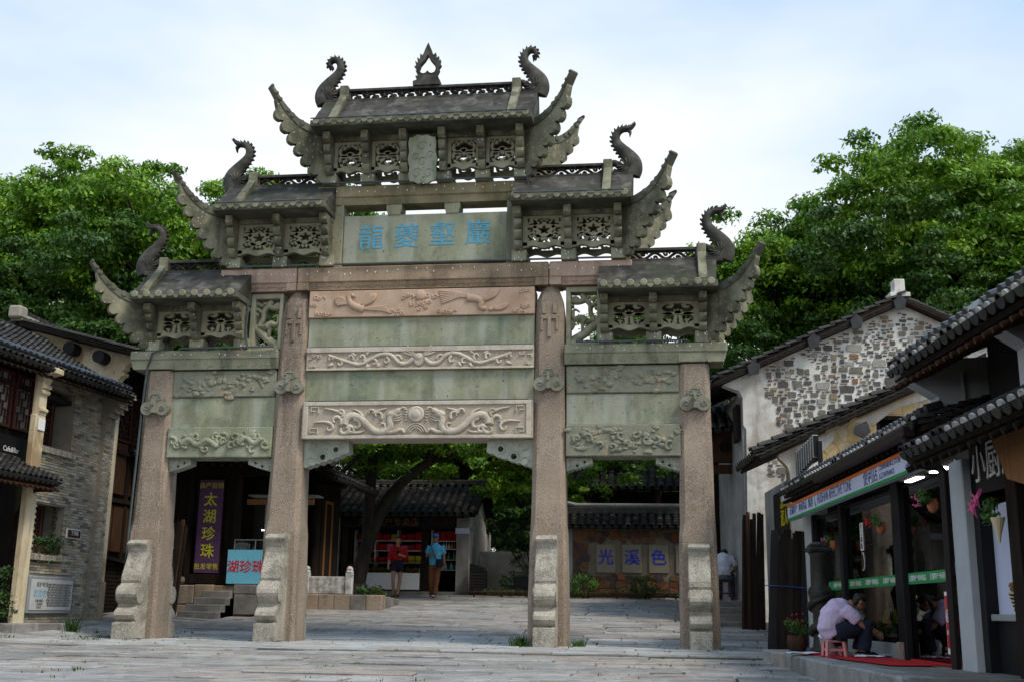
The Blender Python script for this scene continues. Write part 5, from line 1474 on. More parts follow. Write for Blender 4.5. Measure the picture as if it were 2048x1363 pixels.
# posters
fp = B().box(.45, 1.38, .056, .062, .29, .56, 0, RF).obj('flower_poster', 'poster_green'); tag(fp, 'green poster with tall yellow flowers behind the low store window', 'poster')
b = B()
for k in range(13):
    a = .48 + k * .07; h = .60 + .10 * abs(math.sin(k * 2.1)); b.plate([(a - .035, .50), (a + .035, .50), (a + .028, h - .05), (a + .01, h), (a - .02, h - .03)], (), .052, .056, RF)
b.box(.46, 1.37, .053, .056, .44, .52, 0, RF); b.obj('yellow_flowers', 'poster_yellow', fp)
rpz = B().box(2.94, 3.18, .026, .034, .22, .84, 0, RF).obj('ice_cream_poster', 'white_paint'); tag(rpz, 'red ice cream poster with white heart emblem on the store door', 'poster')
B().box(2.955, 3.165, .022, .026, .28, .80, 0, RF).obj('poster_face', 'poster_red', rpz)
b = B()
for s in (-1, 1):
    for k in (1, .55): b.ribbon([(s * .075 * k * math.sin(t) ** 1, .09 * k * (1 - .9 * (t / PI)) * 1.2 - .06 * k + (.03 * math.sin(t * 2)) * k) for t in [PI * i / 10 for i in range(11)]], .008, .004)
b.obj('heart_emblem', 'white_paint', rpz, RF @ T(3.06, .018, .6))
text('lettering', '和路雪', .06, .001, 'white_paint', rpz, RF @ T(3.06, .018, .43) @ FRONT)
# vertical decal on the middle pane: print and photo disc
vd = B().box(-.33, -.19, .030, .037, 1.42, 1.78, 0, RF).obj('window_decal', 'white_paint'); tag(vd, 'white vertical window decal with black characters and an oval photo', 'decal')
text('lettering', '手\n工\n麻\n糍', .085, .001, 'ink', vd, RF @ T(-.26, .028, 1.60) @ FRONT)
b = B(); b.plate([(-.26 + .075 * math.cos(t), 1.28 + .12 * math.sin(t)) for t in [2 * PI * k / 20 for k in range(20)]], (), .030, .037, RF); b.obj('oval_rim', 'white_paint', vd)
b = B(); b.plate([(-.26 + .064 * math.cos(t), 1.28 + .105 * math.sin(t)) for t in [2 * PI * k / 20 for k in range(20)]], (), .026, .030, RF); b.obj('oval_photo', 'wood_brown', vd)

# hanging wall pots with flowers
def wall_pot(a, d, z, fl, lab):
    p = rp(a, d, z)
    r_ = root('hanging_flower_pot', tuple(p), lab, 'flower pot', 'flower pots hung on the store posts')
    b = B(); b.lathe([(.012, -.09), (.04, -.07), (.055, -.03), (.052, .02), (.042, .035), (.05, .05), (.045, .05)], 14, T(*p) @ RF.to_3x3().to_4x4() @ RX(.0))
    b.obj('pot', 'terracotta', r_, smooth=True)
    b = B(); rnd = random.Random(int(a * 50))
    for k in range(7): leaves(b, p + RN * -.06 + Vector((rnd.uniform(-.06, .03), rnd.uniform(-.08, .08), .06 + rnd.uniform(-.05, .05))), (.045, .05, .045), 22, .022, rnd)
    b.obj('foliage', 'pot_leaf', r_)
    b = B()
    for k in range(16): b.blob(p + RN * rnd.uniform(-.18, -.09) + RU * rnd.uniform(-.03, .10) + Vector((0, 0, rnd.uniform(-.02, .10))), .012, 1, .2)
    b.obj('blossom', fl, r_)
wall_pot(-1.19, -.13, 1.55, 'flower_pink', 'terracotta wall pot with pink blossoms on the narrow post beside the cast iron column')
wall_pot(1.30, -.13, 1.62, 'flower_red', 'terracotta wall pot with red blossoms and broad leaves on the wide store post')
wall_pot(3.36, -.16, 1.70, 'flower_pink', 'terracotta wall pot with pink blossoms beside the store down pipe')

# platform in front of the store
pf = root('store_platform', tuple(rp(0, -.5, -.1)), 'low stone platform with concrete kerb in front of the convenience store', 'platform')
pr = B()
pr.plate([(-3.9, .3), (-1.62, -.98), (5.2, -1.02), (5.2, .3)], (), -.16, .095, RF @ Matrix(((1, 0, 0, 0), (0, 0, 1, 0), (0, 1, 0, 0), (0, 0, 0, 1))))
pr.obj('platform_slab', 'stone_grey', pf)
for k in range(8):
    a = -1.6 + k * .85; B().box(a, a + .835, -1.10, -.80, -.15, .104, .02, RF, .006).obj('kerb_stone', random.choice(slab_t), pf)
cp = B().plate([(-.30, -.95), (3.1, -.60), (3.1, -.12), (1.2, -.10), (-.15, -.80)], (), .108, .118, RF @ Matrix(((1, 0, 0, 0), (0, 0, 1, 0), (0, 1, 0, 0), (0, 0, 0, 1)))).obj('carpet', 'carpet'); tag(cp, 'bright red carpet laid on the store platform', 'carpet')

# --- near building with white piers and dark lattice windows
nbd = root('white_pier_house', tuple(rp(5.5, 1.2, 0)), 'two storey snack shop with pale piers, dark lattice windows and tiled eaves', 'house')
B().box(3.60, 3.98, -.06, .30, -.2, 2.08, .012, RF).obj('pier', 'plaster_fresh', nbd)
B().box(3.98, 13.2, .28, .4, -.3, 3.3, 0, RF).obj('back_wall', 'room_shade', nbd)
B().box(3.98, 4.12, .02, .2, -.1, 2.1, .006, RF).obj('door_post', 'black_paint', nbd)
B().box(4.12, 4.95, .14, .2, .62, 1.62, .0, RF).obj('counter_panel', 'sign_white', nbd)
B().box(4.12, 4.95, .06, .24, .56, .62, .006, RF).obj('counter_shelf', 'grey_metal', nbd)
B().box(4.12, 4.95, .12, .2, -.1, .56, 0, RF).obj('counter_front', 'black_paint', nbd)
B().box(5.02, 5.25, -.06, .2, -.2, 2.1, .01, RF).obj('timber_post', 'wood_dark', nbd)
B().plate([(4.9, 2.15), (7.5, 2.15), (7.5, 1.2), (5.2, 1.75)], (), -.1, -.04, RF).obj('orange_board', 'wood_orange', nbd)
ns = B().box(3.98, 5.0, .02, .06, 1.72, 2.2, .004, RF).obj('name_board', 'black_paint', nbd)
text('lettering', '小厨厅', .40, .006, 'white_paint', ns, RF @ T(4.62, .012, 1.98) @ FRONT, bold=.0, sx=.95)
tile_roof(nbd, rp(3.95, -.62, 2.10), rp(13.2, -.62, 2.10), RN * 1.0 + Vector((0, 0, .50)), .20, .13, 160, ends='tile_mortar', seed=12)
rafters(nbd, rp(3.95, -.60, 2.10), rp(13.2, -.60, 2.10), RN * 1.0 + Vector((0, 0, .5)), 38, .03, .4)
B().box(3.95, 13.2, -.50, -.42, 2.0, 2.06, .004, RF).obj('eave_beam', 'wood_dark', nbd)
B().plate([(-.5, 2.9), (.3, -.3), (4.5, -.3), (4.5, 3.4), (2.0, 4.05)], (), 0, .2, RG(13.3)).obj('end_wall', 'plaster_grey', nbd)
for k in range(6): B().box(5.4 + k * 1.3, 6.6 + k * 1.3, .1, .26, -.2, 1.95, .01, RF).obj('shop_panel', 'wood_brown' if k % 2 else 'wood_dark', nbd)
for a, dz in ((3.36, 0), (5.66, .02)):
    B().plate([(-.10, 2.40), (.9, 2.40), (.9, 3.2), (-.48, 3.12 + dz), (-.48, 2.98 + dz), (-.40, 2.94 + dz), (-.10, 2.76)], (), -.12, .12, RG(a + .12)).obj('corbel_pier', 'plaster_fresh', nbd)
B().box(3.48, 13.2, .5, .6, 2.4, 3.3, 0, RF).obj('upper_wall', 'wood_dark', nbd)
for k in range(6): lattice_window(nbd, RF @ T(3.85 + k * .42, .42, 2.5), .40, .62, 'wood_dark', 'grid', nv=6, nh=10, name='upper_window')
tile_roof(nbd, rp(3.35, -.52, 3.02), rp(13.2, -.52, 2.78), RN * 2.4 + Vector((0, 0, .95)), .19, .13, 220, ends='tile_mortar', barrel=True, seed=14)
rafters(nbd, rp(3.35, -.50, 3.02), rp(13.2, -.50, 2.78), RN * 2.4 + Vector((0, 0, .95)), 50, .026, .4, 'wood_brown')
B().plate([(-.52, 3.06), (2.0, 4.06), (2.0, 4.16), (-.52, 3.16)], (), -.06, .0, RG(3.34)).obj('barge_board', 'wood_dark', nbd)
B().tube([rp(3.62, .15, 3.0), rp(3.62, .15, 2.55), rp(3.62, .0, 2.46), rp(3.45, -.16, 2.42), rp(3.40, -.2, 2.36)], .022, 8).obj('conduit', 'grey_metal', nbd)
# lily bouquet in a wicker cone and paper cones on the counter
lb_ = root('lily_bouquet', tuple(rp(5.0, -.12, 1.3)), 'wicker cone holding pink lilies and green leaves on a dark post', 'flowers')
b = B(); b.lathe([(.008, -.2), (.025, -.12), (.06, .0), (.064, .015)], 12, T(*rp(5.0, -.13, 1.42))); b.obj('wicker_cone', 'cone_paper', lb_)
b = B(); rnd = random.Random(5)
for k in range(9): leaves(b, rp(4.93 + rnd.uniform(-.14, .1), -.16, 1.48 + rnd.uniform(-.08, .1)), (.06, .06, .06), 16, .034, rnd)
b.obj('foliage', 'pot_leaf', lb_)
for a, z in ((4.62, 1.55), (4.72, 1.62)):
    b = B()
    for k in range(6):
        t = k * PI / 3 + .3; c = Vector((0, 0, 0)); b.plate([(0, 0), (.035 * math.cos(t + .5), .035 * math.sin(t + .5)), (.1 * math.cos(t), .1 * math.sin(t)), (.035 * math.cos(t - .5), .035 * math.sin(t - .5))], (), -.004 - .01 * (k % 2), .004 + .01 * (k % 2), RF @ T(a, -.2, z) @ RX(.4 - .8 * (k % 2)))
    b.obj('lily', 'flower_pink', lb_)
for a, mt, lb in ((4.62, 'cone_paper', 'striped paper cone of fried snacks on the counter ledge'), (4.78, 'white_paint', 'white paper cone of fried snacks on the counter ledge')):
    q = root('snack_cone', tuple(rp(a, .1, .62)), lb, 'snack')
    B().lathe([(.006, .0), (.052, .17), (.056, .18)], 12, T(*rp(a, .1, .63))).obj('paper_cone', mt, q)
    b = B(); rnd = random.Random(int(a * 10))
    for k in range(9): b.blob(rp(a + rnd.uniform(-.04, .04), .1 + rnd.uniform(-.03, .03), .83 + rnd.uniform(0, .05)), .024, 1, .3)
    b.obj('fried_snack', 'wood_orange', q)
    if mt == 'cone_paper':
        b = B()
        for k in range(5): b.lathe([(.006 + .27 * (.02 + .033 * k), .022 + .033 * k), (.008 + .27 * (.035 + .033 * k), .036 + .033 * k)], 12, T(*rp(a, .1, .63)) @ RX(.12))
        b.obj('stripe', 'black_paint', q)

# --- yellow house behind the store
yh = root('yellow_house', tuple(rp(-5.5, 1.5, 0)), 'low house with cracked yellow and white plaster gable and a dark window', 'house')
ya = -4.05
wall = [(-.12, .1), (3.2, .1), (3.2, 4.80), (-.30, 3.20), (-.30, 3.12), (-.22, 3.05), (-.16, 2.98), (-.12, 2.85)]
win = [(1.34, 3.05), (1.34, 3.86), (1.96, 3.86), (1.96, 3.05)]
B().plate(wall, [win], 0, .18, RG(ya)).obj('gable_wall', 'plaster_yellow', yh)
B().plate([(-.125, .12), (.8, .12), (.7, 1.2), (.35, 2.2), (.30, 2.6), (.42, 2.9), (.38, 3.2), (.62, 3.45), (.62, 3.58), (-.30, 3.19), (-.30, 3.12), (-.22, 3.05), (-.16, 2.98), (-.125, 2.85)], (), -.014, -.002, RG(ya)).obj('plaster_coat', 'plaster_white', yh)
B().plate([(1.0, 3.75), (1.3, 3.70), (1.7, 4.0), (2.6, 4.25), (2.9, 4.62), (.95, 3.74)], (), -.014, -.002, RG(ya)).obj('plaster_coat', 'plaster_white', yh)
# cracks: raised flakes of render
rnd = random.Random(31)
def vor_cells(x0, x1, z0, z1, nx, nz, rnd, jit=.42):
    pts = [(x0 + (x1 - x0) * (i + .5 + rnd.uniform(-jit, jit)) / nx, z0 + (z1 - z0) * (j + .5 + rnd.uniform(-jit, jit)) / nz) for i in range(-1, nx + 1) for j in range(-1, nz + 1)]
    out = []
    for p in pts:
        if not (x0 < p[0] < x1 and z0 < p[1] < z1): continue
        poly = [(x0, z0), (x1, z0), (x1, z1), (x0, z1)]
        for q in pts:
            if q is p: continue
            if abs(q[0] - p[0]) > 3 * (x1 - x0) / nx or abs(q[1] - p[1]) > 3 * (z1 - z0) / nz: continue
            mx, mz = (p[0] + q[0]) / 2, (p[1] + q[1]) / 2; nx_, nz_ = q[0] - p[0], q[1] - p[1]
            new = []
            for k in range(len(poly)):
                a, c = poly[k], poly[(k + 1) % len(poly)]
                da = (a[0] - mx) * nx_ + (a[1] - mz) * nz_; dc = (c[0] - mx) * nx_ + (c[1] - mz) * nz_
                if da <= 0: new.append(a)
                if da * dc < 0: t = da / (da - dc); new.append((a[0] + (c[0] - a[0]) * t, a[1] + (c[1] - a[1]) * t))
            poly = new
            if len(poly) < 3: break
        if len(poly) >= 3: out.append((p, poly))
    return out
def shrink(p, poly, g):
    out = []
    for q in poly:
        d = math.hypot(q[0] - p[0], q[1] - p[1]) or 1; k = max(.2, 1 - g / d); out.append((p[0] + (q[0] - p[0]) * k, p[1] + (q[1] - p[1]) * k))
    return out
for p, poly in vor_cells(.45, 2.9, 2.3, 4.5, 11, 10, rnd):
    if p[1] > 3.32 + (p[0]) * .42 or (1.2 < p[0] < 2.1 and 2.95 < p[1] < 4.0): continue
    B().plate(shrink(p, poly, .009), (), -.010, -.001, RG(ya)).obj('render_flake', 'plaster_yellow', yh)
wn = B().box(1.30, 2.0, -.02, .06, 3.0, 3.06, .004, RG(ya)).obj('window', 'wood_dark', yh)
b = B(); b.box(1.34, 1.40, .02, .1, 3.06, 3.86, 0, RG(ya)); b.box(1.90, 1.96, .02, .1, 3.06, 3.86, 0, RG(ya)); b.box(1.40, 1.90, .02, .1, 3.80, 3.86, 0, RG(ya)); b.box(1.68, 1.73, .03, .09, 3.06, 3.8, 0, RG(ya)); b.box(1.73, 1.9, .05, .07, 3.58, 3.62, 0, RG(ya)); b.obj('frame', 'wood_dark', wn)
B().box(1.3, 2.0, .35, .4, 3.0, 3.9, 0, RG(ya)).obj('dark_opening', 'room_shade', wn)
up_y = RN * 3.6 + Vector((0, 0, 1.64))
tile_roof(yh, rp(ya - 1.9, -.72, 3.15), rp(ya + .22, -.72, 3.15), up_y, .21, .15, 120, seed=16)
vtm = tile_mesh(.085, .2, 'roof_tile_b')
vs_ = up_y.normalized(); vn = RU.cross(vs_) if RU.cross(vs_).z > 0 else -RU.cross(vs_)
for k in range(30):
    for q in range(2): put('verge_tile', vtm, yh, frame_mtx(rp(ya + .16 - q * .16, -.74, 3.17) + vs_ * (k * .13) + vn * (.05 + .02 * ((k + q) % 2)), -RU, vs_, vn))
for d in (.05, .98):
    B().plate([(d - .02, 3.22 + d * .455), (d + .16, 3.30 + d * .455), (d + .22, 3.12 + d * .455), (d + .10, 3.0 + d * .455), (d - .06, 3.08 + d * .455)], (), -.17, -.14, RG(ya)).obj('purlin_shield', 'shield_metal', yh)
B().plate([(-.7, 3.06), (3.2, 4.84), (3.2, 4.92), (-.7, 3.14)], (), -.14, -.06, RG(ya)).obj('barge_board', 'wood_dark', yh)
# dark doorway panel of the yellow house with green and yellow shop boards
B().box(-9.5, -4.1, .38, .5, .2, 3.1, 0, RF).obj('street_wall', 'plaster_grey', yh)
for a, z0, z1, mt in ((-5.2, 2.1, 2.85, 'black_paint'),):
    nb2 = B().box(a - .75, a + .75, -.08, -.04, 1.95, 2.7, .006, RF).obj('shop_board', 'wood_dark', yh)
    text('lettering', '惠山\n泥人', .30, .004, 'poster_yellow', nb2, RF @ T(a + .25, -.085, 2.35) @ FRONT, bold=.006)
B().box(-7.4, -4.3, .30, .36, .2, 2.9, 0, RF).obj('doorway', 'room_shade', yh)  # flat dark panel on the wall stands for shade inside the doorway
B().box(-4.50, -4.38, -.08, .0, .3, 2.9, .004, RF).obj('conduit_strip', 'plaster_grey', yh)
B().box(-4.75, -4.58, -.16, -.06, 2.45, 2.65, .008, RF).obj('meter_box', 'sign_white', yh)
B().tube([rp(-4.45, -.1, 3.0), rp(-4.45, -.1, 2.2)], .02, 6).obj('conduit', 'grey_metal', yh)
# metal frame sign standing on the store roof
ms = root('roof_sign', tuple(rp(-2.6, .2, 2.6)), 'black framed sign of polished metal slats standing on the store roof', 'sign')
for a in (-3.3, -2.0): B().box(a - .03, a + .03, -.10, -.04, 2.2, 3.12, 0, RF).obj('sign_post', 'black_paint', ms)
B().box(-3.3, -2.0, -.10, -.04, 2.86, 2.90, 0, RF).obj('sign_rail', 'black_paint', ms)
for k in range(8):
    a = -3.38 + k * .175; B().box(a, a + .10, -.16, -.08, 2.74 + .02 * k, 3.14 + .012 * k, .004, RF).obj('sign_slat', 'steel', ms)
    B().box(a + .10, a + .155, -.155, -.085, 2.76 + .02 * k, 3.12 + .012 * k, .0, RF).obj('sign_slat', 'black_paint', ms)

# --- big white house with rubble gable
wh = root('rubble_gable_house', tuple(rp(-11, 2.5, .4)), 'large old house with peeling white gable of exposed rubble and tiled roof', 'house')
wa = -9.75
wall = [(.05, .3), (6.5, .3), (6.5, 6.2), (4.4, 6.93), (3.52, 7.36), (-.40, 5.58), (-.40, 5.50), (-.22, 5.42), (-.05, 5.36), (.02, 5.2), (.02, 4.6), (.08, 4.5), (.05, 2.9)]
B().plate(wall, (), 0, .3, RG(wa)).obj('gable_wall', 'plaster_white', wh)
M('rubble_a', [(.13, .12, .10), (.19, .175, .14)], scale=6, bump=.6, bscale=25); M('rubble_b', [(.075, .07, .065), (.11, .105, .10)], scale=6, bump=.6, bscale=25)
M('rubble_c', [(.22, .18, .11), (.28, .23, .15)], scale=6, bump=.6, bscale=25); M('rubble_d', [(.20, .10, .055), (.26, .14, .08)], scale=6, bump=.6, bscale=25); M('rubble_e', [(.28, .27, .24), (.35, .34, .31)], scale=6, bump=.6, bscale=25)
rnd = random.Random(77)
def roofz(d): return 5.58 + (d + .4) * .454 if d < 3.52 else 7.36 - (d - 3.52) * .49
small = []; grid = {}
for k in range(26000):
    if k < 500: h = rnd.uniform(.10, .20); w = h * rnd.uniform(.8, 1.9)
    elif k < 4000: h = rnd.uniform(.05, .11); w = h * rnd.uniform(1.0, 2.6)
    else: h = rnd.uniform(.016, .045); w = rnd.uniform(.05, .17)
    d = rnd.uniform(.5, 4.75); z = rnd.uniform(3.2, 7.25)
    if k < 500 and z > 6.3: continue
    if z + h > roofz(d + w / 2) - .15 or d < .58 + .2 * math.sin(z * 3.1) + .1 * math.sin(z * 9) or z < 3.3 + .25 * math.sin(d * 4) + .1 * math.sin(d * 11): continue
    if k >= 500 and math.sin(d * 2.3 + 1.0) * math.sin(z * 2.9) + .5 * math.sin(d * 6.1 + z * 5.3) > .85: continue
    cx, cz = d + w / 2, z + h / 2; gi, gj = int(cx / .25), int(cz / .25)
    if any(abs(cx - o[0]) < (w + o[2]) / 2 + .008 and abs(cz - o[1]) < (h + o[3]) / 2 + .007 for i in (-2, -1, 0, 1, 2) for j in (-1, 0, 1) for o in grid.get((gi + i, gj + j), ())): continue
    grid.setdefault((gi, gj), []).append((cx, cz, w, h)); q = []
    for ax, az in ((-.5, -.5), (0, -.5), (.5, -.5), (.5, 0), (.5, .5), (0, .5), (-.5, .5), (-.5, 0)):
        q.append((cx + ax * w * rnd.uniform(.74, 1.0), cz + az * h * rnd.uniform(.66, 1.0)))
    small.append((w * h, q, 'rubble_' + rnd.choices('abcde', (5, 5, 2.0, .6, 1.6))[0]))
small.sort(key=lambda t: -t[0])
for _, q, mt in small[:300]: B().plate(q, (), -.014 - rnd.random() * .018, -.001, RG(wa)).obj('stone', mt, wh)
if len(small) > 300: join_stuff('stone', [(B().plate(q, (), -.012 - rnd.random() * .01, -.001).mesh('stone', mt), RG(wa)) for _, q, mt in small[300:]], wh)
upw = RN * 4.25 + Vector((0, 0, 1.93))
tile_roof(wh, rp(wa - 3.0, -.62, 5.50), rp(wa + .25, -.62, 5.50), upw, .22, .16, 80, seed=18)
upr = RN * -3.2 + Vector((0, 0, 1.5))
tile_roof(wh, rp(wa + .25, 6.8, 5.92), rp(wa - 3.0, 6.8, 5.92), upr, .24, .2, 40, seed=19)
vs_ = upw.normalized(); vn = RU.cross(vs_) if RU.cross(vs_).z > 0 else -RU.cross(vs_)
vtm2 = [tile_mesh(.09, .22, t) for t in tile_t[:3]]
for k in range(34):
    for q in range(2): put('verge_tile', rnd.choice(vtm2), wh, frame_mtx(rp(wa + .2 - q * .18, -.62, 5.53) + vs_ * (k * .137) + vn * (.05 + .02 * ((k + q) % 2)), -RU, vs_, vn))
B().plate([(-.62, 5.42), (3.55, 7.33), (3.55, 7.43), (-.62, 5.52)], (), -.22, -.12, RG(wa)).obj('barge_board', 'wood_brown', wh)
B().plate([(3.55, 7.33), (6.6, 5.88), (6.6, 5.98), (3.55, 7.43)], (), -.22, -.12, RG(wa)).obj('barge_board', 'wood_brown', wh)
for d in (.22, 1.55, 2.5, 3.47):
    zz = roofz(d) + .05
    B().plate([(d - .12, zz - .05), (d + .02, zz + .08), (d + .16, zz - .02), (d + .12, zz - .22), (d - .08, zz - .26)], (), -.30, -.26, RG(wa)).obj('purlin_shield', 'shield_metal', wh)
b = B(); b.box(3.30, 3.74, -.25, .1, 7.45, 7.55, .01, RG(wa)); b.box(3.40, 3.64, -.22, .05, 7.55, 7.86, .015, RG(wa)); b.obj('ridge_end', 'plaster_white', wh)
B().box(-16, -9.8, .0, .2, .3, 5.4, 0, RF).obj('street_wall', 'plaster_grey', wh)
B().box(-10.5, -9.95, -.10, -.02, 4.3, 5.1, .01, RF).obj('recess_shade', 'wood_dark', wh)  # dark box stands for the shade of an open recess under the eave

# --- dark timber house in the passage behind the right gate pillar
th = root('timber_house', (6.0, 9.0, .8), 'dark timber house front with raised floor at the end of the right passage', 'house')
B().box(4.9, 8.0, 9.2, 9.4, .5, 5.0).obj('timber_wall', 'wood_dark', th)
B().box(6.32, 6.5, 6.4, 9.2, .6, 5.0).obj('side_wall', 'wood_dark', th)
B().cyl((6.2, 6.9, .85), (0, 0, 1), .12, 3.6, 12).obj('timber_column', 'wood_red', th)
B().box(5.0, 6.5, 6.8, 7.0, 3.75, 3.95, .02).obj('tie_beam', 'wood_brown', th)
B().box(4.9, 6.5, 6.75, 6.95, 4.0, 4.9).obj('front_panel', 'wood_brown', th)
B().cyl((5.85, 6.7, 4.35), (0, 1, 0), .12, .1, 12).obj('carved_boss', 'wood_dark', th)
B().box(5.0, 5.7, 9.15, 9.2, 1.2, 2.8).obj('wall_panel', 'plaster_grey', th)
tile_roof(th, (4.6, 6.3, 4.55), (7.2, 6.3, 4.85), (0, 2.6, 1.1), .22, .16, 60, seed=22)
B().box(4.7, 6.55, 6.0, 9.3, .1, .86, .01).obj('raised_floor', 'stone_grey', th)
for k, (y0, z1) in enumerate(((5.70, .72), (5.36, .57), (5.02, .42), (4.66, .28))):
    B().box(5.35 if k < 3 else 5.0, 6.75 + k * .08, y0, 6.02, -.1 + k * .001, z1, .018).obj('step', 'stone_grey', th)
B().box(4.95, 5.42, 4.25, 4.95, -.1, .42, .03).obj('low_wall', 'granite', th)

# leaning boards
def board_stack(label, pts, n, h, w, lean, mats, seed):
    r_ = root('board_stack', (sum(p[0] for p in pts) / 2, sum(p[1] for p in pts) / 2, pts[0][2]), label, 'boards')
    rnd = random.Random(seed)
    for k in range(n):
        t = (k + .5) / n; x = pts[0][0] + (pts[1][0] - pts[0][0]) * t; y = pts[0][1] + (pts[1][1] - pts[0][1]) * t
        B().box(-w / 2, w / 2, -.02, .02, 0, h * rnd.uniform(.93, 1.03), .005, T(x, y, pts[0][2] + rnd.uniform(-.01, .01)) @ RZ(rnd.uniform(-.25, .25)) @ RX(-lean[1] + rnd.uniform(-.01, .01)) @ RY(lean[0] + rnd.uniform(-.015, .015))).obj('board', rnd.choice(mats), r_)
    return r_
board_stack('stack of black door boards leaning upright beside the store end pier, tied with blue string', ((6.10, -.35, -.02), (6.62, -.95, -.02)), 9, 1.92, .12, (.05, .03), ['wood_dark', 'wood_dark', 'black_paint'], 2)
B().tube([(6.06, -.36, 1.05), (6.35, -.72, 1.03), (6.66, -1.05, 1.0)], .008, 5).obj('blue_string', 'sign_blue', bpy.data.objects['board_stack'])
board_stack('stack of brown door boards leaning against the rubble gable corner', ((5.98, 4.45, .27), (6.42, 4.3, .27)), 10, 2.35, .075, (.03, .04), ['wood_brown', 'wood_dark', 'wood_dark', 'wood_dark'], 3)
board_stack('stack of dark boards leaning by the steps behind the left gate pillar', ((-6.98, 5.2, .33), (-6.62, 5.3, .35)), 9, 2.15, .08, (.05, .05), ['wood_dark', 'wood_dark', 'wood_dark', 'wood_brown'], 4)

# cast iron dragon column
dc = root('iron_column', tuple(rp(-.45, -.50, .1)), 'black cast iron column with square cap and coiled dragon base', 'column')
p = rp(-.45, -.50, .1)
B().lathe([(.16, 0), (.16, .06), (.13, .08), (.11, .2), (.11, .5), (.15, .72), (.165, .78), (.15, .82), (.12, .86), (.12, .9), (.115, 1.25), (.14, 1.30)], 20, T(*p)).obj('shaft', 'cast_iron', dc, smooth=True)
b = B(); b.box(-.155, .155, -.155, .155, 1.30, 1.37, .02, T(*p) @ RZ(.1)); b.box(-.13, .13, -.13, .13, 1.37, 1.40, .02, T(*p) @ RZ(.1)); b.blob(p + Vector((0, 0, 1.40)), (.12, .12, .04), 2, .02); b.obj('cap', 'cast_iron', dc)
b = B(); b.tube([p + Vector((.13 * math.cos(t), .13 * math.sin(t), .12 + t * .052)) for t in [k * .35 for k in range(36)]], [.035 + .03 * math.sin(PI * k / 35) for k in range(36)], 8); b.obj('dragon_coil', 'cast_iron', dc, smooth=True)
# flower tubs next to it
for i, (a, d, lb) in enumerate(((-1.50, -.62, 'brown wooden tub with red flowering plant beside the iron column'), (-1.95, -.55, 'brown wooden tub with leafy plant beside the leaning black boards'))):
    p = rp(a, d, .08)
    t_ = root('flower_tub', tuple(p), lb, 'plant pot')
    B().lathe([(.08, 0), (.12, .04), (.135, .13), (.12, .22), (.11, .22), (.11, .19)], 16, T(*p)).obj('tub', 'wood_brown', t_, smooth=True)
    b = B(); rnd = random.Random(i)
    for k in range(10): leaves(b, p + Vector((rnd.uniform(-.12, .12), rnd.uniform(-.12, .12), .32 + rnd.uniform(-.08, .1))), (.07, .07, .06), 20, .030, rnd)
    b.obj('foliage', 'pot_leaf', t_)
    b = B()
    for k in range(7): b.blob(p + Vector((rnd.uniform(-.13, .13), rnd.uniform(-.15, .0), .40 + rnd.uniform(-.08, .14))), .016, 1, .2)
    b.obj('blossom', 'flower_red', t_)
# ---------------------------------------------------------------- pearl shop behind the left bay
M('sign_purple', [(.085, .035, .095), (.13, .06, .14)], scale=3, stretch=(1, 1, 5), rough=.5, bump=.05)
M('char_yellow', [(.62, .55, .02), (.68, .62, .04)], rough=.5, bump=0)
M('banner_blue', [(.12, .45, .62), (.20, .58, .75)], scale=.9, rough=.5, bump=0)
M('char_red', [(.55, .02, .03), (.6, .03, .04)], rough=.5, bump=0)
M('white_marble', [(.38, .38, .36), (.52, .52, .50), (.62, .62, .60)], scale=7, bump=.6, bscale=22, patch=((.20, .21, .17), .7, 5))
M('kiosk_blue', [(.03, .10, .25), (.05, .14, .32)], bump=0)
M('bottle_green', [(.01, .12, .03), (.02, .2, .05)], rough=.25, bump=0)
M('gold_goods', [(.35, .22, .03), (.5, .33, .06)], scale=9, bump=.2)
M('red_goods', [(.40, .012, .015), (.52, .02, .02)], scale=5, bump=0)
ps = root('pearl_shop', (-5.3, 7.5, .4), 'dark timber pearl shop on a stone base with steps and hanging signs', 'shop')
B().box(-7.9, -4.4, 6.9, 7.0, .4, 4.6).obj('timber_wall', 'wood_dark', ps)
B().box(-7.9, -4.45, 9.6, 9.7, .4, 4.6).obj('inner_wall', 'room_shade', ps)
for k in range(11): B().box(-7.8 + k * .085, -7.8 + k * .085 + .08, 6.05, 6.09, .4, 3.7, .004).obj('wall_plank', 'wood_dark', ps)
for x, y_ in ((-6.78, 6.1), (-5.62, 6.1), (-4.5, 8.75)): B().cyl((x, y_, 1.05), (0, 0, 1), .115, 2.9, 12).obj('timber_column', 'wood_dark', ps); 
for x, y_ in ((-6.78, 6.1), (-5.62, 6.1), (-4.5, 8.75)): B().lathe([(.15, 0), (.19, .06), (.18, .13), (.14, .16)], 14, T(x, y_, 1.08)).obj('column_base', 'stone_grey', ps)
B().box(-6.7, -5.7, 6.12, 6.2, 1.1, 3.75, .004).obj('door_leaf', 'wood_dark', ps)
B().box(-6.72, -5.68, 5.92, 6.15, 1.08, 1.30, .012).obj('threshold', 'wood_dark', ps)
B().box(-7.9, -4.3, 6.0, 6.2, 3.62, 3.9, .01).obj('tie_beam', 'wood_dark', ps)
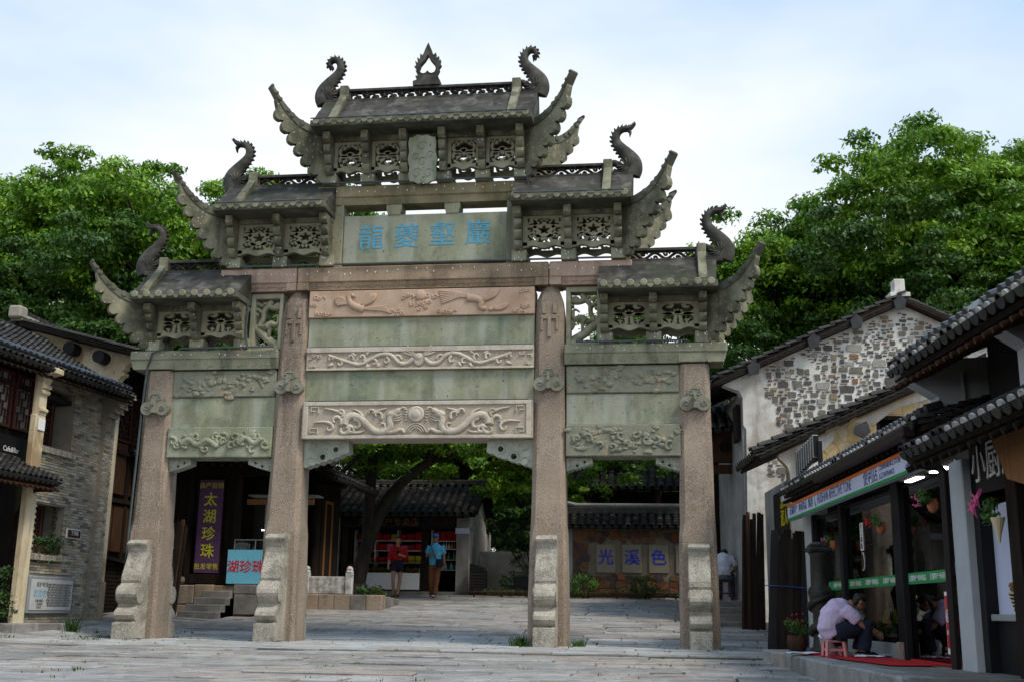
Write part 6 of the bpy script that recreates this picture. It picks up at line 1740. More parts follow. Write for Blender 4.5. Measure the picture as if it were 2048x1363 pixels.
# opening with white ceiling boards and dark room, glass counter
B().box(-5.5, -4.42, 6.86, 6.9, 1.1, 3.6).obj('dark_opening', 'room_shade', ps)
for k in range(9): B().box(-5.45 + k * .19, -5.45 + k * .19 + .17, 6.3, 6.85, 3.16, 3.19, 0).obj('ceiling_board', 'plaster_grey', ps)
B().box(-5.45, -3.8, 6.25, 6.3, 2.95, 3.08, .004).obj('orange_board', 'wood_orange', ps)
B().box(-5.1, -4.7, 6.4, 6.45, 2.35, 2.37, 0).obj('strip_lamp', 'lamp', ps)
b = B(); b.box(-5.0, -4.97, 6.3, 6.33, 1.1, 3.1); b.obj('frame_bar', 'grey_metal', ps)
# stone base and steps
B().box(-7.2, -4.35, 5.75, 9.7, .2, 1.05, .02).obj('stone_base', 'granite_ochre', ps)
for x0, x1, z0, z1 in ((-7.0, -6.35, .62, 1.04), (-7.0, -6.35, .25, .60), (-6.34, -5.9, .5, 1.06), (-5.4, -4.35, .86, 1.07), (-5.38, -4.6, .4, .85)): B().box(x0, x1, 5.62, 5.8, z0, z1, .015).obj('base_stone', random.choice(('granite', 'granite_ochre', 'stone_grey')), ps)
for k in range(4): B().box(-6.32 + k * .07, -5.42, 4.72 + k * .26, 5.75, .2, .46 + k * .155, .015).obj('step', 'stone_grey', ps)
# roof
tile_roof(ps, (-8.2, 5.1, 4.02), (-3.05, 5.1, 3.75), (0, 3.2, 1.35), .21, .15, 140, seed=25)
tile_roof(ps, (-3.35, 6.4, 3.62), (-3.35, 10.6, 3.62), (-2.2, 0, 1.1), .22, .16, 60, seed=26)
rafters(ps, (-8.1, 5.15, 4.02), (-3.1, 5.15, 3.77), (0, 3.2, 1.35), 22, .035, .8)
B().tube([(-4.5, 8.7, 3.7), (-3.9, 8.2, 3.62), (-3.5, 7.8, 3.55)], .07, 8).obj('corner_rafter', 'wood_dark', ps)
B().box(-4.55, -4.36, 8.8, 10.4, 1.05, 3.9).obj('side_wall', 'wood_dark', ps)
b = B(); b.box(-4.35, -4.32, 9.0, 9.06, 1.1, 3.3); b.box(-4.35, -4.32, 9.6, 9.66, 1.1, 3.3); b.box(-4.35, -4.32, 9.06, 9.6, 3.24, 3.3); b.obj('side_door_frame', 'wood_orange', ps)
# vertical sign and banner
vs = B().box(-6.52, -5.93, 5.93, 5.98, 1.33, 3.50, .006).obj('vertical_sign', 'sign_purple'); tag(vs, 'tall purple shop sign with yellow characters on the pearl shop front', 'sign')
B().box(-6.54, -5.91, 5.985, 6.0, 1.31, 3.52, .004).obj('sign_back', 'wood_dark', vs)
for k, ch in enumerate('太湖珍珠'): text('lettering', ch, .34, .003, 'char_yellow', vs, T(-6.225, 5.925, 3.02 - k * .40) @ FRONT, bold=.004)
text('lettering', '自产自销', .15, .002, 'char_yellow', vs, T(-6.225, 5.925, 3.36) @ FRONT); text('lettering', '批发零售', .15, .002, 'char_yellow', vs, T(-6.225, 5.925, 1.47) @ FRONT)
bn = B().box(-5.62, -4.0, 5.70, 5.72, 1.09, 1.86, .0).obj('shop_banner', 'banner_blue'); tag(bn, 'light blue banner with large red characters below the pearl shop counter', 'banner')
text('lettering', '湖珍珠', .30, .002, 'char_red', bn, T(-5.62, 5.695, 1.46) @ FRONT, bold=.004, align='LEFT')
dcs = root('glass_counter', (-4.9, 6.0, 1.06), 'glass topped display counter behind the blue banner', 'counter')
B().box(-5.5, -4.0, 5.75, 6.3, 1.1, 1.82, .005).obj('counter_body', 'white_paint', dcs); B().box(-5.5, -4.0, 5.75, 6.3, 1.83, 2.08, .0).obj('glass_case', 'glass', dcs)
b = B()
for x in (-5.5, -5.0, -4.5, -4.02): b.box(x, x + .02, 5.74, 5.76, 1.82, 2.1)
b.box(-5.5, -4.0, 5.74, 5.76, 2.08, 2.1); b.obj('counter_frame', 'steel', dcs)

# marble balustrade with kerb
bl_ = root('stone_balustrade', (-3.6, 7.8, .6), 'low pale carved stone balustrade beside the left inner pillar', 'balustrade')
BY = 7.8; KZ = .90
for x in (-4.37, -3.28):
    B().box(x - .085, x + .085, BY - .08, BY + .08, KZ, KZ + .52, .012).obj('post', 'white_marble', bl_)
    B().lathe([(.095, 0), (.105, .03), (.075, .06), (.09, .09), (.065, .14), (.03, .16)], 6, T(x, BY, KZ + .52)).obj('post_cap', 'white_marble', bl_)
for x0, x1 in ((-4.28, -3.37), (-5.2, -4.46)):
    o = B().box(x0, x1, BY - .045, BY + .045, KZ + .01, KZ + .43, .01).obj('rail_panel', 'white_marble', bl_)
    b = B()
    for i in range(6):
        for j in range(4): b.ribbon(spiral(x0 + .06 + i * (x1 - x0 - .12) / 5, KZ + .07 + j * .095, .04, .01, 0, 400, 8), .006, .008, None, False, 4, BY - .048)
    b.ribbon([(x0 + .03, KZ + .035), (x1 - .03, KZ + .035)], .008, .008, None, False, 4, BY - .048); o2 = b.obj('carved_scroll', 'white_marble', o); o2['kind'] = 'stuff'
for k in range(7): B().box(-5.2 + k * .40, -4.81 + k * .40, BY - .16, BY + .25, .45, KZ - .003, .015).obj('kerb_stone', random.choice(('granite', 'stone_grey')), bl_)
for k in range(3): B().box(-2.62, -2.40, BY + .27 + k * .5, BY + .75 + k * .5, .5, .86 - k * .02, .015).obj('kerb_stone', 'stone_grey', bl_)
b = B(); rnd = random.Random(4)
for k in range(30): leaves(b, (rnd.uniform(-3.2, -2.7), rnd.uniform(8.1, 9.4), .95 + rnd.uniform(-.05, .12)), (.14, .2, .1), 26, .05, rnd)
tag(b.obj('ground_cover', 'ivy_leaf'), 'dark green ground cover plants at the foot of the big leaning tree', 'plant')
for k in range(5):
    x = -3.2 + k * .13; q = B().tube([(x + .32 * t, 8.15 + .02 * k, .88 + .26 * math.sin(PI * t) * (1 - .08 * k)) for t in [i / 10 for i in range(11)]], .008, 6).obj('bamboo_hoop', 'wood_brown')
    tag(q, 'thin bent bamboo hoop edging the planting bed by the balustrade', 'hoop', 'bamboo hoops of the planting bed')

# ---------------------------------------------------------------- kiosk at the back
kz = .98
kk = root('souvenir_kiosk', (-3.2, 15.2, kz), 'small tiled roof souvenir kiosk with white gable wall and open shop front', 'shop')
B().box(-5.9, -1.25, 13.7, 17.2, .85, kz + .1, .01).obj('plinth', 'stone_grey', kk)
B().plate([(13.95, .95), (18.2, .95), (18.2, 3.0), (15.5, 4.35), (13.95, 3.45)], (), 0, .18, frame_mtx(Vector((-1.36, 0, 0)), Vector((0, 1, 0)), Vector((-1, 0, 0)), Vector((0, 0, 1)))).obj('gable_wall', 'plaster_white', kk)
B().box(-1.75, -1.37, 13.9, 14.15, .98, 3.25, .01).obj('front_pier', 'plaster_grey', kk); B().box(-1.78, -1.35, 13.87, 13.9, 2.78, 2.95, .005).obj('pier_collar', 'sign_white', kk)
B().box(-5.75, -5.35, 13.9, 14.15, .98, 3.25, .01).obj('front_pier', 'plaster_grey', kk)
B().box(-5.9, -1.4, 16.9, 17.1, .95, 3.4).obj('back_wall', 'room_shade', kk); B().box(-5.9, -5.75, 14, 17, .95, 3.4).obj('side_wall', 'plaster_white', kk)
B().box(-5.4, -1.75, 13.95, 14.15, 2.95, 3.3, .006).obj('name_beam', 'black_paint', kk)
nbk = bpy.data.objects['name_beam']
text('lettering', '无锡特产专卖店', .27, .004, 'wood_orange', nbk, T(-3.85, 13.945, 3.11) @ FRONT); text('lettering', '惠山油酥', .20, .004, 'wood_red', nbk, T(-2.2, 13.945, 3.13) @ FRONT)
for x in (-2.72, -5.2): B().box(x - .11, x + .11, 13.98, 14.15, 1.0, 2.95, .006).obj('timber_post', 'wood_dark', kk)
tile_roof(kk, (-6.2, 13.35, 3.30), (-1.12, 13.35, 3.30), (0, 2.15, 1.12), .24, .16, 280, seed=28, sag=.05)
tile_roof(kk, (-1.12, 17.65, 3.30), (-6.2, 17.65, 3.30), (0, -2.15, 1.12), .27, .3, 20, seed=29)
B().box(-6.2, -1.08, 15.38, 15.62, 4.40, 4.56, .02).obj('ridge_course', 'roof_tile_b', kk)
B().plate([(13.4, 3.30), (15.5, 4.38), (15.5, 4.5), (13.4, 3.42)], (), 0, .12, frame_mtx(Vector((-1.05, 0, 0)), Vector((0, 1, 0)), Vector((-1, 0, 0)), Vector((0, 0, 1)))).obj('barge_board', 'wood_dark', kk)
B().plate([(15.5, 4.38), (17.6, 3.30), (17.6, 3.42), (15.5, 4.5)], (), 0, .12, frame_mtx(Vector((-1.05, 0, 0)), Vector((0, 1, 0)), Vector((-1, 0, 0)), Vector((0, 0, 1)))).obj('barge_board', 'wood_dark', kk)
KX = frame_mtx(Vector((-1.35, 14.7, 2.15)), Vector((0, 1, 0)), Vector((-1, 0, 0)), Vector((0, 0, 1)))
fan = [(-.16, -.38), (-.08, -.28), (0, -.34), (.08, -.28), (.16, -.38)] + [(.30 * math.cos(t), .02 + .34 * math.sin(t)) for t in [PI * k / 10 for k in range(-1, 12)]]
B().plate(fan, (), -.02, .0, KX).obj('wall_plaque', 'grey_metal', kk); B().plate([(x * .8, z * .8) for x, z in fan], (), -.035, -.02, KX).obj('plaque_face', 'green_stone', kk)
# shelves with goods
ks = root('kiosk_shelf', (-4.0, 15.0, kz + .1), 'white shelving unit with red packages inside the kiosk', 'shelf')
for z in (1.55, 1.95, 2.32, 2.62): B().box(-5.1, -2.85, 14.75, 15.1, z - .02, z, 0).obj('shelf_board', 'white_paint', ks)
for x in (-5.1, -4.45, -3.75, -2.87): B().box(x, x + .03, 14.72, 15.1, 1.08, 2.95, 0).obj('upright', 'white_paint', ks)
k2 = root('drink_shelf', (-2.0, 15.0, kz + .1), 'narrow shelving unit with drink bottles inside the kiosk doorway', 'shelf')
for z in (1.75, 2.05, 2.38, 2.62): B().box(-2.68, -1.78, 14.75, 15.0, z - .02, z, 0).obj('shelf_board', 'white_paint', k2)
for x in (-2.68, -1.8): B().box(x, x + .03, 14.72, 15.0, 1.08, 2.95, 0).obj('upright', 'white_paint', k2)
rnd = random.Random(50)
def goods(nm, x0, x1, y, z, n, w, h, mats, label, grp, hj=.3, cat='box'):
    for k in range(n):
        x = x0 + (x1 - x0) * (k + .5) / n; hh = h * rnd.uniform(1 - hj, 1)
        if nm == 'bottle':
            o = B().lathe([(w * .45, 0), (w * .45, hh * .6), (w * .2, hh * .75), (w * .2, hh)], 8, T(x, y, z + .001)).obj(nm, rnd.choice(mats))
        else: o = B().box(x - w / 2, x + w / 2, y - .08, y + .08, z + .001, z + hh, .006).obj(nm, rnd.choice(mats))
        tag(o, label, cat, grp)
goods('gift_box', -5.0, -2.95, 14.85, 2.62, 8, .22, .26, ['red_goods', 'red_goods', 'gold_goods'], 'red gift box on the top board of the kiosk shelving', 'boxes on the kiosk shelving')
goods('gift_box', -5.0, -2.95, 14.85, 2.32, 9, .20, .22, ['red_goods', 'red_goods', 'flower_pink', 'red_goods'], 'red packet on the third board of the kiosk shelving', 'packets on the third kiosk board')
goods('snack_packet', -5.0, -2.95, 14.85, 1.95, 9, .19, .22, ['red_goods', 'gold_goods', 'poster_yellow'], 'golden snack packet on the second board of the kiosk shelving', 'packets on the second kiosk board')
goods('snack_packet', -5.0, -2.95, 14.85, 1.55, 9, .2, .2, ['red_goods', 'poster_yellow', 'gold_goods', 'sign_green'], 'snack packet on the lowest board of the kiosk shelving', 'packets on the lowest kiosk board')
goods('gift_box', -2.6, -1.85, 14.85, 2.62, 4, .23, .3, ['red_goods'], 'tall red gift box on the top board above the drinks', 'gift boxes above the drinks', .1)
goods('bottle', -2.6, -1.85, 14.85, 2.38, 9, .07, .2, ['white_paint', 'bottle_green', 'gold_goods', 'red_goods'], 'small bottle on the third board of the drink shelf', 'bottles on the third drink board', .2, 'bottle')
goods('bottle', -2.6, -1.85, 14.85, 2.05, 9, .085, .25, ['bottle_green', 'bottle_green', 'ink', 'sign_white'], 'green drink bottle on the second board of the drink shelf', 'bottles on the second drink board', .15, 'bottle')
goods('bottle', -2.6, -1.85, 14.85, 1.75, 9, .085, .22, ['kiosk_blue', 'sign_white', 'bottle_green'], 'water bottle on the lowest board of the drink shelf', 'bottles on the lowest drink board', .15, 'bottle')
kc = root('snack_counter', (-3.8, 14.3, kz + .1), 'white low snack counter with glass case in the kiosk front', 'counter')
B().box(-4.75, -2.85, 14.0, 14.45, kz + .15, 1.62, .008).obj('counter_body', 'white_paint', kc)
B().box(-4.75, -2.85, 14.02, 14.43, 1.63, 2.0, 0).obj('glass_case', 'glass', kc)
b = B()
for k in range(60): b.blob((rnd.uniform(-4.65, -2.95), rnd.uniform(14.1, 14.35), 1.70 + rnd.uniform(0, .06)), .055, 1, .3)
o = b.obj('snacks', 'gold_goods', kc); o['kind'] = 'stuff'
rc = root('red_cooler', (-5.05, 14.2, kz + .1), 'red drinks cooler beside the white snack counter', 'cooler')
B().box(-5.22, -4.85, 14.0, 14.5, kz + .1, 1.85, .015).obj('cooler_body', 'poster_red', rc); B().box(-5.2, -4.87, 13.985, 13.998, 1.3, 1.8, 0).obj('cooler_door', 'glass', rc)
tb = root('goods_table', (-5.7, 13.2, kz), 'small blue table with heaped colourful snack packets beside the tree', 'table')
B().box(-5.95, -5.45, 12.95, 13.4, 1.55, 1.6, .006).obj('table_top', 'kiosk_blue', tb)
for sx in (-5.92, -5.5):
    for sy in (13.0, 13.35): B().box(sx, sx + .03, sy, sy + .03, .96, 1.55).obj('leg', 'grey_metal', tb)
goods('snack_packet', -5.9, -5.5, 13.15, 1.6, 4, .12, .35, ['red_goods', 'poster_yellow', 'sign_green', 'flower_pink'], 'bright snack packet heaped on the blue table by the tree', 'packets on the blue table', .4)
bn_ = root('litter_bin', (-1.0, 13.55, .96), 'black slatted litter bin beside the white kiosk gable', 'bin')
B().plate([(-.24, 0), (.24, 0), (.24, .66), (.14, .82), (-.24, .92)], (), -.18, .18, T(-1.0, 13.55, .98)).obj('bin_body', 'black_paint', bn_)
for k in range(7): B().box(-1.23, -.77, 13.355, 13.372, 1.05 + k * .085, 1.10 + k * .085, .002).obj('slat', 'cast_iron', bn_)
cc = B().tube([(-1.34, 14.05, 2.95), (-1.22, 13.95, 2.98), (-1.2, 13.82, 2.95)], [.02, .03, .035], 8).obj('security_camera', 'grey_metal'); tag(cc, 'small grey security camera at the top of the kiosk gable', 'camera')

# ---------------------------------------------------------------- rubble wall with three inscribed plaques
rw = root('plaque_wall', (3.8, 13.1, .96), 'rubble garden wall with tiled coping and inscribed stone plaques', 'wall')
WY = 13.0
M('wall_mortar', [(.15, .125, .09), (.21, .175, .13)], scale=4, bump=.5, bscale=30)
B().box(1.7, 7.2, WY, WY + .35, .85, 2.88).obj('wall_core', 'wall_mortar', rw); B().box(1.55, 1.80, WY - .06, WY + .42, .85, 2.95, .015).obj('end_pier', 'plaster_grey', rw)
for i, c in enumerate(((.19, .075, .03), (.12, .045, .024), (.07, .05, .045), (.14, .085, .045), (.065, .042, .048))): M('wall_stone_%s' % 'abcde'[i], [tuple(k * .6 for k in c), c, tuple(k * 1.25 for k in c)], scale=4, bump=.5, bscale=25)
rnd = random.Random(6)
plq = [(2.48, 3.03), (3.22, 3.77), (3.97, 4.52), (4.72, 5.27)]
for p, poly in vor_cells(1.82, 7.15, 1.0, 2.85, 25, 9, rnd, .40):
    if any(a - .1 < p[0] < c + .1 and 1.58 < p[1] < 2.52 for a, c in plq): continue
    B().plate(shrink(p, poly, .02), (), WY - .03 - rnd.random() * .02, WY + .01).obj('stone', 'wall_stone_' + rnd.choices('abcde', (4, 3, 2, 3, 2))[0], rw)
M('plaque_stone', [(.20, .175, .125), (.25, .22, .165)], scale=5, bump=.2); M('char_blue', [(.01, .02, .36), (.015, .035, .44)], bump=0, rough=.5)
for (a, c), ch in zip(plq, '光溪色山'):
    o = B().box(a, c, WY - .05, WY + .01, 1.65, 2.45, .012).obj('plaque', 'plaque_stone', rw)
    text('lettering', ch, .46, .004, 'char_blue', o, T((a + c) / 2, WY - .055, 2.06) @ FRONT, bold=.004)
tile_roof(rw, (1.5, WY - .35, 2.92), (7.3, WY - .35, 2.92), (0, .5, .42), .22, .13, 140, seed=33)
B().box(1.5, 7.3, WY + .1, WY + .28, 3.30, 3.52, .03).obj('coping_ridge', 'roof_tile_b', rw)
B().tube([(1.35, WY + .2, 3.85), (1.55, WY + .2, 3.66), (1.9, WY + .2, 3.58), (7.3, WY + .2, 3.56)], .06, 8).obj('coping_roll', 'plaster_grey', rw)
# hall behind
hl = root('garden_hall', (4.0, 17.5, 1.0), 'dark tiled roof hall standing behind the plaque wall', 'house')
B().box(1.2, 8.0, 16.5, 19.5, .9, 4.3).obj('hall_wall', 'wood_dark', hl)
tile_roof(hl, (.8, 15.6, 4.30), (8.4, 15.6, 4.30), (0, 2.6, 1.5), .26, .18, 150, seed=35)
B().box(.8, 8.4, 18.1, 18.35, 5.75, 6.0, .03).obj('ridge_course', 'roof_tile_b', hl)
for x in (2.0, 4.2, 6.4): B().cyl((x, 16.2, 1.0), (0, 0, 1), .14, 3.3, 10).obj('timber_column', 'wood_red', hl)
# planting in front of the wall
leaf_mat('bush_leaf', (.012, .035, .008), (.03, .08, .015), (.06, .13, .025), 3)
leaf_mat('bright_bush', (.03, .08, .012), (.07, .17, .025), (.12, .25, .04), 3)
for x, y, R, mt, lb in ((2.15, 12.35, .42, 'bright_bush', 'rounded bright green bush in front of the plaque wall'), (3.85, 12.45, .40, 'bush_leaf', 'rounded dark green bush in front of the plaque wall'), (.1, 13.6, .5, 'bush_leaf', 'dark shrub growing beside the litter bin'), (.5, 14.9, .95, 'bush_leaf', 'large dark shrub in front of the white garden wall')):
    t_ = root('bush', (x, y, .96), lb, 'bush'); b = B(); rnd = random.Random(int(x * 9))
    for k in range(46):
        d = Vector((rnd.gauss(0, 1), rnd.gauss(0, 1), rnd.gauss(0, .8))).normalized(); leaves(b, (x + d.x * R * .8, y + d.y * R * .8, .96 + R * .75 + d.z * R * .72), (.13, .13, .12), 26, .034, rnd)
    b.obj('foliage', mt, t_); B().tube([(x, y, .9), (x + .02, y, 1.3)], [.03, .02], 6).obj('stem', 'wood_brown', t_)
b = B(); rnd = random.Random(9)
for k in range(150): leaves(b, (rnd.uniform(-.6, 5.4), rnd.uniform(12.25, 12.85), 1.02 + rnd.uniform(-.02, .1)), (.12, .12, .08), 14, .04, rnd)
o = b.obj('flower_bed', 'bush_leaf'); o['kind'] = 'stuff'; tag(o, 'low leafy flower bed along the foot of the plaque wall', 'plants')
b = B()
for k in range(70): b.blob((rnd.uniform(-.6, 5.4), rnd.uniform(12.25, 12.6), 1.12 + rnd.uniform(-.05, .04)), .018, 1, .2)
o = b.obj('orange_blossom', 'wood_orange', o); o['kind'] = 'stuff'
fr = root('bamboo_rail', (2.5, 12.15, .96), 'low bamboo rail edging the flower bed', 'rail')
B().tube([(-1.0, 12.15, 1.07), (1.5, 12.15, 1.075), (5.6, 12.15, 1.07)], .022, 6).obj('rail', 'wood_brown', fr); B().tube([(-1.0, 12.18, 1.0), (5.6, 12.18, 1.0)], .022, 6).obj('rail', 'wood_brown', fr)
for k in range(9): B().cyl((-.9 + k * .8, 12.2, .9), (0, 0, 1), .022, .22, 6).obj('stake', 'wood_brown', fr)
pb2 = B().box(.1, 1.3, 13.0, 13.4, .96, 1.52, .015).obj('planter_box', 'black_paint'); tag(pb2, 'long black planter box between the kiosk and the plaque wall', 'planter')

# ---------------------------------------------------------------- trees
M('bark', [(.012, .010, .008), (.022, .018, .014), (.035, .029, .022)], scale=3, stretch=(4, 4, .8), bump=.8, bscale=14, patch=((.03, .04, .02), .4, 2))
leaf_mat('leaf_fresh', (.035, .105, .005), (.11, .245, .010), (.27, .44, .03), .6)
leaf_mat('leaf_deep', (.016, .05, .006), (.04, .105, .010), (.085, .175, .02), .6)
def crown_mesh(seed, R, H, nc, nl, mat, leaf=.105):
    """clumps of leaves spread through an uneven crown; returns mesh and clump centres"""
    rs = np.random.RandomState(seed); cl = []
    NL = 9; lob = [(rs.uniform(-.55, .55) * R, rs.uniform(-.55, .55) * R, rs.uniform(-.35, .5) * H, rs.uniform(.4, .62)) for _ in range(NL)]
    for k in range(nc):
        l = lob[k % NL]; d = rs.normal(size=3); d /= np.linalg.norm(d); d[2] = abs(d[2]) if rs.rand() < .72 else d[2]
        q = rs.uniform(.45, 1.12)
        cl.append((l[0] + d[0] * R * l[3] * q, l[1] + d[1] * R * l[3] * q, l[2] + d[2] * H * l[3] * .85 * q, rs.uniform(.55, 1.0)))
    V = []
    for cx, cy, cz, s in cl:
        r = R * .135 * s; n = int(nl * s)
        d = rs.normal(size=(n, 3)); d /= np.linalg.norm(d, axis=1)[:, None]
        d[:, 2] = np.where(rs.rand(n) < .7, np.abs(d[:, 2]), d[:, 2])
        rad = r * rs.uniform(.35, 1.12, size=(n, 1)); p = d * rad * np.array([1, 1, .62]) + np.array([cx, cy, cz])
        nr = d * .7 + rs.normal(size=(n, 3)) * .55 + np.array([0, 0, .55]); nr /= np.linalg.norm(nr, axis=1)[:, None]
        t = np.cross(nr, rs.normal(size=(n, 3))); t /= np.linalg.norm(t, axis=1)[:, None]; t[:, 2] -= .35; u = np.cross(nr, t)
        sz = leaf * rs.uniform(.6, 1.35, size=(n, 1))
        V.append(np.stack([p - t * sz, p + u * sz * .48, p + t * sz, p - u * sz * .48], 1).reshape(-1, 3))
    V = np.concatenate(V); n = len(V) // 4
    me = bpy.data.meshes.new('crown'); me.vertices.add(len(V)); me.vertices.foreach_set('co', V.ravel())
    me.loops.add(n * 4); me.loops.foreach_set('vertex_index', np.arange(n * 4)); me.polygons.add(n)
    me.polygons.foreach_set('loop_start', np.arange(n) * 4); me.polygons.foreach_set('loop_total', np.full(n, 4))
    me.update(); me.materials.append(MATS[mat]); return me, cl
def trunk_mesh(cl, base, seed, r0=.35, nb=16):
    rnd = random.Random(seed); b = B(); fork = Vector((0, 0, base * .5)) + Vector((rnd.uniform(-.3, .3), rnd.uniform(-.3, .3), 0))
    b.tube([(0, 0, base - 9 if base > 0 else base), (0, 0, base), fork * .6 + Vector((0, 0, base * .3)), fork], [r0 * 1.1, r0, r0 * .9, r0 * .8], 10)
    for c in rnd.sample(cl, nb):
        e = fork.lerp(Vector(c[:3]), .85); m1 = fork.lerp(e, .45) + Vector((rnd.uniform(-.5, .5), rnd.uniform(-.5, .5), rnd.uniform(-.2, .6))); m0 = fork.lerp(m1, .5) + Vector((rnd.uniform(-.2, .2), rnd.uniform(-.2, .2), .2))
        b.tube(smooth2([tuple(fork), tuple(m0), tuple(m1), tuple(e)], 2), taper(len(smooth2([tuple(fork), tuple(m0), tuple(m1), tuple(e)], 2)), r0 * .5, .02), 6)
    return b.mesh('trunk', 'bark', True)
PROTO = []
for i, (sd, mt) in enumerate(((1, 'leaf_fresh'), (2, 'leaf_fresh'), (3, 'leaf_deep'))):
    me, cl = crown_mesh(sd, 4.6, 4.3, 300, 420, mt, .064)
    PROTO.append((me, trunk_mesh(cl, -4.5, sd)))
def tree(x, y, zc, s, pi, rz, label, sz=None):
    base = gz(x, y)
    r_ = root('tree', (x, y, base), label, 'tree', 'broadleaf trees behind the houses')
    m = T(x, y, zc) @ RZ(rz) @ S(s, s, sz or s)
    put('crown', PROTO[pi][0], r_, m); put('trunk', PROTO[pi][1], r_, m)
for x, y, zc, s, pi, rz, lb in (
        (-20.2, 16.5, 12.3, 1.12, 0, .3, 'broad leafy tree at the far end of the brick tea house roof'), (-16.8, 17.5, 11.9, 1.08, 1, 1.4, 'bright green tree standing above the brick tea house ridge'),
        (-13.0, 17.0, 11.9, 1.0, 0, 3.9, 'tall bright green tree above the cream gable'), (-9.8, 17.5, 12.1, 1.0, 1, 2.2, 'bright green tree behind the left mid tier eave of the gate'),
        (-17.5, 13.0, 7.8, .9, 2, .9, 'dark lower tree behind the brick tea house roof'), (-12.6, 13.4, 7.6, .9, 2, 2.9, 'dark lower tree behind the gabled house ridge'), (-8.2, 14.5, 7.2, .8, 2, 5.1, 'dark lower tree behind the timber street front'),
        (-6.2, 20.5, 9.4, .9, 1, 4.0, 'green tree behind the pearl shop roof'),
        (15.4, 16.8, 11.5, 1.06, 1, 3.3, 'tallest green tree behind the white houses'), (18.0, 16.5, 12.7, 1.12, 0, 1.1, 'tall green tree behind the snack shop roof'), (10.8, 16.2, 11.0, 1.05, 0, 5.0, 'broad green tree above the rubble gable'),
        (8.3, 17.0, 9.5, .95, 1, .5, 'green tree beyond the right lower eave of the gate'), (12.6, 13.2, 7.6, .9, 2, 1.9, 'dark tree close behind the rubble gable roof'), (9.0, 14.2, 6.4, .8, 2, 4.6, 'dark tree in the gap between gate and rubble gable'),
        (16.8, 11.8, 8.4, .75, 0, 4.4, 'light green tree peeking over the snack shop eave'),
        (3.0, 20.5, 8.6, .88, 0, 5.2, 'dark tree behind the garden hall'), (-.6, 21.5, 6.6, .95, 0, .2, 'green tree behind the kiosk roof'),
        (-4.6, 22.0, 6.0, .95, 2, 3.7, 'dark tree behind the kiosk shelving wall'), (1.2, 18.6, 4.4, .62, 1, 2.0, 'small green tree behind the white garden wall')):
    tree(x, y, zc + (.5 if zc > 8 else .2), s * 1.17, pi, rz, lb)
wood = []
rnd = random.Random(3)
for k in range(13):
    x = -30 + k * 5 + rnd.uniform(-1, 1); y = 30 + rnd.uniform(-2, 3)
    m = T(x, y, 4.0) @ RZ(rnd.uniform(0, 6)) @ S(1.1, 1.1, 1.25)
    o = root('tree', (x, y, gz(x, y)), 'dark background tree of the wood beyond the lane', 'tree', 'trees of the far wood'); put('crown', PROTO[2][0], o, m); put('trunk', PROTO[2][1], o, m)

# the big leaning camphor in front of the kiosk
bt = root('leaning_tree', (-4.0, 11.2, .9), 'big leaning tree with dark forked trunk in front of the kiosk', 'tree')
b = B()
def limb(pts, r0, r1, n=10):
    p = smooth2(pts, 2); b.tube(p, taper(len(p), r0, r1), n)
limb([(-4.05, 11.2, .7), (-4.0, 11.2, 1.2), (-3.85, 11.2, 2.0), (-3.55, 11.3, 3.0), (-3.1, 11.4, 3.9), (-2.0, 11.6, 4.8), (-.6, 11.8, 5.2), (.8, 12.0, 5.6)], .26, .07)
limb([(-3.75, 11.25, 2.4), (-3.75, 11.2, 3.4), (-3.7, 11.1, 4.4), (-3.6, 11.0, 5.6), (-3.5, 10.8, 7.0)], .20, .08)
limb([(-3.7, 11.1, 4.2), (-4.5, 11.3, 4.9), (-5.4, 11.4, 5.8)], .13, .05); limb([(-2.2, 11.55, 4.6), (-1.8, 11.0, 5.6), (-1.2, 10.5, 6.8)], .11, .04); limb([(-.6, 11.8, 5.2), (.6, 11.2, 5.9), (1.8, 10.8, 6.6)], .08, .03)
b.tube([(-4.05, 11.2, .7), (-4.05, 11.2, .95), (-4.03, 11.2, 1.25)], [.42, .36, .30], 10)
b.obj('trunk', 'bark', bt, smooth=True)
me, cl = crown_mesh(8, 4.6, 2.6, 260, 280, 'leaf_fresh', .066)
put('crown', me, bt, T(-2.2, 11.2, 5.65) @ S(.95, .6, .78)); 
me2, cl2 = crown_mesh(12, 4.0, 2.0, 150, 260, 'leaf_fresh', .066)
put('crown', me2, bt, T(2.4, 13.2, 5.55) @ S(1.05, .7, .75))
me5, _ = crown_mesh(33, 3.2, 1.3, 150, 240, 'leaf_fresh', .06); put('crown', me5, bt, T(-1.3, 10.6, 4.95) @ S(1, .6, .8))
me6, _ = crown_mesh(37, 2.0, 1.6, 110, 240, 'leaf_fresh', .06); put('crown', me6, bt, T(.6, 14.2, 4.3) @ S(1, .6, .9))
# second thin dark trunk left of it
lt = root('leaning_tree', (-5.1, 9.5, .7), 'slender curved dark tree between the pearl shop and the kiosk', 'tree'); b = B()
limb([(-5.3, 10.2, .6), (-5.25, 10.2, 1.8), (-5.05, 10.2, 3.0), (-4.6, 10.2, 3.9), (-4.9, 10.2, 4.8), (-4.4, 10.0, 5.8)], .16, .06); limb([(-4.65, 10.2, 3.8), (-4.0, 10.2, 4.5), (-3.2, 10.1, 5.2)], .09, .04)
b.obj('trunk', 'bark', lt, smooth=True)
me3, _ = crown_mesh(15, 2.6, 1.8, 40, 330, 'leaf_deep', .09); put('crown', me3, lt, T(-4.9, 10.3, 6.2))
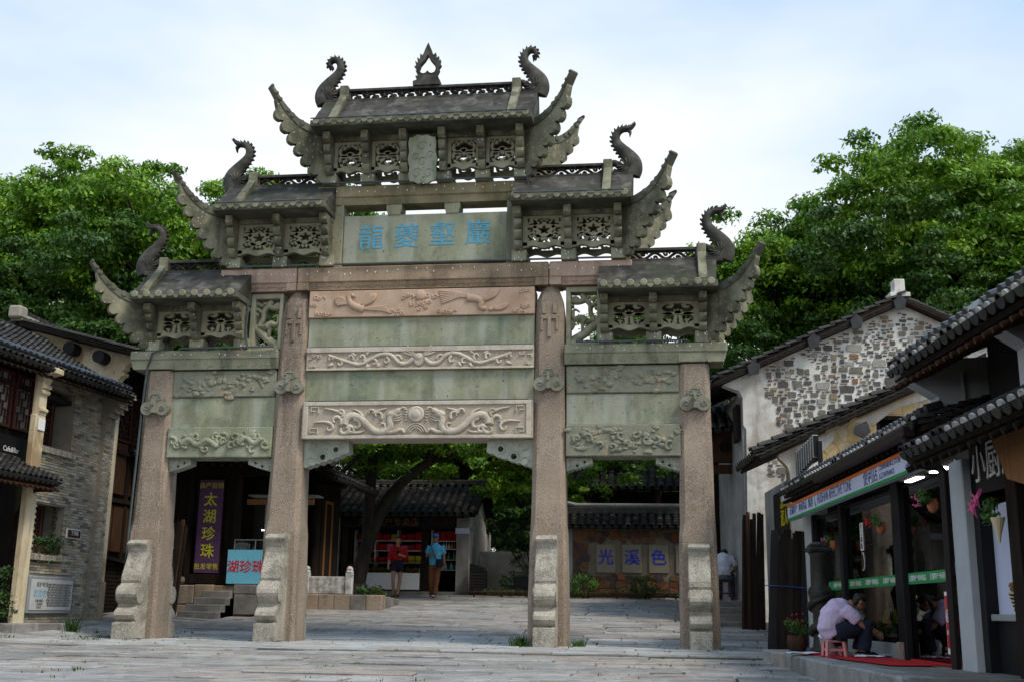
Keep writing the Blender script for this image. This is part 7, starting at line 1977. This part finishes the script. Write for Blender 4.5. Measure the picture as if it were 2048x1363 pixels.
# small garden tree between kiosk and wall
st_ = root('garden_tree', (.55, 13.7, .96), 'slender garden tree with fine leaves beside the white kiosk gable', 'tree'); b = B()
for k in range(6): limb([(.55, 13.7, .9), (.55 + .03 * k, 13.7, 1.4), (.5 + (k - 2.5) * .2, 13.7 + .1 * (k % 3 - 1), 2.2), (.4 + (k - 2.5) * .42, 13.7 + .3 * (k % 3 - 1), 3.2)], .035, .012, 6)
b.obj('trunk', 'bark', st_); me4, _ = crown_mesh(19, 1.45, 1.3, 60, 200, 'bush_leaf', .06); put('crown', me4, st_, T(.5, 13.8, 2.75))

gw = B().box(-1.3, 1.6, 15.6, 15.8, .8, 2.35, .01).obj('garden_wall', 'plaster_white'); tag(gw, 'low white garden wall between the kiosk and the plaque wall', 'wall')
# ---------------------------------------------------------------- people
M('skin', [(.36, .20, .13), (.42, .25, .165)], scale=8, rough=.55, bump=.05)
M('skin_tan', [(.22, .11, .065), (.28, .145, .09)], scale=8, rough=.55, bump=.05)
M('hair', [(.008, .006, .006), (.018, .014, .012)], scale=30, rough=.45, bump=.3, bscale=80)
M('cloth_red', [(.30, .008, .010), (.40, .014, .016)], scale=6, bump=.3, bscale=20, rough=.9)
M('cloth_navy', [(.008, .011, .022), (.014, .018, .034)], scale=6, bump=.25, bscale=20, rough=.9)
M('cloth_blue', [(.07, .36, .60), (.10, .44, .70)], scale=5, bump=.3, bscale=18, rough=.9)
M('cloth_brown', [(.13, .05, .02), (.18, .07, .03)], scale=5, bump=.3, bscale=18, rough=.9)
M('cloth_pink', [(.52, .42, .60), (.60, .50, .68)], scale=5, bump=.35, bscale=16, rough=.9)
M('cloth_white', [(.46, .48, .56), (.55, .57, .65)], scale=5, bump=.3, bscale=16, rough=.9)
M('cloth_grey', [(.05, .065, .085), (.075, .095, .12)], scale=5, bump=.3, bscale=16, rough=.9)
M('shoe_black', [(.006, .006, .007), (.012, .012, .013)], rough=.25, spec=.6, bump=0)
M('cap_blue', [(.02, .12, .45), (.03, .17, .55)], rough=.8, bump=.1)
M('stool_pink', [(.55, .22, .22), (.62, .27, .27)], rough=.4, bump=0)
M('paper', [(.60, .65, .75), (.70, .74, .82)], scale=6, bump=.2, bscale=12)

def fuse(b, name, mat, voxel, parent, it=7):
    """voxel union of the shapes in b: one continuous surface"""
    me = b.mesh(name, mat); o = bpy.data.objects.new('tmp', me); COL.objects.link(o)
    md = o.modifiers.new('r', 'REMESH'); md.mode = 'VOXEL'; md.voxel_size = voxel; md.use_smooth_shade = True
    sm = o.modifiers.new('s', 'SMOOTH'); sm.iterations = it; sm.factor = .5
    bpy.context.view_layer.update()
    me2 = bpy.data.meshes.new_from_object(o.evaluated_get(bpy.context.evaluated_depsgraph_get()))
    bpy.data.objects.remove(o); bpy.data.meshes.remove(me)
    if it > 3 and name != 'hair':              # folds in the cloth
        from mathutils import noise as _n
        nv = [v.normal.copy() for v in me2.vertices]
        for v, nn in zip(me2.vertices, nv):
            p_ = v.co; v.co = p_ + nn * (.011 * _n.noise(Vector((p_.x * 9, p_.y * 9, p_.z * 16))) + .005 * _n.noise(p_ * 34))
    me2.materials.clear(); me2.materials.append(MATS[mat]); me2.name = name
    me2.polygons.foreach_set('use_smooth', [True] * len(me2.polygons))
    return put(name, me2, parent)
def arm(b, m, sh, el, wr, r=(.05, .042, .03), part='all'):
    V = lambda p: tuple(m @ Vector(p))
    p = smooth2([V(sh), V(el), V(wr)], 1) if False else [V(sh), V(Vector(sh).lerp(Vector(el), .5)), V(el), V(Vector(el).lerp(Vector(wr), .45)), V(wr)]
    b.tube(p, [r[0], r[0] * .93, r[1], r[1] * .92, r[2]], 10); b.blob(V(el), r[1] * 1.02, 1, 0)
def hand(b, m, wr, d, n, curl=.6, side=1):
    """palm and five fingers from the wrist along d, palm normal n"""
    wr, d, n = Vector(wr), Vector(d).normalized(), Vector(n).normalized(); s = d.cross(n).normalized() * side; n = s.cross(d) * side
    V = lambda p: tuple(m @ p)
    b.tube([V(wr - d * .01), V(wr + d * .045), V(wr + d * .085)], [.026, .036, .034], 8, None, True, .55)
    for k, (o, l) in enumerate(((-.028, .062), (-.010, .072), (.010, .068), (.027, .052))):
        q0 = wr + d * .078 + s * o; q1 = q0 + (d * math.cos(curl * .6) + n * math.sin(curl * .6)) * l * .5; q2 = q1 + (d * math.cos(curl * 1.5) + n * math.sin(curl * 1.5)) * l * .5
        b.tube([V(q0), V(q1), V(q2)], [.0095, .009, .0075], 6)
    q0 = wr + d * .025 - s * .026; q1 = q0 + (d * .6 - s * .7 + n * .2).normalized() * .035; q2 = q1 + (d * .9 - s * .2 + n * .4).normalized() * .028
    b.tube([V(q0), V(q1), V(q2)], [.012, .0105, .008], 6)
def head(b, m, c, f, s=1.0):
    """skull, jaw, nose, ears; f = facing direction"""
    c, f = Vector(c), Vector(f).normalized(); r = f.cross(Vector((0, 0, 1))).normalized(); u = r.cross(f)
    def bl(o, rad):
        q = frame_mtx(m @ c, m.to_3x3() @ r, m.to_3x3() @ f, m.to_3x3() @ u); b.blob((0, 0, 0), 1, 2, 0, q @ T(*[k * s for k in o]) @ S(*[k * s for k in rad]))
    bl((0, -.012, .03), (.076, .093, .088)); bl((0, .02, -.03), (.062, .07, .075)); bl((0, .05, -.075), (.034, .034, .03)); bl((0, .096, -.018), (.013, .018, .02)); bl((0, .088, -.058), (.022, .012, .010))
    for k in (-1, 1): bl((k * .078, -.005, -.01), (.010, .022, .03)); bl((k * .032, .075, .0), (.02, .016, .011))
    return frame_mtx(m @ c, m.to_3x3() @ r, m.to_3x3() @ f, m.to_3x3() @ u) @ S(s, s, s)
def eyes(par, q):
    for k in (-1, 1): B().blob((k * .031, .089, .008), (.010, .006, .006), 1, 0, q).obj('eye', 'hair', par)
def torso(b, m, pts): b.tube([tuple(m @ Vector(p[:3])) for p in pts], [p[3] for p in pts], 14, None, True, pts[0][4] if len(pts[0]) > 4 else .68)

# --- woman in red
def loc(x, y, rz=0): return T(x, y, gz(x, y) if y < 12.6 else .96) @ RZ(rz)
m = loc(-3.05, 11.9, .12)
w = root('person', tuple(m.translation), 'walking person in red blouse and dark shorts holding a phone in front of the kiosk', 'person')
b = B(); V = lambda *p: tuple(m @ Vector(p))
FD = (-.1, -1, 0)
for sx, hip, kn, an, toe in ((-1, (-.085, 0, .86), (-.10, -.10, .47), (-.075, -.02, .09), (-.09, -.16, .03)), (1, (.085, 0, .86), (.085, -.02, .46), (.055, -.16, .085), (.06, -.30, .03))):
    b.tube([V(*hip), V(*(Vector(hip).lerp(Vector(kn), .5))), V(*kn), V(*(Vector(kn).lerp(Vector(an), .35))), V(*an)], [.088, .075, .052, .055, .034], 10); b.blob(V(*kn), .052, 1, 0)
    b.tube([V(an[0], an[1] + .035, .035), V(*(Vector(an).lerp(Vector(toe), .5) - Vector((0, 0, .02)))), V(*toe)], [.034, .036, .026], 8, None, True, .8); b.blob(V(an[0], an[1], .06), .035, 1, 0)
torso(b, m, [(0, 0, .80, .13), (0, 0, .95, .145), (0, .0, 1.1, .135), (0, .0, 1.28, .15), (0, 0, 1.36, .10), (0, 0, 1.42, .05)])
b.tube([V(0, .0, 1.36), V(0, -.012, 1.48)], [.05, .046], 10)
arm(b, m, (-.17, .02, 1.33), (-.225, .03, 1.07), (-.25, -.04, .85)); hand(b, m, (-.25, -.04, .85), (0, -.15, -1), (1, 0, 0), .5)
arm(b, m, (.17, .02, 1.33), (.24, -.0, 1.10), (.12, -.20, 1.14)); hand(b, m, (.12, -.20, 1.14), (-.8, -.45, .25), (0, 0, 1), 1.2, -1)
q = head(b, m, (0, -.02, 1.555), FD, .98)
body = fuse(b, 'body', 'skin', .0085, w, 2); eyes(body, q)
b = B(); torso(b, m, [(0, 0, 1.0, .150, .70), (0, 0, 1.04, .165), (0, 0, 1.14, .168), (0, 0, 1.28, .178), (0, .0, 1.36, .135), (0, 0, 1.395, .08)])
for s, e, h_ in (((-.15, .02, 1.34), (-.235, .03, 1.08), (-.24, .0, 1.0)), ((.15, .02, 1.34), (.25, .0, 1.10), (.215, -.07, 1.10))): b.tube([V(*s), V(*(Vector(s).lerp(Vector(e), .5))), V(*e), V(*h_)], [.075, .08, .075, .055], 10)
fuse(b, 'blouse', 'cloth_red', .012, w)
b = B(); torso(b, m, [(0, 0, .78, .155, .75), (0, 0, .85, .158), (0, 0, 1.02, .148)])
for k in (-1, 1): b.tube([V(k * .085, 0, .88), V(k * .095, -.03, .68)], [.10, .098], 10)
fuse(b, 'shorts', 'cloth_navy', .012, w)
b = B(); b.blob((0, -.02, .045), (.084, .095, .085), 2, .02, q); b.blob((0, -.085, -.0), (.06, .045, .07), 2, .02, q); b.blob((0, .045, .085), (.06, .045, .03), 2, .02, q); fuse(b, 'hair', 'hair', .010, w)
for k, (x, y) in enumerate(((-.08, -.07), (.058, -.22))):
    b = B(); b.box(-.042, .042, -.12, .10, 0, .022, .008, m @ T(x, y, 0)); b.box(-.044, .044, -.08, -.05, .02, .06, .006, m @ T(x, y, 0)); b.box(-.04, .04, .055, .075, .02, .10, .006, m @ T(x, y, 0)); b.obj('sandal', 'shoe_black', w)
ph = B().box(-.038, .038, -.006, .006, -.07, .07, .006, m @ T(.035, -.26, 1.20) @ RX(.5)).obj('mobile_phone', 'black_paint'); tag(ph, 'dark mobile phone held by the person in red', 'phone')

# --- man in blue polo
m = loc(-1.95, 11.8, -.05); V = lambda *p: tuple(m @ Vector(p))
w = root('person', tuple(m.translation), 'walking person in light blue polo shirt, brown trousers and blue cap', 'person')
b = B()
for hip, kn, an in (((-.085, 0, .90), (-.085, -.05, .50), (-.07, .02, .09)), ((.085, 0, .90), (.075, -.07, .50), (.04, -.10, .10))):
    b.tube([V(*hip), V(*kn), V(*an)], [.085, .055, .036], 10)
torso(b, m, [(0, 0, .84, .13), (0, 0, .98, .15), (0, -.01, 1.14, .155), (0, 0, 1.34, .165), (0, 0, 1.44, .11), (0, 0, 1.49, .055)])
b.tube([V(0, 0, 1.42), V(0, -.012, 1.56)], [.056, .052], 10)
arm(b, m, (.19, .02, 1.41), (.245, .02, 1.12), (.27, -.05, .88)); hand(b, m, (.27, -.05, .88), (.05, -.2, -1), (-1, 0, 0), .5, -1)
arm(b, m, (-.19, .02, 1.41), (-.24, -.03, 1.13), (-.03, -.20, 1.17)); hand(b, m, (-.03, -.20, 1.17), (.9, -.15, .05), (0, 1, 0), 1.3)
q = head(b, m, (0, -.02, 1.635), (.1, -1, .05), 1.03)
body = fuse(b, 'body', 'skin_tan', .0085, w, 2); eyes(body, q)
b = B(); torso(b, m, [(0, 0, .88, .168, .72), (0, -.01, 1.0, .175), (0, -.015, 1.14, .18), (0, 0, 1.34, .188), (0, .0, 1.44, .14), (0, 0, 1.485, .075)])
for k, e in ((-1, (-.232, -.01, 1.2)), (1, (.238, .02, 1.2))): b.tube([V(k * .165, .02, 1.41), V(*(Vector((k * .17, .02, 1.41)).lerp(Vector(e), .5))), V(*e)], [.075, .078, .072], 10)
fuse(b, 'polo_shirt', 'cloth_blue', .012, w)
b = B(); b.tube([V(0, 0, 1.47), V(0, -.01, 1.515)], [.075, .068], 12); b.obj('collar', 'cloth_blue', w)
b = B()
for hip, kn, an in (((-.085, 0, .90), (-.085, -.05, .50), (-.07, .02, .07)), ((.085, 0, .90), (.075, -.07, .50), (.04, -.10, .07))): b.tube([V(*hip), V(*(Vector(hip).lerp(Vector(kn), .5))), V(*kn), V(*an)], [.10, .095, .08, .07], 12)
torso(b, m, [(0, 0, .80, .15, .78), (0, 0, .9, .16), (0, 0, 1.0, .158)])
fuse(b, 'trousers', 'cloth_brown', .012, w)
for x, y, a in ((-.07, .0, 0), (.045, -.13, -.25)):
    b = B(); b.blob((0, -.06, .045), (.046, .135, .045), 2, .0, m @ T(x, y, 0) @ RX(a)); b.obj('shoe', 'shoe_black', w, smooth=True); B().box(-.045, .045, -.19, .07, -.002, .016, .006, m @ T(x, y, .0) @ RX(a)).obj('shoe_sole', 'white_paint', w)
b = B(); b.blob((0, -.008, .055), (.088, .105, .07), 2, .0, q); b.plate([(-.07, .02), (.07, .02), (.06, .13), (.03, .155), (-.03, .155), (-.06, .13)], (), .045, .058, q @ Matrix(((1, 0, 0, 0), (0, 0, 1, 0), (0, 1, 0, 0), (0, 0, 0, 1)))); fuse(b, 'cap', 'cap_blue', .009, w)
b = B(); b.blob((0, -.03, -.0), (.08, .07, .05), 2, 0, q); b.obj('hair', 'hair', w)
B().box(-.07, .07, .085, .095, -.004, .016, .003, q).obj('sunglasses', 'black_paint', w)
B().tube([V(-.10, -.13, 1.44), V(-.05, -.165, 1.3), V(.03, -.17, 1.1), V(.08, -.165, .98)], .010, 6).obj('bag_strap', 'black_paint', w)
bg = B().box(-.10, .10, -.03, .04, -.13, .09, .015, m @ T(.16, -.16, .96)).obj('shoulder_bag', 'cloth_navy'); tag(bg, 'dark shoulder bag hanging at the hip of the person in the blue polo', 'bag')
B().lathe([(.036, -.012), (.036, .012)], 10, m @ T(.268, -.045, .90)).obj('watch', 'black_paint', w)

# --- worker squatting on the pink stool in front of the store
base = Vector((6.44, -5.6, .098)); m = frame_mtx(base, RU, -RN, Vector((0, 0, 1))) @ RZ(PI); m = frame_mtx(base, -RU, RN, Vector((0, 0, 1))) @ S(.83, .83, .83)   # local Y forward to the glass, X towards the viewer
V = lambda *p: tuple(m @ Vector(p))
w = root('person', tuple(base), 'crouched worker in pale pink shirt and black trousers sitting on a low pink stool', 'person')
b = B()
for k in (-1, 1):
    b.tube([V(k * .10, .04, .34), V(k * .13, .25, .42), V(k * .15, .42, .46), V(k * .13, .38, .25), V(k * .12, .34, .09)], [.085, .075, .056, .048, .036], 10)
b.tube([V(0, .02, .33), V(0, -.06, .44), V(0, -.02, .58), V(0, .10, .69), V(0, .20, .735)], [.15, .14, .155, .14, .07], 12, None, True, .8)
b.tube([V(0, .17, .71), V(0, .27, .76)], [.058, .054], 10)
arm(b, m, (.17, .14, .67), (.20, .33, .45), (.13, .56, .36)); hand(b, m, (.13, .56, .36), (-.1, .8, -.55), (-.5, 0, -1), .8)
arm(b, m, (-.17, .16, .67), (-.20, .36, .47), (-.07, .57, .34)); hand(b, m, (-.07, .57, .34), (.3, .8, -.5), (.5, 0, -1), .9, -1)
q = head(b, m, (.015, .36, .775), (-.15, .85, -.50), 1.02)
body = fuse(b, 'body', 'skin_tan', .0085, w, 2); eyes(body, q)
b = B(); b.tube([V(0, -.01, .32), V(0, -.085, .42), V(0, -.05, .56), V(0, .07, .675), V(0, .16, .715), V(0, .21, .735)], [.15, .148, .155, .15, .112, .07], 14, None, True, .92)
for k, e in ((1, (.205, .28, .50)), (-1, (-.205, .30, .52))): b.tube([V(k * .14, .12, .67), V(k * .19, .2, .6), V(*e)], [.085, .083, .075], 10)
fuse(b, 'shirt', 'cloth_pink', .012, w)
b = B()
for k in (-1, 1): b.tube([V(k * .09, .0, .35), V(k * .13, .24, .42), V(k * .15, .43, .465), V(k * .135, .39, .27), V(k * .12, .35, .11)], [.115, .10, .078, .08, .085], 12)
b.tube([V(0, -.05, .33), V(0, .12, .36)], [.16, .15], 12, None, True, .8)
fuse(b, 'trousers', 'cloth_navy', .012, w)
for k in (-1, 1):
    b = B(); b.blob((k * .12, .42, .05), (.048, .145, .05), 2, 0, m); b.obj('shoe', 'shoe_black', w, smooth=True)
b = B(); b.blob((0, -.02, .05), (.086, .10, .078), 2, .0, q); b.blob((0, -.06, -.02), (.07, .05, .07), 2, .0, q); b.blob((0, .05, .085), (.06, .04, .03), 2, 0, q); fuse(b, 'hair', 'hair', .010, w)
ps_ = root('plastic_stool', tuple(base), 'low pink plastic stool under the crouched worker', 'stool')
b = B(); b.box(-.13, .13, -.16, .10, .215, .24, .012, m); b.obj('seat', 'stool_pink', ps_)
for sx in (-1, 1):
    for sy in (-.145, .085):
        b = B(); b.tube([V(sx * .115, sy, .22), V(sx * .14, sy + (-.02 if sy < 0 else .02), .0)], [.026, .024], 4); b.obj('leg', 'stool_pink', ps_)
for sx in (-1, 1): B().box(sx * .125 - .008, sx * .125 + .008, -.15, .09, .09, .125, .003, m).obj('brace', 'stool_pink', ps_)
for sy in (-.155, .095): B().box(-.12, .12, sy - .008, sy + .008, .09, .125, .003, m).obj('brace', 'stool_pink', ps_)
rnd = random.Random(2)
for a, d, ww, l, rz, lb in ((.55, -.95, .28, .42, .5, 'pale folded plastic sheet spread behind the pink stool'), (.95, -.22, .26, .5, .3, 'crumpled white paper sheet lying between worker and carpet'), (1.25, -.33, .22, .32, -.4, 'small white paper scrap at the edge of the carpet')):
    b = B(); bm = b.bm; n = 6
    gq = [[bm.verts.new((ww * (i / n - .5), l * (j / n - .5), .126 + rnd.random() * .02)) for i in range(n + 1)] for j in range(n + 1)]
    for j in range(n):
        for i in range(n): bm.faces.new((gq[j][i], gq[j][i + 1], gq[j + 1][i + 1], gq[j + 1][i]))
    tag(b.obj('paper_sheet', 'paper', None, RF @ T(a, d, 0) @ RZ(rz)), lb, 'paper')
bb = root('waste_bag', tuple(rp(.42, -.55, .1)), 'dark bin with clear plastic bag behind the crouched worker', 'bin')
B().lathe([(.09, 0), (.12, .2), (.125, .22)], 12, T(*rp(.30, -.58, .1))).obj('bin_body', 'grey_metal', bb); b = B(); b.blob(rp(.30, -.58, .33), (.13, .13, .05), 2, .25); b.obj('bag', 'paper', bb)

# --- person seated on a wooden stool, seen from behind
base = Vector((5.72, 6.45, .862)); m = T(*base) @ RZ(PI - .15); V = lambda *p: tuple(m @ Vector(p))      # local -Y forward
w = root('person', tuple(base), 'person in white shirt and grey trousers sitting on a wooden stool with bowed head', 'person')
b = B()
for k in (-1, 1): b.tube([V(k * .10, .02, .50), V(k * .14, -.36, .50), V(k * .14, -.34, .08)], [.085, .06, .038], 10); b.tube([V(k * .14, -.32, .04), V(k * .15, -.5, .03)], [.04, .03], 8)
b.tube([V(0, .02, .48), V(0, .05, .64), V(0, .0, .84), V(0, -.08, .97), V(0, -.13, 1.02)], [.16, .14, .165, .14, .07], 12, None, True, .7)
b.tube([V(0, -.1, .98), V(0, -.2, 1.03)], [.058, .054], 10)
for k in (-1, 1): arm(b, m, (k * .19, -.06, .95), (k * .27, -.1, .70), (k * .15, -.34, .62)); hand(b, m, (k * .15, -.34, .62), (-k * .5, -.8, -.1), (0, 0, -1), .7, k)
q = head(b, m, (0, -.30, 1.02), (0, -.75, -.65), 1.0)
body = fuse(b, 'body', 'skin_tan', .0085, w, 2); eyes(body, q)
b = B(); b.tube([V(0, .03, .52), V(0, .065, .64), V(0, .02, .84), V(0, -.06, .965), V(0, -.11, 1.01)], [.17, .168, .19, .175, .09], 14, None, True, .72)
for k in (-1, 1): b.tube([V(k * .15, -.05, .95), V(k * .22, -.07, .84), V(k * .255, -.09, .76)], [.085, .08, .074], 10)
fuse(b, 'shirt', 'cloth_white', .012, w)
b = B(); b.tube([V(0, .04, .44), V(0, .03, .56)], [.19, .175], 12, None, True, .8)
for k in (-1, 1): b.tube([V(k * .10, .02, .50), V(k * .14, -.36, .505), V(k * .14, -.34, .08)], [.11, .085, .08], 12)
fuse(b, 'trousers', 'cloth_grey', .012, w)
b = B(); b.blob((0, -.02, .05), (.086, .10, .078), 2, .0, q); b.blob((0, -.06, -.02), (.07, .05, .07), 2, .0, q); fuse(b, 'hair', 'hair', .010, w)
wsr = root('wooden_stool', tuple(base), 'red brown four legged wooden stool under the seated person', 'stool')
B().box(-.17, .17, -.13, .17, .40, .435, .012, m).obj('seat', 'wood_red', wsr)
for sx in (-1, 1):
    for sy in (-.1, .14): B().tube([V(sx * .14, sy, .41), V(sx * .19, sy * 1.35, .0)], .020, 6).obj('leg', 'wood_red', wsr)
for sy in (-.12, .165): B().tube([V(-.165, sy, .16), V(.165, sy, .16)], .014, 6).obj('rung', 'wood_red', wsr)
tbl = root('work_table', (5.35, 7.3, .86), 'low dark work table in front of the person seen from behind', 'table')
B().box(5.0, 6.0, 7.0, 7.5, 1.42, 1.47, .01).obj('table_top', 'wood_red', tbl)
for sx in (5.05, 5.92):
    for sy in (7.05, 7.42): B().box(sx, sx + .05, sy, sy + .05, .86, 1.42, .004).obj('leg', 'wood_red', tbl)
